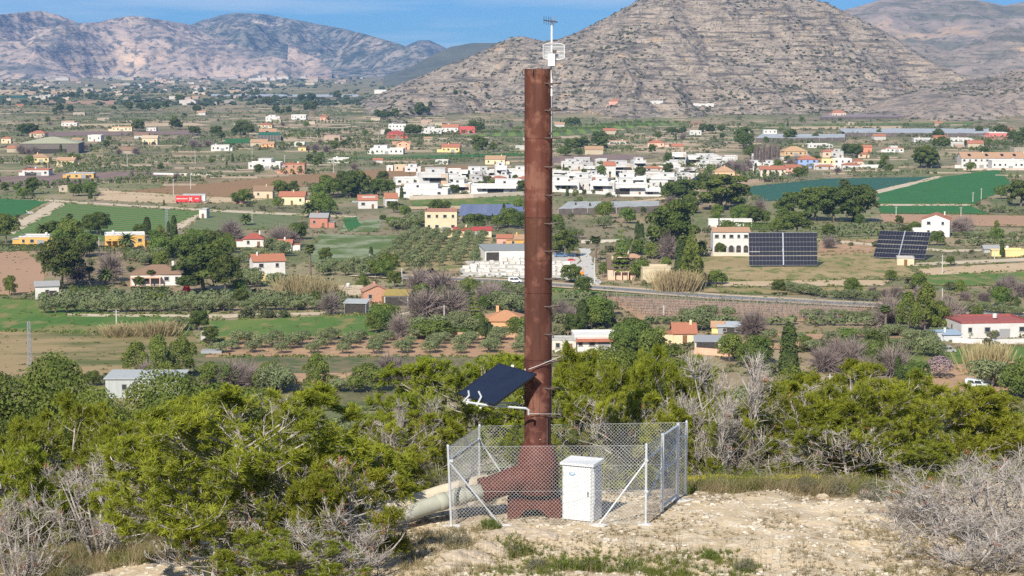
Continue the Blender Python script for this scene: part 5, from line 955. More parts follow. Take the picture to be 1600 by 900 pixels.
for a, b, n, h, t in [((1250, 497), (1400, 500), 14, 2.4, 'the olive strip under the vineyard'), ((1262, 508), (1420, 510), 13, 2.6, 'the second olive strip under the vineyard'), ((1010, 506), (1240, 508), 22, 2.2, 'the dark olive line below the vineyard'), ((1205, 452), (1290, 466), 9, 2.9, 'the young olives along the road'), ((1300, 466), (1370, 472), 7, 3.2, 'the old olives along the road'), ((1440, 484), (1600, 494), 14, 2.8, 'the row of pruned olives beside the road'), ((1260, 372), (1480, 366), 24, 3.0, 'the olive line behind the trackers'), ((1270, 364), (1400, 358), 16, 3.0, 'the second olive line behind the trackers'), ((1330, 274), (1470, 271), 18, 2.6, 'the grey hedge of olives beyond the bluish field'),
  ((1490, 372), (1600, 376), 12, 2.8, 'the olives right of the white gabled house'), ((1500, 384), (1600, 384), 11, 2.6, 'the lower olives right of the white gabled house'), ((1535, 331), (1600, 334), 8, 2.6, 'the olives at the right edge above the ploughed field'), ((100, 262), (390, 252), 34, 3.0, 'the long upper olive strip at left'), ((130, 255), (400, 247), 32, 3.0, 'the topmost olive strip at left'), ((0, 292), (190, 284), 24, 2.8, 'the olive strip above the bright green field'), ((250, 284), (400, 276), 18, 2.6, 'the olive strip right of the bare orchard'), ((520, 262), (640, 258), 16, 2.6, 'the olive strip behind the ploughed strip'), ((640, 260), (760, 253), 16, 2.6, 'the olive plot below the green strip'), ((650, 256), (740, 250), 12, 2.4, 'the far side of the olive plot below the green strip'), ((485, 244), (600, 240), 16, 2.8, 'the olive strip left of the green strip'), ((800, 462), (830, 463), 3, 3, 'the dark bushes left of the column below the road'), ((742, 452), (818, 458), 9, 3.0, 'the olive hedge below the road left of the column'), ((864, 486), (960, 492), 9, 3.4, 'the olives right of the column below the road'), ((880, 470), (950, 480), 7, 3.2, 'the upper olives right of the column below the road')]:
    strip('olive', a, b, n, h, t, 1.3, mass=a[1] < 300 or any(q in t for q in ('dark olive', 'second olive', 'lower olives', 'upper olives', 'behind the trackers')))
for r, y in enumerate((193, 197.5, 202.5, 208)): strip('citrus', (960 - (y - 193) * 17, y), (1080 - (y - 193) * 13, y - .3), 24 if y < 200 else 34, 3.2, 'the %s citrus row from the hill' % NUM[r], 1.2, .1)
strip('palm', (498, 214), (548, 213), 12, 8, 'the row of tall palms below the terraces'); strip('olive', (975, 386), (1030, 388), 5, 3.6, 'the lawn behind the dark-roofed pink house'); strip('palm', (905, 298), (960, 301), 5, 4, 'the front villa gardens'); strip('olive', (1310, 535), (1480, 530), 12, 3.0, 'the orchard below the dark green clump', 1.4, 4); strip('olive', (1190, 538), (1480, 548), 12, 2.8, 'the orchard nearest the pines at right', 1.4, 4); strip('olive', (1290, 548), (1420, 560), 6, 3.2, 'the pruned orchard at right', 1.4, 4)
# leafless tall poplars
for i, px in enumerate(np.linspace(1180, 1216, 9)): tree('bare', px, 256 + (i % 3), 26 + (i * 5) % 9, 6, 'slim leafless poplar, %s from the left of the pale poplar row' % num(i), 'pale poplar row', parts=False)
# clumps of darker trees in the plain: (kind, x, y, n, spread x, spread y, height m)
for k, x, y, n, sx, sy, h in [('pine', 42, 212, 5, 16, 1.5, 10), ('pine', 218, 205, 4, 9, 2, 11), ('pine', 275, 203, 3, 6, 1, 10), ('pine', 305, 210, 3, 9, 2, 9), ('pine', 340, 212, 4, 10, 1, 9), ('pine', 378, 212, 5, 14, 1.5, 12), ('pine', 222, 172, 12, 34, 2, 11), ('pine', 105, 176, 4, 10, 1, 10), ('pine', 120, 154, 8, 22, 1, 12), ('pine', 278, 160, 4, 9, 1, 12), ('pine', 310, 176, 4, 12, 1, 10), ('pine', 380, 152, 6, 26, 2, 12), ('pine', 425, 162, 8, 26, 3, 10), ('pine', 490, 158, 8, 18, 3, 12), ('pine', 525, 155, 4, 6, 2, 12), ('pine', 440, 178, 6, 16, 2, 9), ('pine', 480, 172, 6, 12, 2, 10), ('pine', 605, 186, 9, 26, 2, 11), ('pine', 660, 180, 7, 14, 2, 12), ('pine', 648, 212, 5, 10, 2, 12), ('pine', 745, 205, 6, 16, 2, 10), ('pine', 762, 235, 5, 14, 2, 10), ('pine', 900, 236, 5, 16, 2, 10), ('pine', 935, 232, 3, 8, 2, 13), ('broad', 885, 244, 6, 14, 1, 6), ('pine', 900, 196, 6, 24, 1, 8), ('pine', 1163, 232, 4, 8, 3, 14), ('broad', 1180, 246, 3, 8, 2, 10), ('pine', 1110, 208, 6, 18, 2, 8), ('pine', 1062, 210, 6, 14, 2, 7), ('pine', 1232, 220, 4, 10, 1, 9), ('pine', 1330, 246, 5, 12, 3, 9), ('pine', 1445, 262, 5, 14, 3, 14), ('pine', 1462, 216, 3, 8, 1, 9), ('pine', 1475, 232, 4, 9, 1, 8), ('pine', 1560, 214, 5, 14, 2, 10), ('pine', 1590, 222, 5, 10, 3, 10), ('pine', 60, 330, 0, 1, 1, 1), ('pine', 45, 304, 2, 6, 1, 8), ('broad', 112, 306, 2, 8, 1, 7), ('broad', 135, 306, 2, 6, 1, 7), ('broad', 374, 318, 3, 8, 2, 7), ('pine', 545, 306, 5, 12, 4, 11), ('broad', 512, 306, 4, 10, 3, 9), ('pine', 595, 306, 3, 10, 2, 8), ('broad', 500, 332, 5, 14, 4, 9), ('broad', 440, 304, 3, 8, 2, 7), ('bare', 320, 228, 6, 22, 3, 5), ('bare', 190, 238, 5, 24, 3, 5), ('bare', 40, 240, 5, 18, 3, 6), ('bare', 1150, 268, 6, 26, 2, 6), ('bare', 1225, 262, 5, 20, 1, 6), ('bare', 490, 236, 4, 14, 2, 5), ('palm', 985, 284, 8, 40, 7, 5), ('palm', 940, 292, 7, 40, 7, 4), ('palm', 760, 286, 4, 22, 4, 4), ('broad', 670, 298, 3, 14, 3, 3.5), ('palm', 1200, 282, 3, 16, 3, 6), ('datepalm', 1100, 264, 4, 24, 2, 5), ('broad', 130, 402, 3, 8, 3, 7), ('broad', 110, 382, 4, 18, 5, 8), ('pine', 95, 372, 4, 12, 2, 8), ('pine', 150, 366, 4, 14, 2, 8), ('broad', 260, 400, 6, 26, 8, 7), ('broad', 310, 392, 7, 24, 8, 7), ('olive', 225, 410, 5, 20, 5, 4.5), ('broad', 350, 398, 6, 22, 8, 6), ('bare', 365, 372, 4, 14, 4, 6), ('olive', 420, 396, 4, 20, 5, 4.5), ('olive', 380, 410, 5, 24, 8, 4), ('bare', 440, 388, 4, 14, 5, 6), ('broad', 452, 374, 4, 14, 5, 6), ('olive', 380, 446, 6, 26, 6, 4.5), ('olive', 450, 456, 7, 36, 6, 5), ('palm', 440, 420, 2, 8, 3, 6), ('olive', 560, 430, 7, 34, 5, 4.5), ('broad', 600, 432, 4, 16, 3, 6), ('olive', 520, 424, 5, 24, 4, 4), ('broad', 620, 356, 3, 20, 3, 4), ('olive', 660, 352, 6, 20, 5, 5), ('olive', 630, 360, 5, 20, 5, 4.5), ('olive', 700, 348, 0, 1, 1, 1), ('broad', 800, 356, 4, 14, 3, 7), ('olive', 895, 372, 5, 18, 6, 5), ('olive', 940, 352, 4, 18, 3, 4), ('broad', 945, 342, 2, 6, 2, 8), ('broad', 985, 348, 2, 6, 2, 6), ('cypress', 1010, 380, 3, 30, 4, 7), ('broad', 1120, 344, 3, 18, 3, 4), ('olive', 1150, 322, 8, 46, 5, 4.5), ('broad', 1195, 344, 8, 34, 6, 6), ('broad', 1120, 446, 3, 10, 3, 4), ('bare', 890, 500, 4, 16, 5, 4), ('bush', 960, 512, 6, 34, 6, 2), ('cypress', 905, 518, 3, 14, 4, 8), ('broad', 930, 512, 3, 12, 4, 7), ('bare', 770, 478, 5, 26, 6, 5), ('olive', 780, 490, 5, 28, 5, 5), ('olive', 700, 522, 6, 44, 5, 4.5), ('cypress', 770, 530, 2, 20, 2, 6), ('broad', 820, 528, 3, 14, 3, 5), ('broad', 1000, 556, 5, 24, 6, 7), ('broad', 1160, 570, 5, 24, 6, 6), ('olive', 1090, 515, 4, 26, 5, 5), ('olive', 1120, 500, 5, 30, 2, 4), ('bare', 1175, 522, 3, 12, 3, 5), ('bare', 1400, 462, 4, 40, 3, 3), ('bare', 1500, 470, 6, 60, 5, 3), ('bare', 1580, 462, 6, 30, 6, 4), ('bare', 1480, 512, 4, 20, 5, 6), ('bare', 1395, 512, 2, 8, 3, 8), ('broad', 1360, 560, 5, 40, 8, 5), ('bare', 1300, 572, 5, 30, 8, 5), ('olive', 1430, 556, 6, 60, 8, 4), ('olive', 1560, 604, 4, 30, 6, 5), ('broad', 1590, 620, 4, 20, 8, 6), ('broad', 1500, 340, 0, 1, 1, 1), ('broad', 1425, 366, 3, 10, 2, 6), ('bare', 1300, 388, 2, 8, 2, 4), ('bare', 1510, 362, 5, 20, 3, 5), ('bush', 1330, 385, 4, 30, 5, 2), ('olive', 20, 500, 0, 1, 1, 1), ('broad', 75, 468, 2, 8, 2, 3), ('olive', 280, 516, 6, 24, 4, 3), ('bush', 410, 496, 4, 40, 2, 2.4), ('broad', 600, 516, 4, 16, 5, 6), ('bare', 385, 600, 4, 26, 6, 4.5), ('bare', 660, 602, 6, 40, 6, 5), ('bare', 620, 596, 4, 20, 5, 5), ('broad', 350, 600, 4, 24, 5, 5), ('olive', 420, 612, 6, 30, 6, 4.5)]:
    for _ in range(n):
        px, py = x + R.gauss(0, sx * .6), y + R.gauss(0, sy * .6); p = hill_at(px, py) if py < 200 else G(px, py)
        tree(k, px, py, h * R.uniform(.75, 1.25) * sc(p), None, loc=p)

g = np.random.default_rng(191); MASSD = []
for i in range(260):                          # further rows of orchard trees and dark windbreaks across the plain
    x0, y0 = g.uniform(-40, 1560), 145 + 160 * g.random(); ln = g.uniform(40, 170); sl_ = g.normal(0, .012); dark = i % 3 == 0; st = 0
    hh = g.uniform(2.2, 3.4) if not dark else g.uniform(3, 6)
    while st < ln:
        px, py = x0 + st, y0 + st * sl_ + g.normal(0, .25); k_ = (py - 95) / 70; st += hh * k_ * g.uniform(.8, 1.3) * (1 if g.random() > .06 else 4)
        if (760 < px and py < 192) or any(inpoly(np.array(px), np.array(py), f) for f in FIELDS) or (600 < px < 1060 and 254 < py < 312): continue
        (MASSD if dark else MASS).append((G(px, py), hh * g.uniform(.7, 1.25)))
g = np.random.default_rng(190); Vs, n0 = [], 0                # olive plots too far off to tell the trees apart
for p, h in MASS:
    V, Q = cards([(0, 0, h * .52, h * .58, h * .58, h * .46), (h * .25, 0, h * .6, h * .35, h * .35, h * .35)], 130, .34, g); Vs.append(V + p)
V = np.concatenate(Vs); kind(obj('olive_orchards', mesh('olive_orchards', V, [np.arange(len(V)).reshape(-1, 4)], None, [LO])), 'stuff'); Vs = []
for p, h in MASSD:
    V, Q = cards([(0, 0, h * .5, h * .4, h * .4, h * .5)], 90, .4, g); Vs.append(V + p)
V = np.concatenate(Vs); kind(obj('far_windbreaks', mesh('far_windbreaks', V, [np.arange(len(V)).reshape(-1, 4)], None, [LP])), 'stuff')

g = np.random.default_rng(222)
for i in range(330):
    px, py = g.uniform(-20, 1620), 140 + 215 * g.random() ** 1.1
    if any(inpoly(np.array(px), np.array(py), f) for f in FIELDS) or (800 < px and py < 190): continue
    k = ('pine', 'broad', 'broad', 'pine', 'cypress', 'bare')[i % 6] if py > 175 else 'pine'; p = hill_at(px, py) if py < 200 else G(px, py); h = g.uniform(3.5, 8.5) if k != 'bare' else g.uniform(3, 6)
    tree(k, px, py, h * sc(p), None, loc=p)
n_b = 0
for i in range(1100):                         # bushes and small trees along the plots of the nearer valley
    px, py = g.uniform(-20, 1620), 300 + 310 * g.random()
    if any(inpoly(np.array(px), np.array(py), f) for f in FIELDS) or abs(py - np.interp(px, *np.array(ROADC).T)) < 6 or (720 < px < 905 and 392 < py < 440) or (920 < px < 1420 and 484 < py < 540) or fbm(px / 45, py / 14, 3) + g.random() * .5 < .2: continue
    k = ('bush', 'bush', 'broad', 'pepper', 'bush', 'pine', 'broad', 'bush', 'cypress', 'bush')[i % 10]
    if k == 'bush':
        n_b += 1
        if n_b > 230: continue
    p = G(px, py); tree(k, px, py, (g.uniform(1.4, 2.8) if k == 'bush' else g.uniform(3, 6.5)) * sc(p), None, loc=p)

for i in range(64):                           # garden shrubs and palms of the estate
    px, py = (g.uniform(620, 815), g.uniform(268, 308)) if i < 26 else (g.uniform(864, 1060), g.uniform(258, 304)); k = ('broad', 'palm', 'broad', 'cypress')[i % 4]; p = G(px, py)
    tree(k, px, py, g.uniform(2.2, 4.2) * sc(p), None, loc=p)
# ---------------------------------------------------------------- other things in the valley
POLE = mat('weathered_concrete', (0.42, 0.40, 0.37), (0.52, 0.50, 0.46), 1.0)
STEELG = mat('galvanised_steel', (0.44, 0.46, 0.48), (0.58, 0.60, 0.62), 4.0, 0.38, metal=0.6, detail=3)
def pole(px, py, hpx, label):
    p = G(px, py); h = hpx / sc(p); e = empty('utility_pole', p); w = .17
    MB().box((0, 0, h / 2), (w * 2, w * 2, h), 0, .6).build('pole', POLE, e)
    MB().box((0, 0, h - .5), (1.6, .12, .12)).build('crossarm', STEELG, e)
    for x in (-.7, 0, .7): MB().lathe([(0, h - .44), (.09, h - .44), (.06, h - .25), (0, h - .2)], (x, 0, 0), 6).build('insulator', mat('insulator', (.25, .12, .06), rough=.3), e)
    return tag(e, label, 'utility pole')
for px, py, h, lb in [(182, 506, 22, 'pole at the track below the long olive belt'), (155, 397, 26, 'pole between the ochre houses'), (694, 522, 46, 'tall pole in front of the ruined brick shed'), (628, 442, 24, 'pole beside the ruined brick shed'), (578, 416, 20, 'slim pole at the flower meadow'), (298, 296, 24, 'slim pole left of the red lorry'), (271, 306, 26, 'slim pole above the red lorry'), (445, 264, 22, 'pole left of the unfinished brick house'), (521, 270, 22, 'pole right of the unfinished brick house'), (591, 226, 20, 'pole below the red farmhouse'), (1471, 512, 62, 'tall pale post left of the red flat-roofed villa'), (1296, 226 + 20, 18, 'pole right of the ochre chapel house'), (1501, 349, 26, 'pole in the right ploughed field'), (1400, 336, 14, 'post at the foot of the green strip'), (1520, 316, 16, 'left pole at the green field corner'), (1533, 312, 18, 'right pole at the green field corner'), (1472, 428, 30, 'pole beside the vegetable patch'), (1554, 405, 14, 'pole with a red box at the right edge'), (929, 442, 40, 'pole beside the gravel drive'), (1037, 494, 18, 'pole below the vineyard'), (1081, 506, 16, 'thin pole behind the steep-roofed cottage'), (1296, 620, 36, 'brown pole rising among the pines at right'), (394, 350, 22, 'pole at the row crop field'), (75, 268, 16, 'pole left of the long ochre shed'), (199, 262, 22, 'pole in the left olive plots'), (305, 256, 20, 'pole in the topmost olive strip'), (394, 246, 16, 'pole above the white farm building'), (1045, 240, 12, 'pole at the lane beyond the estate')]:
    pole(px, py, h, lb + ', utility pole' if 'pole' not in lb else lb)
def lattice(px, py, hpx, wpx, label):
    p = G(px, py); s = sc(p); h = hpx / s; w = wpx / s / 2; e = empty('lattice_mast', p)
    for a in (-1, 1):
        for c in (-1, 1): MB().tube([(a * w, c * w, 0), (a * w * .6, c * w * .6, h)], .06, 4).build('leg', STEELG, e)
    n = 16; b = MB()
    for i in range(n):
        z0, z1 = h * i / n, h * (i + 1) / n; k0, k1 = w * (1 - .4 * i / n), w * (1 - .4 * (i + 1) / n); sg = 1 if i % 2 else -1
        for y in (-1, 1): b.tube([(-sg * k0, y * k0, z0), (sg * k1, y * k1, z1)], .035, 3); b.tube([(-k1, y * k1, z1), (k1, y * k1, z1)], .03, 3)
    b.build('bracing', STEELG, e); tag(e, label, 'mast')
lattice(47, 580, 78, 6, 'grey lattice mast standing in the dry field'); lattice(261, 366, 40, 4, 'lattice mast beside the dark cypress')
# solar trackers
def tracker(px, py, wpx, hpx, tilt, rz, rows_, cols, gaps, label, short):
    p = G(px, py); s = sc(p); w = wpx / s; e = empty('solar_tracker', p, rz); H = hpx / s / max(.35, math.sin(tilt)); zc = hpx / s * .52 + .5
    MB().tube([(0, 0, -.2), (0, 0, zc)], [.4, .32], 12).build('post', POLE, e)
    f = empty('frame_', (0, 0, 0)); bpy.data.objects.remove(f)
    def tr(b): V = np.concatenate(b.V); c, s_ = math.cos(tilt), math.sin(tilt); b.V = [np.stack([V[:, 0], V[:, 1] * 1 + V[:, 2] * c, zc + V[:, 2] * s_ - V[:, 1] * c], -1)]; return b
    pv = H / rows_
    for r in range(rows_):
        z = -H / 2 + (r + .5) * pv; b = MB()
        for c in range(cols): b.box((-w / 2 + (c + .5) * w / cols, 0, z), (w / cols * .93, .08, pv * (.9 if r not in gaps else .72)))
        tr(b).build('module_row', PV, e)
    b = MB()
    for r in range(rows_ + 1): b.box((0, .12, -H / 2 + r * pv), (w, .1, .16))
    for c in range(cols + 1): b.box((-w / 2 + c * w / cols, .11, 0), (.05, .06, H))
    tr(b).build('support_frame', mat('dull_rack', (.20, .20, .21), (.28, .28, .29), 2.0, .6), e); tr(MB().box((0, -.25, 0), (.4, .3, H))).build('spine', STEELG, e)
    tag(e, label, 'solar tracker', None, short, p)
tracker(1223, 417, 107, 50, math.radians(78), .03, 7, 20, (2,), 'large upright solar tracker with a white frame grid in dry pasture', 'first solar tracker'); tracker(1409, 404, 80, 38, math.radians(42), -.42, 6, 18, (2, 3), 'dark tilted solar tracker left of the white gabled house', 'second solar tracker')
def pvtable(x0, x1, y0, y1, label, tilt=12):       # rows of fixed panels over a roof
    a, b = G(x0, y0), G(x1, y0); c = G((x0 + x1) / 2, y1); e = empty('solar_array', (a + b) / 2); n = 6; dep = (c[1] - a[1]) / n; w = b[0] - a[0]
    for i in range(n):
        o = MB().box((0, 0, 0), (w, dep * .75, .12)).build('module_row', mat('blue_photovoltaic', (.10, .12, .20), (.17, .19, .28), .3, .3), e); o.location = (0, dep * (i + .5), 3.2); o.rotation_euler[0] = math.radians(tilt)
        for k in range(5): MB().box(((k / 4 - .5) * w * .96, dep * (i + .5), 1.5), (.2, .2, 3.2)).build('post', STEELG, e)
    tag(e, label, 'solar panels')
pvtable(716, 818, 346, 332, 'wide array of blue-grey panels behind the cream block')
def netting(poly, h, label, m, name='shade_net', cat='shade net', posts=8):
    P = [G(*q) for q in poly]; e = empty(name, P[0]); nu, nv = 22, 8; U, Vv = np.meshgrid(np.linspace(0, 1, nu), np.linspace(0, 1, nv))
    Q = [np.array(p) - P[0] for p in P]; X_ = sum(((1 - U) * (1 - Vv))[..., None] * Q[0] if i == 0 else (U * (1 - Vv))[..., None] * Q[1] if i == 1 else (U * Vv)[..., None] * Q[2] if i == 2 else ((1 - U) * Vv)[..., None] * Q[3] for i in range(4))
    Z = h + .25 * np.sin(U * 40) * .5 - .2 * rng.random(U.shape); V, Qd = grid(X_[..., 0], X_[..., 1], Z); obj('netting', mesh('netting', V, [Qd], None, [m]), e)
    V, Qd = grid(X_[:1, :, 0].repeat(2, 0), X_[:1, :, 1].repeat(2, 0), np.stack([Z[0] * 0 + .1, Z[0]])); obj('side_net', mesh('side_net', V, [Qd], None, [NETD]), e)
    for k in range(posts):
        for v in (0, .5, 1): q = (Q[0] * (1 - v) + Q[3] * v) * (1 - k / (posts - 1)) + (Q[1] * (1 - v) + Q[2] * v) * (k / (posts - 1)); MB().box((q[0], q[1], h / 2), (.15, .15, h)).build('post', POLE, e)
    return tag(e, label, cat, None, 'shade net' if 'grey' in label else None, P[0])
NETD = mat('dark_side_net', (.10, .085, .08), (.17, .14, .12), .5); NET = mat('grey_netting', (.30, .31, .30), (.40, .41, .40), .15, detail=6)
netting([(872, 337), (1030, 332), (1030, 324), (888, 325)], 3.2, 'large flat grey shade net over vines right of the column', NET)
GH = mat('greenhouse_plastic', (.36, .37, .37), (.46, .47, .47), .1, .5)
netting([(1320, 213), (1545, 214), (1545, 206), (1310, 206)], 3.5, 'long pale plastic greenhouse before the hills', GH, 'greenhouse', 'greenhouse'); netting([(1180, 222), (1320, 221), (1320, 215), (1190, 215)], 3.5, 'shorter plastic greenhouse beside the mid-field white house', GH, 'greenhouse', 'greenhouse'); netting([(1280, 187), (1470, 185), (1450, 181), (1290, 182)], 3, 'mauve netted plot at the foot of the hill', mat('mauve_net', (.22, .17, .17), (.28, .22, .21), .1), 'shade_net', 'shade net'); netting([(402, 220), (438, 220), (438, 215), (405, 215)], 5, 'small green net shelter left of the palm row', mat('green_net', (.02, .12, .07), (.03, .16, .09), .3))
netting([(330, 152), (560, 154), (560, 150), (330, 149)], 3, 'hazy greenhouse strip on the far plain', GH, 'greenhouse', 'greenhouse')
# vehicles
TYRE = mat('tyre', (.02, .02, .02)); 
def vehicle(px, py, lpx, col, kind_, label, rz=0.0, z=VZ):
    p = G(px, py, z); s = sc(p); Ln = lpx / s; k = Ln / 4.4; e = empty('parked_car' if kind_ == 'car' else kind_, p, rz); m = mat('paint_%.2f_%.2f_%.2f' % col, col, rough=.3, spec=.5)
    pr = {'car': [(-2.2, .35), (2.2, .35), (2.2, .8), (1.3, .95), (.7, 1.45), (-1.1, 1.45), (-1.9, .95), (-2.2, .85)], 'van': [(-2.2, .35), (2.2, .35), (2.2, .85), (1.5, 1.05), (.9, 1.8), (-2.1, 1.85), (-2.2, 1.6)]}[kind_]
    MB().prism([(x * k, zz * k) for x, zz in pr], -.85 * k, .85 * k).build('body', m, e)
    for x0, x1, zt in (((-.95, -.1, 1.38), (.0, .75, 1.38)) if kind_ == 'car' else ((-1.6, -.5, 1.6), (-.3, 1.0, 1.6))):
        for y in (-.87, .87): MB().prism([(x0 * k, 1.0 * k), (x1 * k + .2 * k, 1.0 * k), (x1 * k - .1 * k, zt * k), (x0 * k, zt * k)], y * k - .01, y * k + .01).build('side_window', GLASS, e)
    for x in (-1.4, 1.4):
        for y in (-.8, .8): MB().tube([(x * k, y * k - .1, .33 * k), (x * k, y * k + .1, .33 * k)], .33 * k, 12).build('wheel', TYRE, e)
    for y in (-.6, .6): MB().box((2.2 * k, y * k, .7 * k), (.06, .3 * k, .15 * k)).build('headlight', EDGE, e)
    return tag(e, label, 'van' if kind_ == 'van' else 'car')
vehicle(805, 441.5, 21, (.7, .7, .7), 'van', 'white van driving on the road left of the column', -.06, VZ + .42); vehicle(893, 408, 12, (.5, .02, .03), 'car', 'red car beside the gravel drive'); vehicle(876, 402, 20, (.10, .18, .32), 'van', 'blue van in the stone yard under the pine'); vehicle(1205, 290, 8, (.10, .10, .12), 'car', 'dark car on the lane beside the bluish field'); vehicle(1526, 606, 34, (.62, .70, .78), 'van', 'pale blue van by bare earth at the right', -.4); vehicle(48, 334, 8, (.7, .72, .72), 'van', 'white works van on the dirt track between green fields'); vehicle(1105, 549, 22, (.18, .02, .03), 'car', 'dark red car in front of the grey carport'); vehicle(1480, 551, 26, (.35, .36, .37), 'van', 'grey van parked in the right-hand orchard'); vehicle(120, 401, 14, (.03, .04, .12), 'car', 'dark blue car near the dense pine at left'); vehicle(555, 320 - 3, 10, (.5, .5, .52), 'car', 'silver car beside the white cottages')
def person(px, py, label, shirt):
    p = G(px, py); g = empty('person', p); pts = [(.13, 0), (.14, .12), (.16, .45), (.19, .85), (.17, 1.05), (.22, 1.35), (.2, 1.45), (.07, 1.5), (.07, 1.55), (.11, 1.62), (.11, 1.72), (.06, 1.79), (0, 1.8)]
    b = MB().lathe(pts, (0, 0, 0), 10); b.V[0][:, 1] *= .7; b.build('body', mat('skin_and_trousers', (.08, .08, .12)), g, True); b = MB().lathe([(.17, .88), (.19, 1.05), (.245, 1.36), (.21, 1.46), (.09, 1.5)], (0, 0, 0), 10); b.V[0][:, 1] *= .75
    for sx in (-1, 1): b.tube([(sx * .2, 0, 1.42), (sx * .29, -.03, 1.12), (sx * .27, -.16, .9)], [.06, .05, .04], 6)
    b.build('jacket', mat('jacket_%.2f' % shirt[1], shirt), g, True); return tag(g, label, 'person')
person(42, 334, 'person in a yellow-green vest standing beside the white works van', (.45, .6, .05)); person(39, 335, 'person in dark clothes left of the one in the vest', (.04, .05, .12))
p = G(294, 317); s = sc(p); e = empty('red_lorry', p)                                   # lorry with a red tarpaulin
Lw, Lh = 39 / s, 11 / s
RTARP = mat('red_tarpaulin', (.52, .035, .04), (.62, .06, .06), .8); MB().box((0, 1.2, Lh * .55), (Lw, 2.4, Lh * .9)).build('tarpaulin', RTARP, e); WP = mat('white_print', (.72, .7, .68))
b = MB(); x0 = Lw * .1
for sg in (-1, 1): b.add(np.array([(x0 - .9, -.02, Lh * .55 - sg * .8), (x0 - .45, -.02, Lh * .55 - sg * .8), (x0 + .9, -.02, Lh * .55 + sg * .8), (x0 + .45, -.02, Lh * .55 + sg * .8)]), [(0, 1, 2, 3)])
b.build('cross_emblem', WP, e); b = MB()
for i in range(9): b.box((-Lw * .44 + i * .62, -.03, Lh * .6), (.34, .02, .55 + .2 * (i == 0)))
b.build('lettering', WP, e); b = MB()
for i in range(3): b.box((Lw * .3 + i * .6, -.03, Lh * .6), (.36, .02, .6))
b.build('number_lettering', WP, e)
for i in range(6): MB().tube([(Lw * (i / 5 - .5) * .9, -.05, .35), (Lw * (i / 5 - .5) * .9, .4, .35)], .45, 10).build('wheel', TYRE, e)
tag(e, 'long lorry with a red tarpaulin and white lettering beside the ploughed strip', 'lorry', None, 'red lorry', p)
p = G(303, 315.2); e = empty('box_truck', p); MB().box((0, 2, 2.2), (36 / s, 2.4, 3.3)).build('box', CORR, e); MB().box((16 / s, .6, 1.6), (4 / s, 2.2, 2.6)).build('cab', WP, e)
for x in (-6, -4.5, 5): MB().tube([(x, .7, .4), (x, 1.1, .4)], .45, 10).build('wheel', TYRE, e)
tag(e, 'white box trailer parked behind the red lorry', 'trailer')
p = G(908, 428 + 4); e = empty('forklift', p); om = mat('orange_machine', (.62, .24, .03)); MB().box((0, .8, .9), (1.8, 1.4, 1.0)).build('body', om, e); MB().box((.95, .8, 1.7), (.15, 1.2, 3.2)).build('mast', om, e)
for x in (-.7, 0, .5): MB().tube([(x, .05, 1.4), (x, .05, 2.5)], .06, 4).build('cab_post', om, e)
for x in (-.6, .7): MB().tube([(x, -.05, .35), (x, .3, .35)], .38, 10).build('wheel', TYRE, e)
tag(e, 'orange forklift on the gravel drive', 'forklift')
p = G(292, 458); e = empty('play_tent', p, .5); MB().prism([(-1.5, 0), (1.5, 0), (0, 2.6)], -1.5, 1.5).build('roof', mat('red_canvas', (.6, .03, .04)), e); MB().box((0, -1.52, .4), (.7, .05, .8)).build('doorway_shade', SHADEIN, e); tag(e, 'small bright red tent beside the columned bungalow', 'tent')  # tent entrance is a flat panel painted with the shade inside
p = G(1568, 536); e = empty('swimming_pool', p); MB().box((0, 2, .15), (11, 6, .5)).build('rim', POLE, e); MB().box((0, 2, .42), (9.8, 4.8, .06)).build('water', mat('pool_water', (.05, .22, .45), rough=.1), e); tag(e, 'blue swimming pool in front of the red flat-roofed villa', 'pool')
p = G(322, 533); e = empty('water_tank', p); MB().box((0, 1, 1.1), (2.6, 2, 2.4)).build('tank', POLE, e); MB().box((.5, -.04, 1), (1, .06, 1.9)).build('hatch', SHADEIN, e); tag(e, 'small concrete tank hut at the end of the meadow', 'tank')
p = G(330, 553); e = empty('green_skip', p); b = MB().box((0, 1.5, .3), (5, 3, .9)); b.build('cover', mat('grey_sheet', (.3, .31, .32)), e); tag(e, 'grey sheeted heap below the concrete tank hut', 'heap')
# stone yard: stacked pale slabs and blocks
STN = mat('cut_limestone', (.52, .49, .45), (.70, .67, .62), 1.2, detail=6, rand=.12)
kk = 0
for row, (y, xa, xb) in enumerate([(431, 738, 818), (425, 730, 818), (419, 728, 818), (413, 745, 818), (408, 760, 818), (430, 864, 890), (424, 864, 896), (418, 864, 898), (412, 864, 896)]):
    x = xa; i = 0
    while x < xb:
        p = G(x, y + R.uniform(-1, 1)); w = R.uniform(1.0, 2.4); h = R.uniform(.6, 1.9); e = empty('stone_pallet', p, R.uniform(-.3, .3)); n = 3
        for q in range(n): MB().box((R.uniform(-.08, .08), R.uniform(-.08, .08), h * (q + .5) / n), (w * R.uniform(.85, 1), 1.2, h / n * .9)).build('slab', STN, e)
        tag(e, 'stack of pale slabs, %s from left, %s row, stone yard %s of column' % (num(i), num(row % 5), 'left' if row < 5 else 'right'), 'stone stack', 'stacks in the stone yard'); x += w * sc(p) * R.uniform(.9, 1.3); i += 1
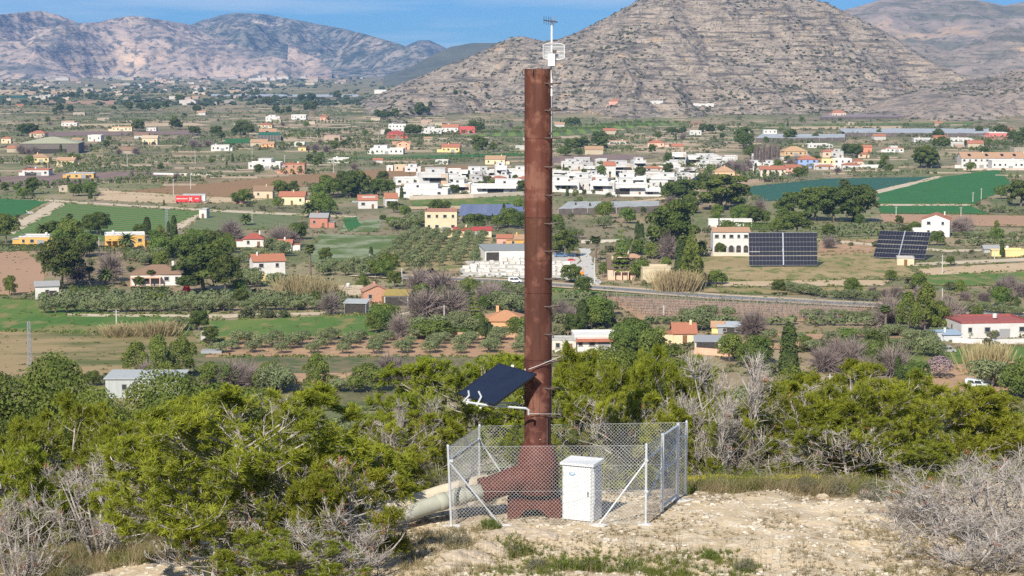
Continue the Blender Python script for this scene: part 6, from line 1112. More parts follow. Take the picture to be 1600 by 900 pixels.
# vineyard with posts and wires
e = empty('vineyard', G(1150, 485)); base = np.array(e.location); VP = MB().box((0, 0, .95), (.11, .11, 2.0)).me('post', mat('old_vine_post', (.22, .18, .14), (.36, .30, .24), 1.0)); wires = MB(); vines = []
g = np.random.default_rng(9)
for r in range(8):
    a, b = G(938 + r * 10, 464 + r * 4.6), G(1372 - r * 9, 480 + r * 2.9); n = 34
    for i in range(n):
        q = a + (b - a) * i / (n - 1) - base; o = obj('post', VP, e, q); o.rotation_euler = (R.gauss(0, .05), R.gauss(0, .08), 0)
        for _ in range(4): vines.append(q + (b - a) / (n - 1) * g.random() + (0, g.normal(0, .15), .9))
    for z in (1.2, 2.1): wires.tube([a - base + (0, 0, z), b - base + (0, 0, z)], .03, 3)
wires.build('wires', STEELG, e); vines = np.array(vines); A = vines - (0, 0, .9); k = len(vines)
Vv, Qq = prisms(np.concatenate([A, vines, vines]), np.concatenate([vines, vines + g.normal(0, .45, (k, 3)), vines + g.normal(0, .45, (k, 3))]), np.full(3 * k, .06), np.full(3 * k, .03)); kind(obj('vine_canes', mesh('vine_canes', Vv, [Qq], None, [LMAUVE]), e), 'stuff')
tag(e, 'leafless trellised vineyard with pale posts below the road', 'vineyard', None, 'vineyard', G(1150, 485))
# weeds and scrub between the plots (nobody could count them)
def clumps(P, r, seed, m, name, k=11):        # loose leafy tufts
    g = np.random.default_rng(seed); n = len(P) * k; d = g.normal(size=(n, 3)); d /= np.linalg.norm(d, axis=1)[:, None]; d[:, 2] = np.abs(d[:, 2]); rr = np.repeat(r, k)[:, None]
    C = np.repeat(P, k, 0) + d * rr * np.array((1.15, 1.15, .8)) * (.45 + .55 * g.random((n, 1))); a, b, _ = frames(d + g.normal(0, .45, (n, 3))); s = rr * .34 * (.6 + .8 * g.random((n, 1)))
    return kind(obj(name, mesh(name, np.stack([C - a * s, C - b * s * .8, C + a * s, C + b * s * .8], 1).reshape(-1, 3), [np.arange(n * 4).reshape(-1, 4)], None, [m])), 'stuff')
def scrub(n, y0, y1, seed, r0, r1, name, power=1.0, avoid=True, m=None):
    g = np.random.default_rng(seed); px = g.random(n) * 1720 - 60; py = y0 + (y1 - y0) * g.random(n) ** power; ok = np.ones(n, bool)
    if avoid:
        for f in FIELDS: ok &= ~inpoly(px, py, f)
        rx, ry = np.array(ROADC).T; ok &= np.abs(py - np.interp(px, rx, ry)) > 5
    ok &= fbm(px / 60, py / 12, 3) + g.random(n) * .5 > .12
    P = np.array([G(a, b) for a, b in zip(px[ok], py[ok])]); return (clumps if y1 > 200 else blobs)(P, r0 + (r1 - r0) * g.random(len(P)) ** 2, seed, m or LSCR, name)
scrub(15000, 215, 620, 51, .4, 1.6, 'valley_scrub'); scrub(9000, 140, 235, 52, .8, 3.4, 'plain_scrub'); scrub(7000, 230, 620, 53, .3, .8, 'meadow_weeds', avoid=False, m=leaf('weed_leaf', (.07, .09, .025), (.15, .15, .05), .1, .1)); scrub(4200, 119, 165, 54, 3, 8, 'far_plain_trees', avoid=False, m=leaf('far_wood', (.03, .045, .02), (.06, .075, .03), .01, 0))
mp_ = []; g = np.random.default_rng(58)                       # weeds along the field margins
for f in FIELDS:
    for i in range(len(f)):
        a, b = np.array(f[i], float), np.array(f[(i + 1) % len(f)], float); n = int(np.hypot(*(b - a)) / 2.2)
        for _ in range(n):
            q = a + (b - a) * g.random() + g.normal(0, .6, 2)
            if 0 < q[0] + 60 < 1720 and fbm(q[0] / 20, q[1] / 8, 2) > -.12: mp_.append(G(*q))
clumps(np.array(mp_), .25 + .8 * g.random(len(mp_)) ** 2, 59, leaf('margin_weeds', (.07, .11, .025), (.17, .19, .05), .1, .15), 'margin_weeds')
# terraces at the hill foot: low dry-stone banks
g = np.random.default_rng(77); b = MB()
for i in range(520):
    px, py = (g.uniform(395, 760), g.uniform(165, 228)) if i < 150 else (g.uniform(870, 1180), g.uniform(196, 238)) if i < 230 else (g.uniform(-30, 1620), g.uniform(170, 300))
    if any(inpoly(np.array(px), np.array(py), f) for f in FIELDS): continue
    p = G(px, py); b.box((p[0], p[1], VZ + .3), (g.uniform(8, 34), 1.0, .6 + .8 * g.random()), g.normal(0, .12))
kind(b.build('terrace_banks', mat('dry_stone_bank', (.27, .22, .165), (.40, .32, .245), .05, detail=8)), 'stuff')
# the hazy far town
g = np.random.default_rng(88); TM = []
for c in ((.56, .51, .46), (.50, .41, .32), (.47, .34, .27), (.42, .37, .33)):
    for w, d, h in ((12, 10, 6), (26, 14, 7), (46, 22, 9)):
        b = MB().box((0, 0, h / 2), (w, d, h)); b.box((0, 0, h + .4), (w + .8, d + .8, .8)); b.box((w * .2, 0, h + 1.6), (w * .3, d * .5, 1.8)); TM.append(b.me('far_building', wall(c)))
for i in range(260):
    px, py = g.uniform(-20, 640), 113 + 22 * g.random() ** 1.4
    if i > 215: px, py = g.uniform(-20, 420), g.uniform(135, 165)
    if px > 560 and py > 125: continue
    o = obj('far_building', TM[g.integers(len(TM))], None, G(px, py), g.uniform(-.5, .5)); s = float(np.clip(sc(o.location), .3, .9)); o.scale = (1.0,) * 3 if py < 126 else (.6,) * 3
    k_ = int(o.data.name.split('.')[1]) if '.' in o.data.name else 0
    tag(o, 'tiny %s %s building of the far town, %s part, %s' % (('white', 'beige', 'pinkish', 'pale')[k_ // 3 % 4], ('small', 'long', 'large')[k_ % 3], 'left' if px < 200 else 'middle' if px < 420 else 'right', 'below the mountains' if py < 122 else 'in the hazy plain' if py < 134 else 'among the nearer fields'), 'building', 'buildings of the far town')
# ---------------------------------------------------------------- the rusty column and its surroundings
RUST = mat('corten_rust', (0.066, 0.022, 0.013), (0.11, 0.036, 0.021), 0.8, 0.72, detail=9, c3=(0.10, 0.036, 0.023), stretch=(1, 1, .35), spec=0.35, rand=.16)
n_ = RUST.node_tree.nodes; l_ = RUST.node_tree.links.new; b_ = n_['Principled BSDF']; src = b_.inputs['Base Color'].links[0].from_socket
t_ = n_.new('ShaderNodeTexCoord'); z_ = n_.new('ShaderNodeTexNoise'); z_.inputs['Scale'].default_value = 1.9; z_.inputs['Detail'].default_value = 6; z_.inputs['Roughness'].default_value = .6; l_(t_.outputs['Object'], z_.inputs[0])
r_ = n_.new('ShaderNodeValToRGB'); r_.color_ramp.elements[0].position = .51; r_.color_ramp.elements[1].position = .61; l_(z_.outputs[0], r_.inputs[0]); x_ = n_.new('ShaderNodeMixRGB'); l_(r_.outputs[0], x_.inputs[0]); l_(src, x_.inputs[1]); x_.inputs[2].default_value = (.19, .080, .054, 1)
q_ = n_.new('ShaderNodeMapping'); q_.inputs['Scale'].default_value = (1, 1, .07); l_(t_.outputs['Object'], q_.inputs[0]); z2_ = n_.new('ShaderNodeTexNoise'); z2_.inputs['Scale'].default_value = 9.0; z2_.inputs['Detail'].default_value = 5; l_(q_.outputs[0], z2_.inputs[0])   # rain streaks
r2_ = n_.new('ShaderNodeValToRGB'); r2_.color_ramp.elements[0].position = .52; r2_.color_ramp.elements[1].position = .66; r2_.color_ramp.elements[1].color = (.75, .75, .75, 1); l_(z2_.outputs[0], r2_.inputs[0]); y_ = n_.new('ShaderNodeMixRGB'); l_(r2_.outputs[0], y_.inputs[0]); l_(x_.outputs[0], y_.inputs[1]); y_.inputs[2].default_value = (.050, .017, .011, 1); l_(y_.outputs[0], b_.inputs['Base Color'])
RUSTD = mat('primer_red_steel', (0.078, 0.018, 0.011), (0.125, 0.030, 0.018), 2.0, .7, detail=6)
DSTEEL = mat('dark_steel', (.07, .055, .05), (.12, .09, .08), 3.0, .6, metal=.4)
CX, CY = D(840.5, 400, 49.3)[0], 49.3
RAD = .337
def zpx(py, d=CY): return float(D(840, py, d)[2])
ZT, ZB = zpx(107), zpx(693)
ZG = hz(CX, CY - .4)
e = empty('steel_column', (CX, CY, 0))
cuts = [107, 215, 338, 405, 456, 560, 693]; b = MB()
for i in range(len(cuts) - 1):
    z1, z0 = zpx(cuts[i]), zpx(cuts[i + 1]); o = MB().lathe([(RAD, z0 + .012), (RAD, z1 - .012)], n=48)
    if i == 0: o.lathe([(RAD, z1 - .012), (RAD - .012, z1 - .008), (RAD - .012, z1 - 1.5)], n=48)
    oo = o.build('shaft_section', RUST, e, True)
    MB().lathe([(RAD - .01, z0 + .013), (RAD + .006, z0 + .009), (RAD + .009, z0), (RAD + .006, z0 - .009), (RAD - .01, z0 - .013)], n=48).build('weld_seam', RUST, e, True)
zs = zpx(715); zl = zpx(768)
MB().lathe([(RAD + .005, ZB + .02), (.37, ZB - .02), (.44, zpx(702)), (.50, zs), (.535, zpx(735)), (.54, zl), (.50, zl - .02), (0, zl - .02)], n=48).build('flared_base', RUSTD, e, True)
# inlet branch running down to the left
P0, P1 = np.array((-.1, -.05, zpx(739))), D(762, 764, CY - .35) - (CX, CY, 0); ax_ = (P1 - P0); t = np.linspace(0, 1, 9)
MB().tube([P0 + ax_ * q for q in t], .36 - .07 * t, 28).build('inlet_branch', RUSTD, e, True)
MB().tube([P1 - ax_ * .02, P1 + ax_ / np.linalg.norm(ax_) * .16], .325, 28).build('inlet_flange', RUSTD, e)
# saddle: plate with an arch cut out, front and back, joined by a top plate
zt, zf = zpx(778), ZG - .05
prf = [(-.76, zf), (-.56, zf), (-.44, zf + .12), (-.30, zf + .27), (.06, zf + .28), (.17, zf + .16), (.34, zf), (.56, zf), (.60, zt - .1), (.58, zt), (-.70, zt), (-.76, zt - .06)]
import bmesh
def plate(poly, y0, y1, name, m, parent):
    bm = bmesh.new(); f = bm.faces.new([bm.verts.new((x, y0, z)) for x, z in poly]); r = bmesh.ops.extrude_face_region(bm, geom=[f]); bmesh.ops.translate(bm, vec=(0, y1 - y0, 0), verts=[v for v in r['geom'] if isinstance(v, bmesh.types.BMVert)])
    bmesh.ops.recalc_face_normals(bm, faces=bm.faces); me = bpy.data.meshes.new(name); bm.to_mesh(me); bm.free(); me.materials.append(m); return obj(name, me, parent)
plate(prf, -.50, -.44, 'saddle_plate', RUSTD, e); plate(prf, .36, .42, 'saddle_plate', RUSTD, e)
MB().box((-.06, -.04, zt + .005), (1.25, .9, .04)).build('saddle_top', RUSTD, e)
for x in (-.7, .5): MB().box((x, -.04, (zf + zt) / 2), (.05, .78, zt - zf - .06)).build('saddle_rib', RUSTD, e)
for i, py in enumerate((130, 172, 215, 260, 304, 348, 391, 434, 477, 520, 562, 604)):    # step irons
    z = zpx(py); a0, a1 = math.radians(-62), math.radians(-18); q0 = np.array((math.cos(a0) * RAD * .98, math.sin(a0) * RAD * .98, z)); q1 = np.array((math.cos(a1) * RAD * .98, math.sin(a1) * RAD * .98, z)); dv = np.array((math.cos(-.35), math.sin(-.35), 0)) * .26
    MB().tube([q0, q0 + dv, q1 + dv, q1], .017, 6).build('step_iron', DSTEEL, e)
for a in (math.radians(200), math.radians(250), math.radians(-60)):                       # lifting hooks at the rim
    d_ = np.array((math.cos(a), math.sin(a), 0)); MB().tube([d_ * RAD + (0, 0, ZT - .05), d_ * (RAD + .06) + (0, 0, ZT - .02), d_ * (RAD + .085) + (0, 0, ZT - .09), d_ * (RAD + .06) + (0, 0, ZT - .17), d_ * RAD + (0, 0, ZT - .15)], .012, 6).build('lifting_hook', DSTEEL, e)
ca = math.radians(-48); cxx, cyy = math.cos(ca) * (RAD + .015), math.sin(ca) * (RAD + .015)
MB().tube([(cxx, cyy, zpx(648)), (cxx, cyy, ZB), (cxx + .08, cyy - .1, zs), (cxx + .12, cyy - .14, zpx(740)), (cxx + .2, cyy, ZG + .1)], .018, 6).build('cable_conduit', DSTEEL, e)
cb = math.radians(-8); cx2, cy2 = math.cos(cb) * (RAD + .012), math.sin(cb) * (RAD + .012); MB().tube([(cx2, cy2, zpx(135)), (cx2, cy2, zpx(560)), (cx2, cy2, zpx(648))], .010, 5).build('cable', DSTEEL, e)
MB().lathe([(0, 0), (.02, 0), (.02, .01), (0, .01)], (0, 0, 0), 8).build('bolt', mat('brass_bolt', (.6, .5, .3), rough=.4), e).location = (.06, -RAD - .002, zpx(683))
tag(e, 'tall rusty steel pipe column standing on a saddle base inside the fence', 'steel column')

# antennas on the mast
PWH = mat('white_powder_coat', (.64, .65, .65), (.72, .73, .73), 3.0, .45)
mx = D(862, 90, CY - .18)[0]; my = CY - .18
e = empty('antenna_mast', (mx, my, 0)); MB().tube([(0, 0, zpx(150)), (0, 0, zpx(40))], .024, 10).build('upper_tube', PWH, e); MB().tube([(0, 0, zpx(215)), (0, 0, zpx(150))], .016, 8).build('lower_tube', STEELG, e)
for py in (132, 170, 208): MB().box((-.02, .01, zpx(py)), (.1, .07, .05)).build('clamp', DSTEEL, e)
tag(e, 'thin white antenna mast strapped to the top of the column', 'mast')
e = empty('grid_antenna', (mx + .05, my - .07, zpx(80.5))); b = MB(); Wg, Hg = .26, .2
def dish(u, v): return (u, .10 * (u * u + v * v) / (.26 ** 2) * -1 + .09, v)
def hmax(u): return Hg * (1 - .22 * (abs(u) / Wg) ** 3)
for i in range(25): u = -Wg + 2 * Wg * i / 24; b.tube([dish(u, v) for v in np.linspace(-hmax(u), hmax(u), 7)], .0045, 4)
b.build('reflector_grid', PWH, e); b = MB()
for v in (-.11, 0, .11): b.tube([dish(u, v) for u in np.linspace(-Wg, Wg, 9)], .007, 4)
rim = [dish(u, hmax(u)) for u in np.linspace(-Wg, Wg, 13)] + [dish(u, -hmax(u)) for u in np.linspace(Wg, -Wg, 13)]; b.tube(rim + rim[:1], .009, 5); b.build('rim', PWH, e)
MB().tube([(.0, .08, 0), (.0, -.05, 0)], .03, 8).build('feed', DSTEEL, e); MB().box((.02, -.07, 0), (.09, .05, .07)).build('feed_head', DSTEEL, e); tag(e, 'white grid dish antenna on the mast', 'antenna')
e = empty('radio_box', (mx - .01, my - .09, zpx(103))); MB().box((0, 0, .15), (.165, .1, .29)).build('case', PWH, e); MB().box((0, .03, .315), (.12, .06, .04)).build('bracket', STEELG, e); MB().tube([(0, 0, 0), (.01, .02, -.12), (.02, .06, -.3)], .008, 5).build('lead', DSTEEL, e); tag(e, 'white radio box just above the column rim', 'radio box')
e = empty('yagi_antenna', (mx, my, zpx(34))); MB().box((0, -.03, 0), (.05, .08, .07)).build('clamp', DSTEEL, e); MB().tube([(-.2, -.14, .03), (.14, .1, -.01)], .012, 5).build('boom', DSTEEL, e)
for q in (.02, .18, .36, .52): p = np.array((-.2, -.14, .03)) + np.array((.34, .24, -.04)) * q; MB().tube([p + (0, 0, -.1), p + (0, 0, .1)], .006, 4).build('element', DSTEEL, e)
b = MB()
for q in range(7): b.tube([(-.0 + .01 * q, 0 - .012 * q, -.08 + .035 * q - .04), (.05 + .01 * q, .07, -.08 + .035 * q - .03)], .004, 4); 
b.tube([(0, 0, -.13), (.06, -.07, .14)], .005, 4); b.tube([(.05, .07, -.12), (.11, .07, .14)], .005, 4); b.build('reflector', STEELG, e); tag(e, 'small dark yagi antenna at the very top of the mast', 'antenna')

# solar panel and its bracket
a_, t_l, PW, PL = math.radians(61), math.radians(29.7), 1.93, 1.38
pc = D(776.5, 601, 49.2); e = empty('solar_unit', pc); w_ = np.array((math.cos(a_), -math.sin(a_), 0)); u_ = np.array((math.sin(a_) * math.cos(t_l), math.cos(a_) * math.cos(t_l), math.sin(t_l))); n3 = np.cross(w_, u_)
def slab(w0, w1, u0, u1, n0, n1): return np.array([w_ * x + u_ * y + n3 * z for z in (n0, n1) for x, y in ((w0, u0), (w1, u0), (w1, u1), (w0, u1))])
PVN = mat('black_panel_glass', (.007, .011, .027), (.010, .015, .033), 1.5, .42, spec=.3); ALB = mat('black_anodised_frame', (.012, .013, .018), rough=.4)
MB().add(slab(-PW / 2 + .02, PW / 2 - .02, -PL / 2 + .02, PL / 2 - .02, 0.012, .03), BQ).build('glass', PVN, e); b = MB()
for q in ((-PW / 2, PW / 2, -PL / 2, -PL / 2 + .02), (-PW / 2, PW / 2, PL / 2 - .02, PL / 2), (-PW / 2, -PW / 2 + .02, -PL / 2 + .02, PL / 2 - .02), (PW / 2 - .02, PW / 2, -PL / 2 + .02, PL / 2 - .02)): b.add(slab(*q, -.015, .034), BQ)
b.build('panel_frame', ALB, e); MB().add(slab(-PW / 2 + .02, PW / 2 - .02, -PL / 2 + .02, PL / 2 - .02, -.002, .011), BQ).build('back_sheet', mat('back_sheet', (.5, .5, .5)), e)
for s_ in (-.35, .35):
    MB().add(slab(s_ - .025, s_ + .025, -PL / 2 - .05, PL / 2 + .05, -.06, -.016), BQ).build('rail', STEELG, e)
    q = w_ * s_ + u_ * (PL / 2 + .05); MB().box(q + n3 * .01, (.07, .07, .06)).build('clamp', PWH, e); q = w_ * s_ - u_ * (PL / 2 + .04); MB().tube([q, q - (0, 0, .10), q + w_ * .02 + (-.05, 0, -.13)], .022, 6).build('foot', PWH, e)
tag(e, 'black solar panel on light grey bracket arms beside the column', 'solar panel')
loc = np.array(pc)
GP = lambda px, py, d: D(px, py, d) - loc
LG = mat('light_grey_bracket', (.40, .42, .43), (.50, .52, .53), 4, .5); RODM = mat('dull_rod', (.26, .25, .25), (.36, .35, .35), 5, .5, metal=.3)
MB().tube([GP(728, 628, 48.55), GP(760, 633, 48.5), GP(822, 638, 48.5), GP(826, 641, 48.52), GP(826, 648, 48.55)], .03, 6).build('lower_arm', LG, e)
MB().tube([GP(745, 620, 49.4), GP(770, 630, 49.5), GP(808, 630, 49.6), GP(812, 634, 49.6), GP(812, 640, 49.6)], .028, 6).build('rear_arm', LG, e)
MB().tube([GP(745, 634, 48.5), GP(752, 620, 48.6), GP(748, 612, 48.8)], .025, 6).build('support_leg', LG, e); MB().tube([GP(724, 628, 48.6), GP(733, 618, 48.7), GP(732, 611, 48.9)], .025, 6).build('support_leg', LG, e)
for y0, y1 in ((646.5, 647), (577, 557)): MB().tube([GP(826, y0, 48.88), GP(842, (y0 * .7 + y1 * .3), 48.88), GP(876, y1, 48.96)], .010, 6).build('clamp_rod', RODM, e); MB().tube([GP(853, (y0 + y1) / 2 + 3, 48.95), GP(876, y1 + 5, 49.0), GP(879, y1, 49.1), GP(862, y1, 49.3)], .012, 6).build('clamp_hook', DSTEEL, e)

# white cabinet
CONC0 = mat('dusty_plinth', (.34, .29, .23), (.46, .40, .32), 4)
cp0, cp1 = D(879, 811, 48.4), D(923, 812, 48.2)
cxm = D(902, 812, 48.3); ZC = hz(cxm[0], 48.5); e = empty('equipment_cabinet', (cxm[0], 48.45, ZC - .03), -.42)
CW, CD, CH = .80, .62, 1.44
MB().box((0, CD / 2, CH / 2), (CW, CD, CH)).build('body', PWH, e); MB().add([(-CW / 2 - .05, -.05, CH + .002), (CW / 2 + .05, -.05, CH + .002), (CW / 2 + .05, CD + .06, CH + .002), (-CW / 2 - .05, CD + .06, CH + .002), (-CW / 2 - .05, -.05, CH + .06), (CW / 2 + .05, -.05, CH + .06), (CW / 2 + .05, CD + .06, CH + .10), (-CW / 2 - .05, CD + .06, CH + .10)], BQ).build('roof', PWH, e)
MB().box((0, -.012, CH / 2 + .02), (CW - .06, .02, CH - .1)).build('door', PWH, e); dr = MB().box((CW / 2 + .012, CD / 2, CH / 2), (.02, CD - .06, CH - .12)).build('side_door', PWH, e); MB().box((CW / 2 + .026, CD / 2, CH * .6), (.012, CD - .16, CH * .58)).build('vent_panel', mat('grey_vent', (.46, .48, .50), (.56, .58, .6), 60, .6, stretch=(1, 1, 4)), dr); MB().box((CW / 2 + .04, .1, CH * .45), (.03, .03, .07)).build('latch', STEELG, dr)
b = MB(); th = np.linspace(math.pi * 1.08, math.pi * 1.92, 9); b.tube([(-.13 + .085 * math.cos(q), -.026, CH - .2 + .05 * math.sin(q)) for q in th], .010, 4); b.tube([(-.13 + .08 * math.cos(q), -.026, CH - .2 + .02 * math.sin(q)) for q in np.linspace(0, 2 * math.pi, 13)], .005, 4); b.build('emblem', mat('blue_print', (.10, .30, .55)), e)
SEAM = mat('dark_seam', (.12, .12, .12))
for q, d_ in (((0, -.018, .06), (CW - .04, .012, .008)), ((0, -.018, CH - .02), (CW - .04, .012, .008)), ((-CW / 2 + .025, -.018, CH / 2), (.008, .012, CH - .1)), ((CW / 2 - .025, -.018, CH / 2), (.008, .012, CH - .1)), ((0, CD / 2 - .01, .025), (CW + .004, CD + .03, .05))): MB().box(q, d_).build('seam' if d_[0] < .79 or d_[1] < .1 else 'plinth', SEAM if d_[1] < .1 else CONC0, e)
for z in (.25, .72, 1.2): MB().tube([(-CW / 2 + .03, -.03, z - .04), (-CW / 2 + .03, -.03, z + .04)], .012, 6).build('hinge', STEELG, e)
MB().box((.3, -.03, .75), (.03, .02, .12)).build('handle', DSTEEL, e)
tag(e, 'white metal equipment cabinet with a blue emblem beside the column', 'cabinet')

# chain-link fence
def gp(px, py, d): q = D(px, py, d); return np.array((q[0], q[1], hz(q[0], d)))
FL, FR, BR_, BL_ = gp(705.5, 827, 48.0), gp(1009, 824, 48.05), gp(1071.5, 786, 52.2), gp(749.5, 780, 52.2)
GA, GB = FR + (BR_ - FR) * .385, FR + (BR_ - FR) * .775
for q in (GA, GB): q[2] = hz(q[0], q[1])
HF = 2.0
GAL = mat('galvanised_tube', (.62, .65, .67), (.76, .78, .80), 5, .36, metal=.45, detail=3); WIRE = mat('galvanised_wire', (.40, .40, .40), (.54, .54, .54), 9, .45, metal=.1)
fe = empty('chain_link_fence', (0, 0, 0))
def up(p, z): return np.array((p[0], p[1], p[2] + z))
for p, lean in ((FL, (-.09, 0)), (FR, (0, 0)), (BR_, (0, 0)), (BL_, (0, 0))):
    o = MB().tube([(0, 0, -.1), (lean[0] * .9, 0, HF)], .031, 10).build('post', GAL, fe); o.location = p; MB().lathe([(.034, HF - .02), (.034, HF + .02), (.02, HF + .04), (0, HF + .045)], (lean[0] * .9, 0, 0), 10).build('cap', GAL, o)
def meshpanel(A, B, name='chain_link_mesh', z0=.05, h=None, parent=None, pitch=.092, lean=0.0, r=.0027):
    h = h or HF - .06; d = B - A; Ln = np.hypot(d[0], d[1]); k = int((Ln + h) / pitch); P, Q2 = [], []
    for fam in (0, 1):
        for i in range(k + 1):
            x0 = i * pitch - h; a = max(0, x0); c = min(Ln, x0 + h)
            if c - a < .02: continue
            za, zc_ = a - x0, c - x0
            if fam: za, zc_ = h - za, h - zc_
            n = max(1, int((c - a) / .5))
            for j in range(n):
                t0, t1 = j / n, (j + 1) / n
                for lst, t in ((P, t0), (Q2, t1)): x = a + (c - a) * t; z = za + (zc_ - za) * t; f = x / Ln; lst.append(A + d * f + (lean * (1 - f) * z, .004 * fam, z0 + z))
    P, Q2 = np.array(P), np.array(Q2); V, Q = prisms(P, Q2, np.full(len(P), r), np.full(len(P), r)); b = MB().add(V, Q)
    for z in (z0, z0 + h * .42, z0 + h): b.tube([A + (lean * z, 0, z), B + (0, 0, z)], .0035, 4)
    return kind(b.build(name, WIRE, parent or fe), 'stuff')
for A, B, ln in ((FL, FR, -.04), (FL, BL_, -.04), (BL_, BR_, 0), (FR, GA, 0), (GB, BR_, 0)): meshpanel(A, B, lean=ln)
def brace(A, B, name='brace', r=.021): MB().tube([A, B], r, 8).build(name, GAL, fe)
fb, rb_ = FL + (FR - FL) * .255, FR + (FL - FR) * .245
for q in (fb, rb_): q[2] = hz(q[0], q[1]) - .02
brace(up(FL, 1.62) + (-.06, 0, 0), fb); brace(up(FR, 1.60), rb_); q = BL_ + (BR_ - BL_) * .19; q[2] = hz(q[0], q[1]); brace(up(BL_, 1.62), q)
brace(up(FL, 1.66) + (-.06, 0, 0), up(BL_, 1.64), 'side_rail'); brace(up(FR, 1.66), up(GA, 1.66), 'side_rail'); brace(up(GB, 1.64), up(BR_, 1.64), 'side_rail'); brace(up(FR, .6), up(GA, 1.15), 'brace', .016); brace(up(GB, 1.2), up(BR_, 1.45), 'brace', .014)
for p, z in ((FL, 1.64), (FR, 1.62), (BL_, 1.64), (FR, .85), (BL_, .85)): MB().box(up(p, z), (.09, .09, .06)).build('bracket', GAL, fe)
tag(fe, 'galvanised chain-link fence enclosing the column and cabinet', 'fence')
ge = empty('fence_gate', (0, 0, 0))
for q in (GA, GB): MB().tube([up(q, -.05), up(q, HF + .02)], .044, 10).build('gate_post', GAL, ge)
dg = (GB - GA); dg /= np.linalg.norm(dg); A, B = GA + dg * .07, GB - dg * .07
for z in (.12, 1.06, HF - .04): MB().tube([up(A, z), up(B, z)], .030 if z != 1.06 else .020, 8).build('gate_rail', GAL, ge)
for q in (A, B): MB().tube([up(q, .12), up(q, HF - .04)], .028, 8).build('gate_stile', GAL, ge)
MB().tube([up(A, 1.1), up(B, 1.55)], .014, 6).build('gate_brace', GAL, ge); MB().box(up(A, 1.05) + (-.03, -.04, 0), (.09, .07, .14)).build('lock', GAL, ge); meshpanel(A, B, 'gate_mesh', .13, HF - .2, ge, .055, 0, .0026)
tag(ge, 'narrow galvanised gate with mesh on the right side of the fence', 'gate')
CONC = mat('poured_concrete', (.46, .44, .42), (.60, .58, .56), 2.5, .9, detail=7)
def lump(p, r, h, label, m=CONC, name='concrete_footing', cat='footing', seed=1, n=3, sq=(1, 1)):
    g = np.random.default_rng(seed); bm = bmesh.new(); bmesh.ops.create_icosphere(bm, subdivisions=n, radius=1)
    off = g.random(3) * 50
    for v in bm.verts:
        k = 1 + .55 * float(fbm(v.co.x * 1.3 + off[0] + v.co.z, v.co.y * 1.3 + off[1] + v.co.z * .7, 4, .6)); v.co = (v.co.x * r * k * sq[0], v.co.y * r * k * sq[1], v.co.z * h * k)
    me = bpy.data.meshes.new(name); bm.to_mesh(me); bm.free(); me.materials.append(m); return tag(obj(name, me, None, p), label, cat)
for p, r, lb, s_ in ((fb, .2, 'concrete footing of the front left brace', 3), (rb_, .2, 'concrete footing of the front right brace', 4), (GB + (.1, -.2, -.02), .34, 'largest concrete footing, under the rear gate post', 5), (FR, .16, 'concrete footing of the front right post', 6), (FL, .17, 'concrete footing of the front left post', 7)): lump(p, r, .05, lb, seed=s_, sq=(1.3, .9))
# the pipe feeding the column
PIPE = mat('grey_pipe', (.33, .33, .27), (.43, .43, .36), 1.2, .7, detail=6); PIPEB = mat('dusty_beige_concrete', (.50, .43, .32), (.60, .52, .40), 1.3, .9, detail=8)
e = empty('supply_pipe', P1 + (CX, CY, 0)); o0 = np.array(e.location); pts = [D(765, 765, 48.95), D(720, 775, 48.75), D(690, 784, 48.5), D(600, 815, 47.6), D(520, 842, 46.8)]
MB().tube([p - o0 for p in pts], .2, 24).build('barrel', PIPE, e, True)
for q in ((718, 775.5, 48.74), (690, 784, 48.5)): c_ = D(*q) - o0; dv = (pts[2] - pts[0]) / np.linalg.norm(pts[2] - pts[0]); MB().tube([c_ - dv * .14, c_ - dv * .12, c_ + dv * .12, c_ + dv * .14], [.195, .222, .222, .195], 24).build('coupling', PIPE, e, True)
tag(e, 'thick grey pipe running downhill from the column to the left', 'pipe')
e = empty('concrete_haunch', pts[0]); o0 = np.array(e.location); MB().tube([D(*q) - o0 for q in ((762, 752, 49.5), (718, 763, 49.3), (690, 771, 49.1), (600, 801, 48.2), (520, 828, 47.4))], [.20, .21, .22, .22, .22], 12).build('block', PIPEB, e, True); tag(e, 'beige concrete bed along the back of the grey pipe', 'concrete bed')

# rocks, stones and low plants of the clearing
ROCK = mat('pale_limestone_rock', (.33, .27, .20), (.50, .42, .32), 2.2, .95, bump=.6, detail=9, bscale=7)
for i, (px, py, d, r, h, lb) in enumerate([(735, 878, 44.6, .62, .34, 'large angular pale rock left of centre at the bottom'), (700, 895, 43.8, .5, .25, 'flat pale rock at the bottom edge'), (800, 838, 46.8, .5, .2, 'smooth tan rock below the left brace footing'), (845, 845, 46.4, .4, .18, 'tan rock right of the smooth one'), (1460, 800, 49.5, .62, .36, 'pale boulder behind the dead grey shrubs'), (1285, 792, 52.3, .14, .12, 'small round tan stone at the back of the clearing'), (1200, 780, 52.9, .12, .1, 'small white stone left of the round tan one'), (1095, 778, 52.6, .2, .1, 'flat white stone beside the gate'), (770, 862, 45.4, .4, .26, 'cracked rock right of the large angular rock'), (50, 890, 47.5, .7, .22, 'long pale ledge in the lower left corner'), (150, 872, 48.6, .6, .2, 'pale rock shelf at the lower left'), (1180, 765, 53.6, .35, .2, 'pale rock among weeds behind the clearing'), (1225, 758, 54.0, .4, .22, 'second pale rock among weeds behind the clearing')]):
    q = D(px, py, d); lump((q[0], d, hz(q[0], d) - h * .15), r, h, lb, ROCK, 'rock', 'rock', 20 + i, 4, (1.25, .9))
g = np.random.default_rng(61)
def onhill(n, pxr, dr, g): d = g.uniform(*dr, n); x = (g.uniform(*pxr, n) - 800) / F * d; return np.stack([x, d, hillz(x, d)], -1)
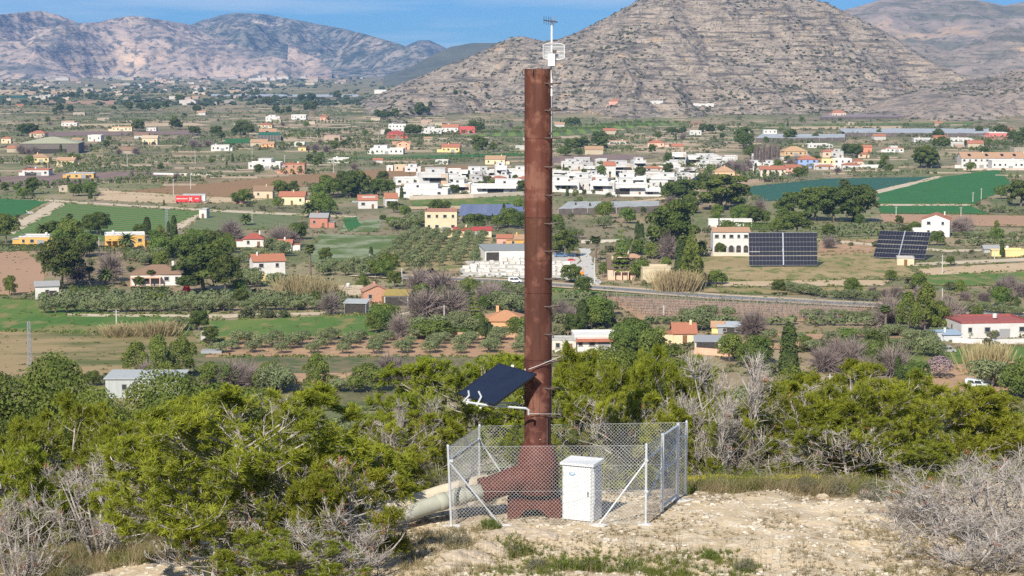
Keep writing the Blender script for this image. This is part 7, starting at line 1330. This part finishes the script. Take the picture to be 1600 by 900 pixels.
P = np.concatenate([onhill(9000, (640, 1500), (42, 54.5), g), onhill(1500, (-20, 330), (45.5, 52), g)]); dn = fbm(P[:, 0] * .8, P[:, 1] * .8, 3) + g.random(len(P)) * .5; P = P[dn > .08]; P[:, 2] -= .01
kind(blobs(P, .013 + .065 * g.random(len(P)) ** 3.5, 62, mat('loose_pebbles', (.42, .36, .28), (.62, .57, .49), 1.7, .95, detail=5), 'pebbles', .6), 'stuff')
def tufts(P, h, n, g, m, name, w=.006, lean=.45):
    k = len(P); B = np.repeat(P, n, 0) + np.stack([g.normal(0, .05, k * n), g.normal(0, .05, k * n), np.zeros(k * n) - .02], -1) * np.repeat(h, n)[:, None] * 4 * np.array((1, 1, .2)); hh = np.repeat(h, n) * (.5 + .8 * g.random(k * n))
    T = B + np.stack([g.normal(0, lean, k * n), g.normal(0, lean, k * n), np.ones(k * n)], -1) * hh[:, None]; a = g.random(k * n) * 6.28; s = np.stack([np.cos(a), np.sin(a), 0 * a], -1) * w * (0.6 + .8 * g.random((k * n, 1)))
    return kind(obj(name, mesh(name, np.stack([B - s, B + s, T + s * .3, T - s * .3], 1).reshape(-1, 3), [np.arange(k * n * 4).reshape(-1, 4)], None, [m])), 'stuff')
GR = leaf('fresh_grass', (.085, .125, .02), (.18, .20, .04), 2.0, .3); GD = leaf('dry_litter_grass', (.20, .155, .085), (.33, .27, .16), 2.0, .2); GY = leaf('yellow_flowers', (.42, .36, .03), (.55, .48, .05), 3.0, .2)
def pick(P, thr, sc_=.6, o=0): return P[fbm(P[:, 0] * sc_ + o, P[:, 1] * sc_ + o, 3) + g.random(len(P)) * .35 > thr]
A = pick(onhill(1700, (700, 1420), (42.5, 46.2), g), .40, .6, 5); tufts(A, .04 + .10 * g.random(len(A)), 14, g, GR, 'green_weeds')
A = pick(onhill(700, (840, 1080), (42, 44.3), g), .22, 1.3); tufts(A, .06 + .14 * g.random(len(A)), 12, g, GR, 'green_weeds')
A = pick(onhill(8000, (640, 1500), (42.5, 53.5), g), .26, .9, 9); tufts(A, .02 + .06 * g.random(len(A)), 10, g, GD, 'dry_weeds', .005, .9)
A = pick(onhill(2600, (1060, 1480), (52.6, 56.5), g), .22, 1.1, 3); tufts(A, .12 + .25 * g.random(len(A)), 16, g, GR, 'green_weeds'); A = pick(onhill(1900, (1060, 1500), (52.4, 56.5), g), .25, 1.0, 8); tufts(A, .14 + .3 * g.random(len(A)), 14, g, GD, 'dry_weeds'); A = onhill(420, (1075, 1290), (53.6, 56.5), g); A[:, 2] += .28; tufts(A, np.full(len(A), .04), 7, g, GY, 'yellow_flowers', .012)
A = onhill(1300, (-20, 260), (49.5, 56), g); tufts(A, .12 + .25 * g.random(len(A)), 14, g, GD, 'dry_weeds'); A = onhill(900, (-20, 300), (49.5, 57), g); tufts(A, .12 + .22 * g.random(len(A)), 14, g, GR, 'green_weeds'); A = onhill(500, (620, 760), (43, 47.5), g); tufts(A, .05 + .14 * g.random(len(A)), 12, g, GD, 'dry_weeds'); A = onhill(1300, (1240, 1620), (42.5, 50), g); u_p = 800 + A[:, 0] / A[:, 1] * F; A = pick(A[g.random(len(A)) < np.clip((u_p - 1300) / 220, 0, 1)], .2, 1.2, 4); tufts(A, .06 + .18 * g.random(len(A)), 14, g, GD, 'dry_weeds')
A = onhill(260, (700, 1300), (42.5, 46), g); tufts(A, .25 + .25 * g.random(len(A)), 3, g, GD, 'dry_stalks', .004, .15)
def lowbush(px, py, d, hpx, wpx, m, label):
    q = D(px, py, d); p = np.array((q[0], d, hz(q[0], d) - .03)); s = sc(p); gg = np.random.default_rng(int(px)); n = 420; h, w = hpx / s, wpx / s; P = gg.normal(size=(n, 3)); P /= np.linalg.norm(P, axis=1)[:, None]; P[:, 2] = np.abs(P[:, 2]); P *= (gg.random(n) ** .5)[:, None]; T = P * (w / 2, w / 2, h)
    V, Q = brushes(T, P + (0, 0, .5) + gg.normal(0, .3, (n, 3)), np.full(n, .06), gg, 5, .14); e = empty('low_shrub', p); obj('foliage', mesh('foliage', V, [Q], None, [m]), e); A_ = np.zeros((60, 3)); B_ = T[:60] * .9; V, Q = prisms(A_, B_, np.full(60, .006), np.full(60, .003)); obj('stems', mesh('stems', V, [Q], None, [TWIG]), e); tag(e, label, 'shrub')
LT = leaf('grey_thyme', (.13, .13, .08), (.22, .21, .14), 3, .2); LG2 = leaf('green_shrub', (.10, .14, .025), (.20, .24, .05), 3, .3)
for a in [(805, 868, 45.2, 40, 55, LG2, 'green shrub right of the cracked rock'), (715, 850, 46.0, 30, 55, LT, 'grey-green shrub behind the large angular rock'), (765, 822, 47.6, 18, 40, LG2, 'small green shrub at the left brace footing'), (925, 884, 43.8, 22, 46, LG2, 'bright green weed patch at the bottom centre, left part'), (985, 892, 43.4, 26, 54, LG2, 'bright green weed patch at the bottom centre, right part'), (880, 890, 43.6, 26, 50, LG2, 'bright green clump at the bottom edge under the cabinet'), (1110, 872, 44.6, 18, 34, LG2, 'small green clump in the lower clearing'), (1165, 890, 43.7, 22, 40, LT, 'grey-green cushion at the lower right of the clearing'), (1310, 775, 52.6, 34, 44, LT, 'grassy grey shrub at the back right of the clearing'), (1360, 788, 51.6, 34, 50, LT, 'second grassy grey shrub at the back right of the clearing'), (1260, 770, 53, 30, 44, LT, 'third grassy shrub at the back of the clearing'), (1130, 758, 54, 30, 90, LG2, 'wide yellow-green shrub behind the gate'), (1190, 752, 54.5, 36, 80, LG2, 'yellow-flowering shrub at the back of the clearing'), (690, 720, 53.5, 70, 130, LT, 'round grey-green bush left of the fence'), (650, 730, 53, 60, 100, LT, 'grey bush above the pipe'), (840, 885, 43.8, 20, 40, LT, 'grey cushion plant at the bottom edge'), (120, 870, 49.5, 24, 60, LT, 'dry tuft at the lower left')]: lowbush(*a)

# ---------------------------------------------------------------- labels of repeats by their nearest landmark
import collections
seen = collections.defaultdict(list)
for o, desc, (px, py) in AUTO:
    best = min(LANDMARKS, key=lambda q: math.hypot(px - q[1], (py - q[2]) * 2.2)); dx, dy = px - best[1], (py - best[2]) * 2.2
    rel = ('left of' if dx < 0 else 'right of') if abs(dx) > abs(dy) else ('behind' if dy < 0 else 'in front of'); seen[(desc, rel, best[0], o['category'])].append((math.hypot(dx, dy), o))
for (desc, rel, lm, cat), lst in seen.items():
    lst.sort(key=lambda q: q[0])
    for i, (_, o) in enumerate(lst): o['label'] = '%s %s the %s' % (desc, rel, lm) + ('' if len(lst) == 1 else (', nearest to it' if i == 0 else ', %s nearest to it' % num(i)))
# ---------------------------------------------------------------- haze over the plain
b = MB().box((0, 6750, (VZ - 2.2 + 620) / 2), (29000, 14800, 620 - VZ + 2.2)); hm = bpy.data.materials.new('haze'); hm.use_nodes = True; n_ = hm.node_tree.nodes; n_.clear()
ho = n_.new('ShaderNodeOutputMaterial'); pv_ = n_.new('ShaderNodeVolumePrincipled'); pv_.inputs['Color'].default_value = (.27, .52, 1.0, 1); pv_.inputs['Density'].default_value = 5.6e-5; pv_.inputs['Anisotropy'].default_value = 0.0
hm.node_tree.links.new(pv_.outputs[0], ho.inputs['Volume']); kind(b.build('haze', hm), 'stuff')
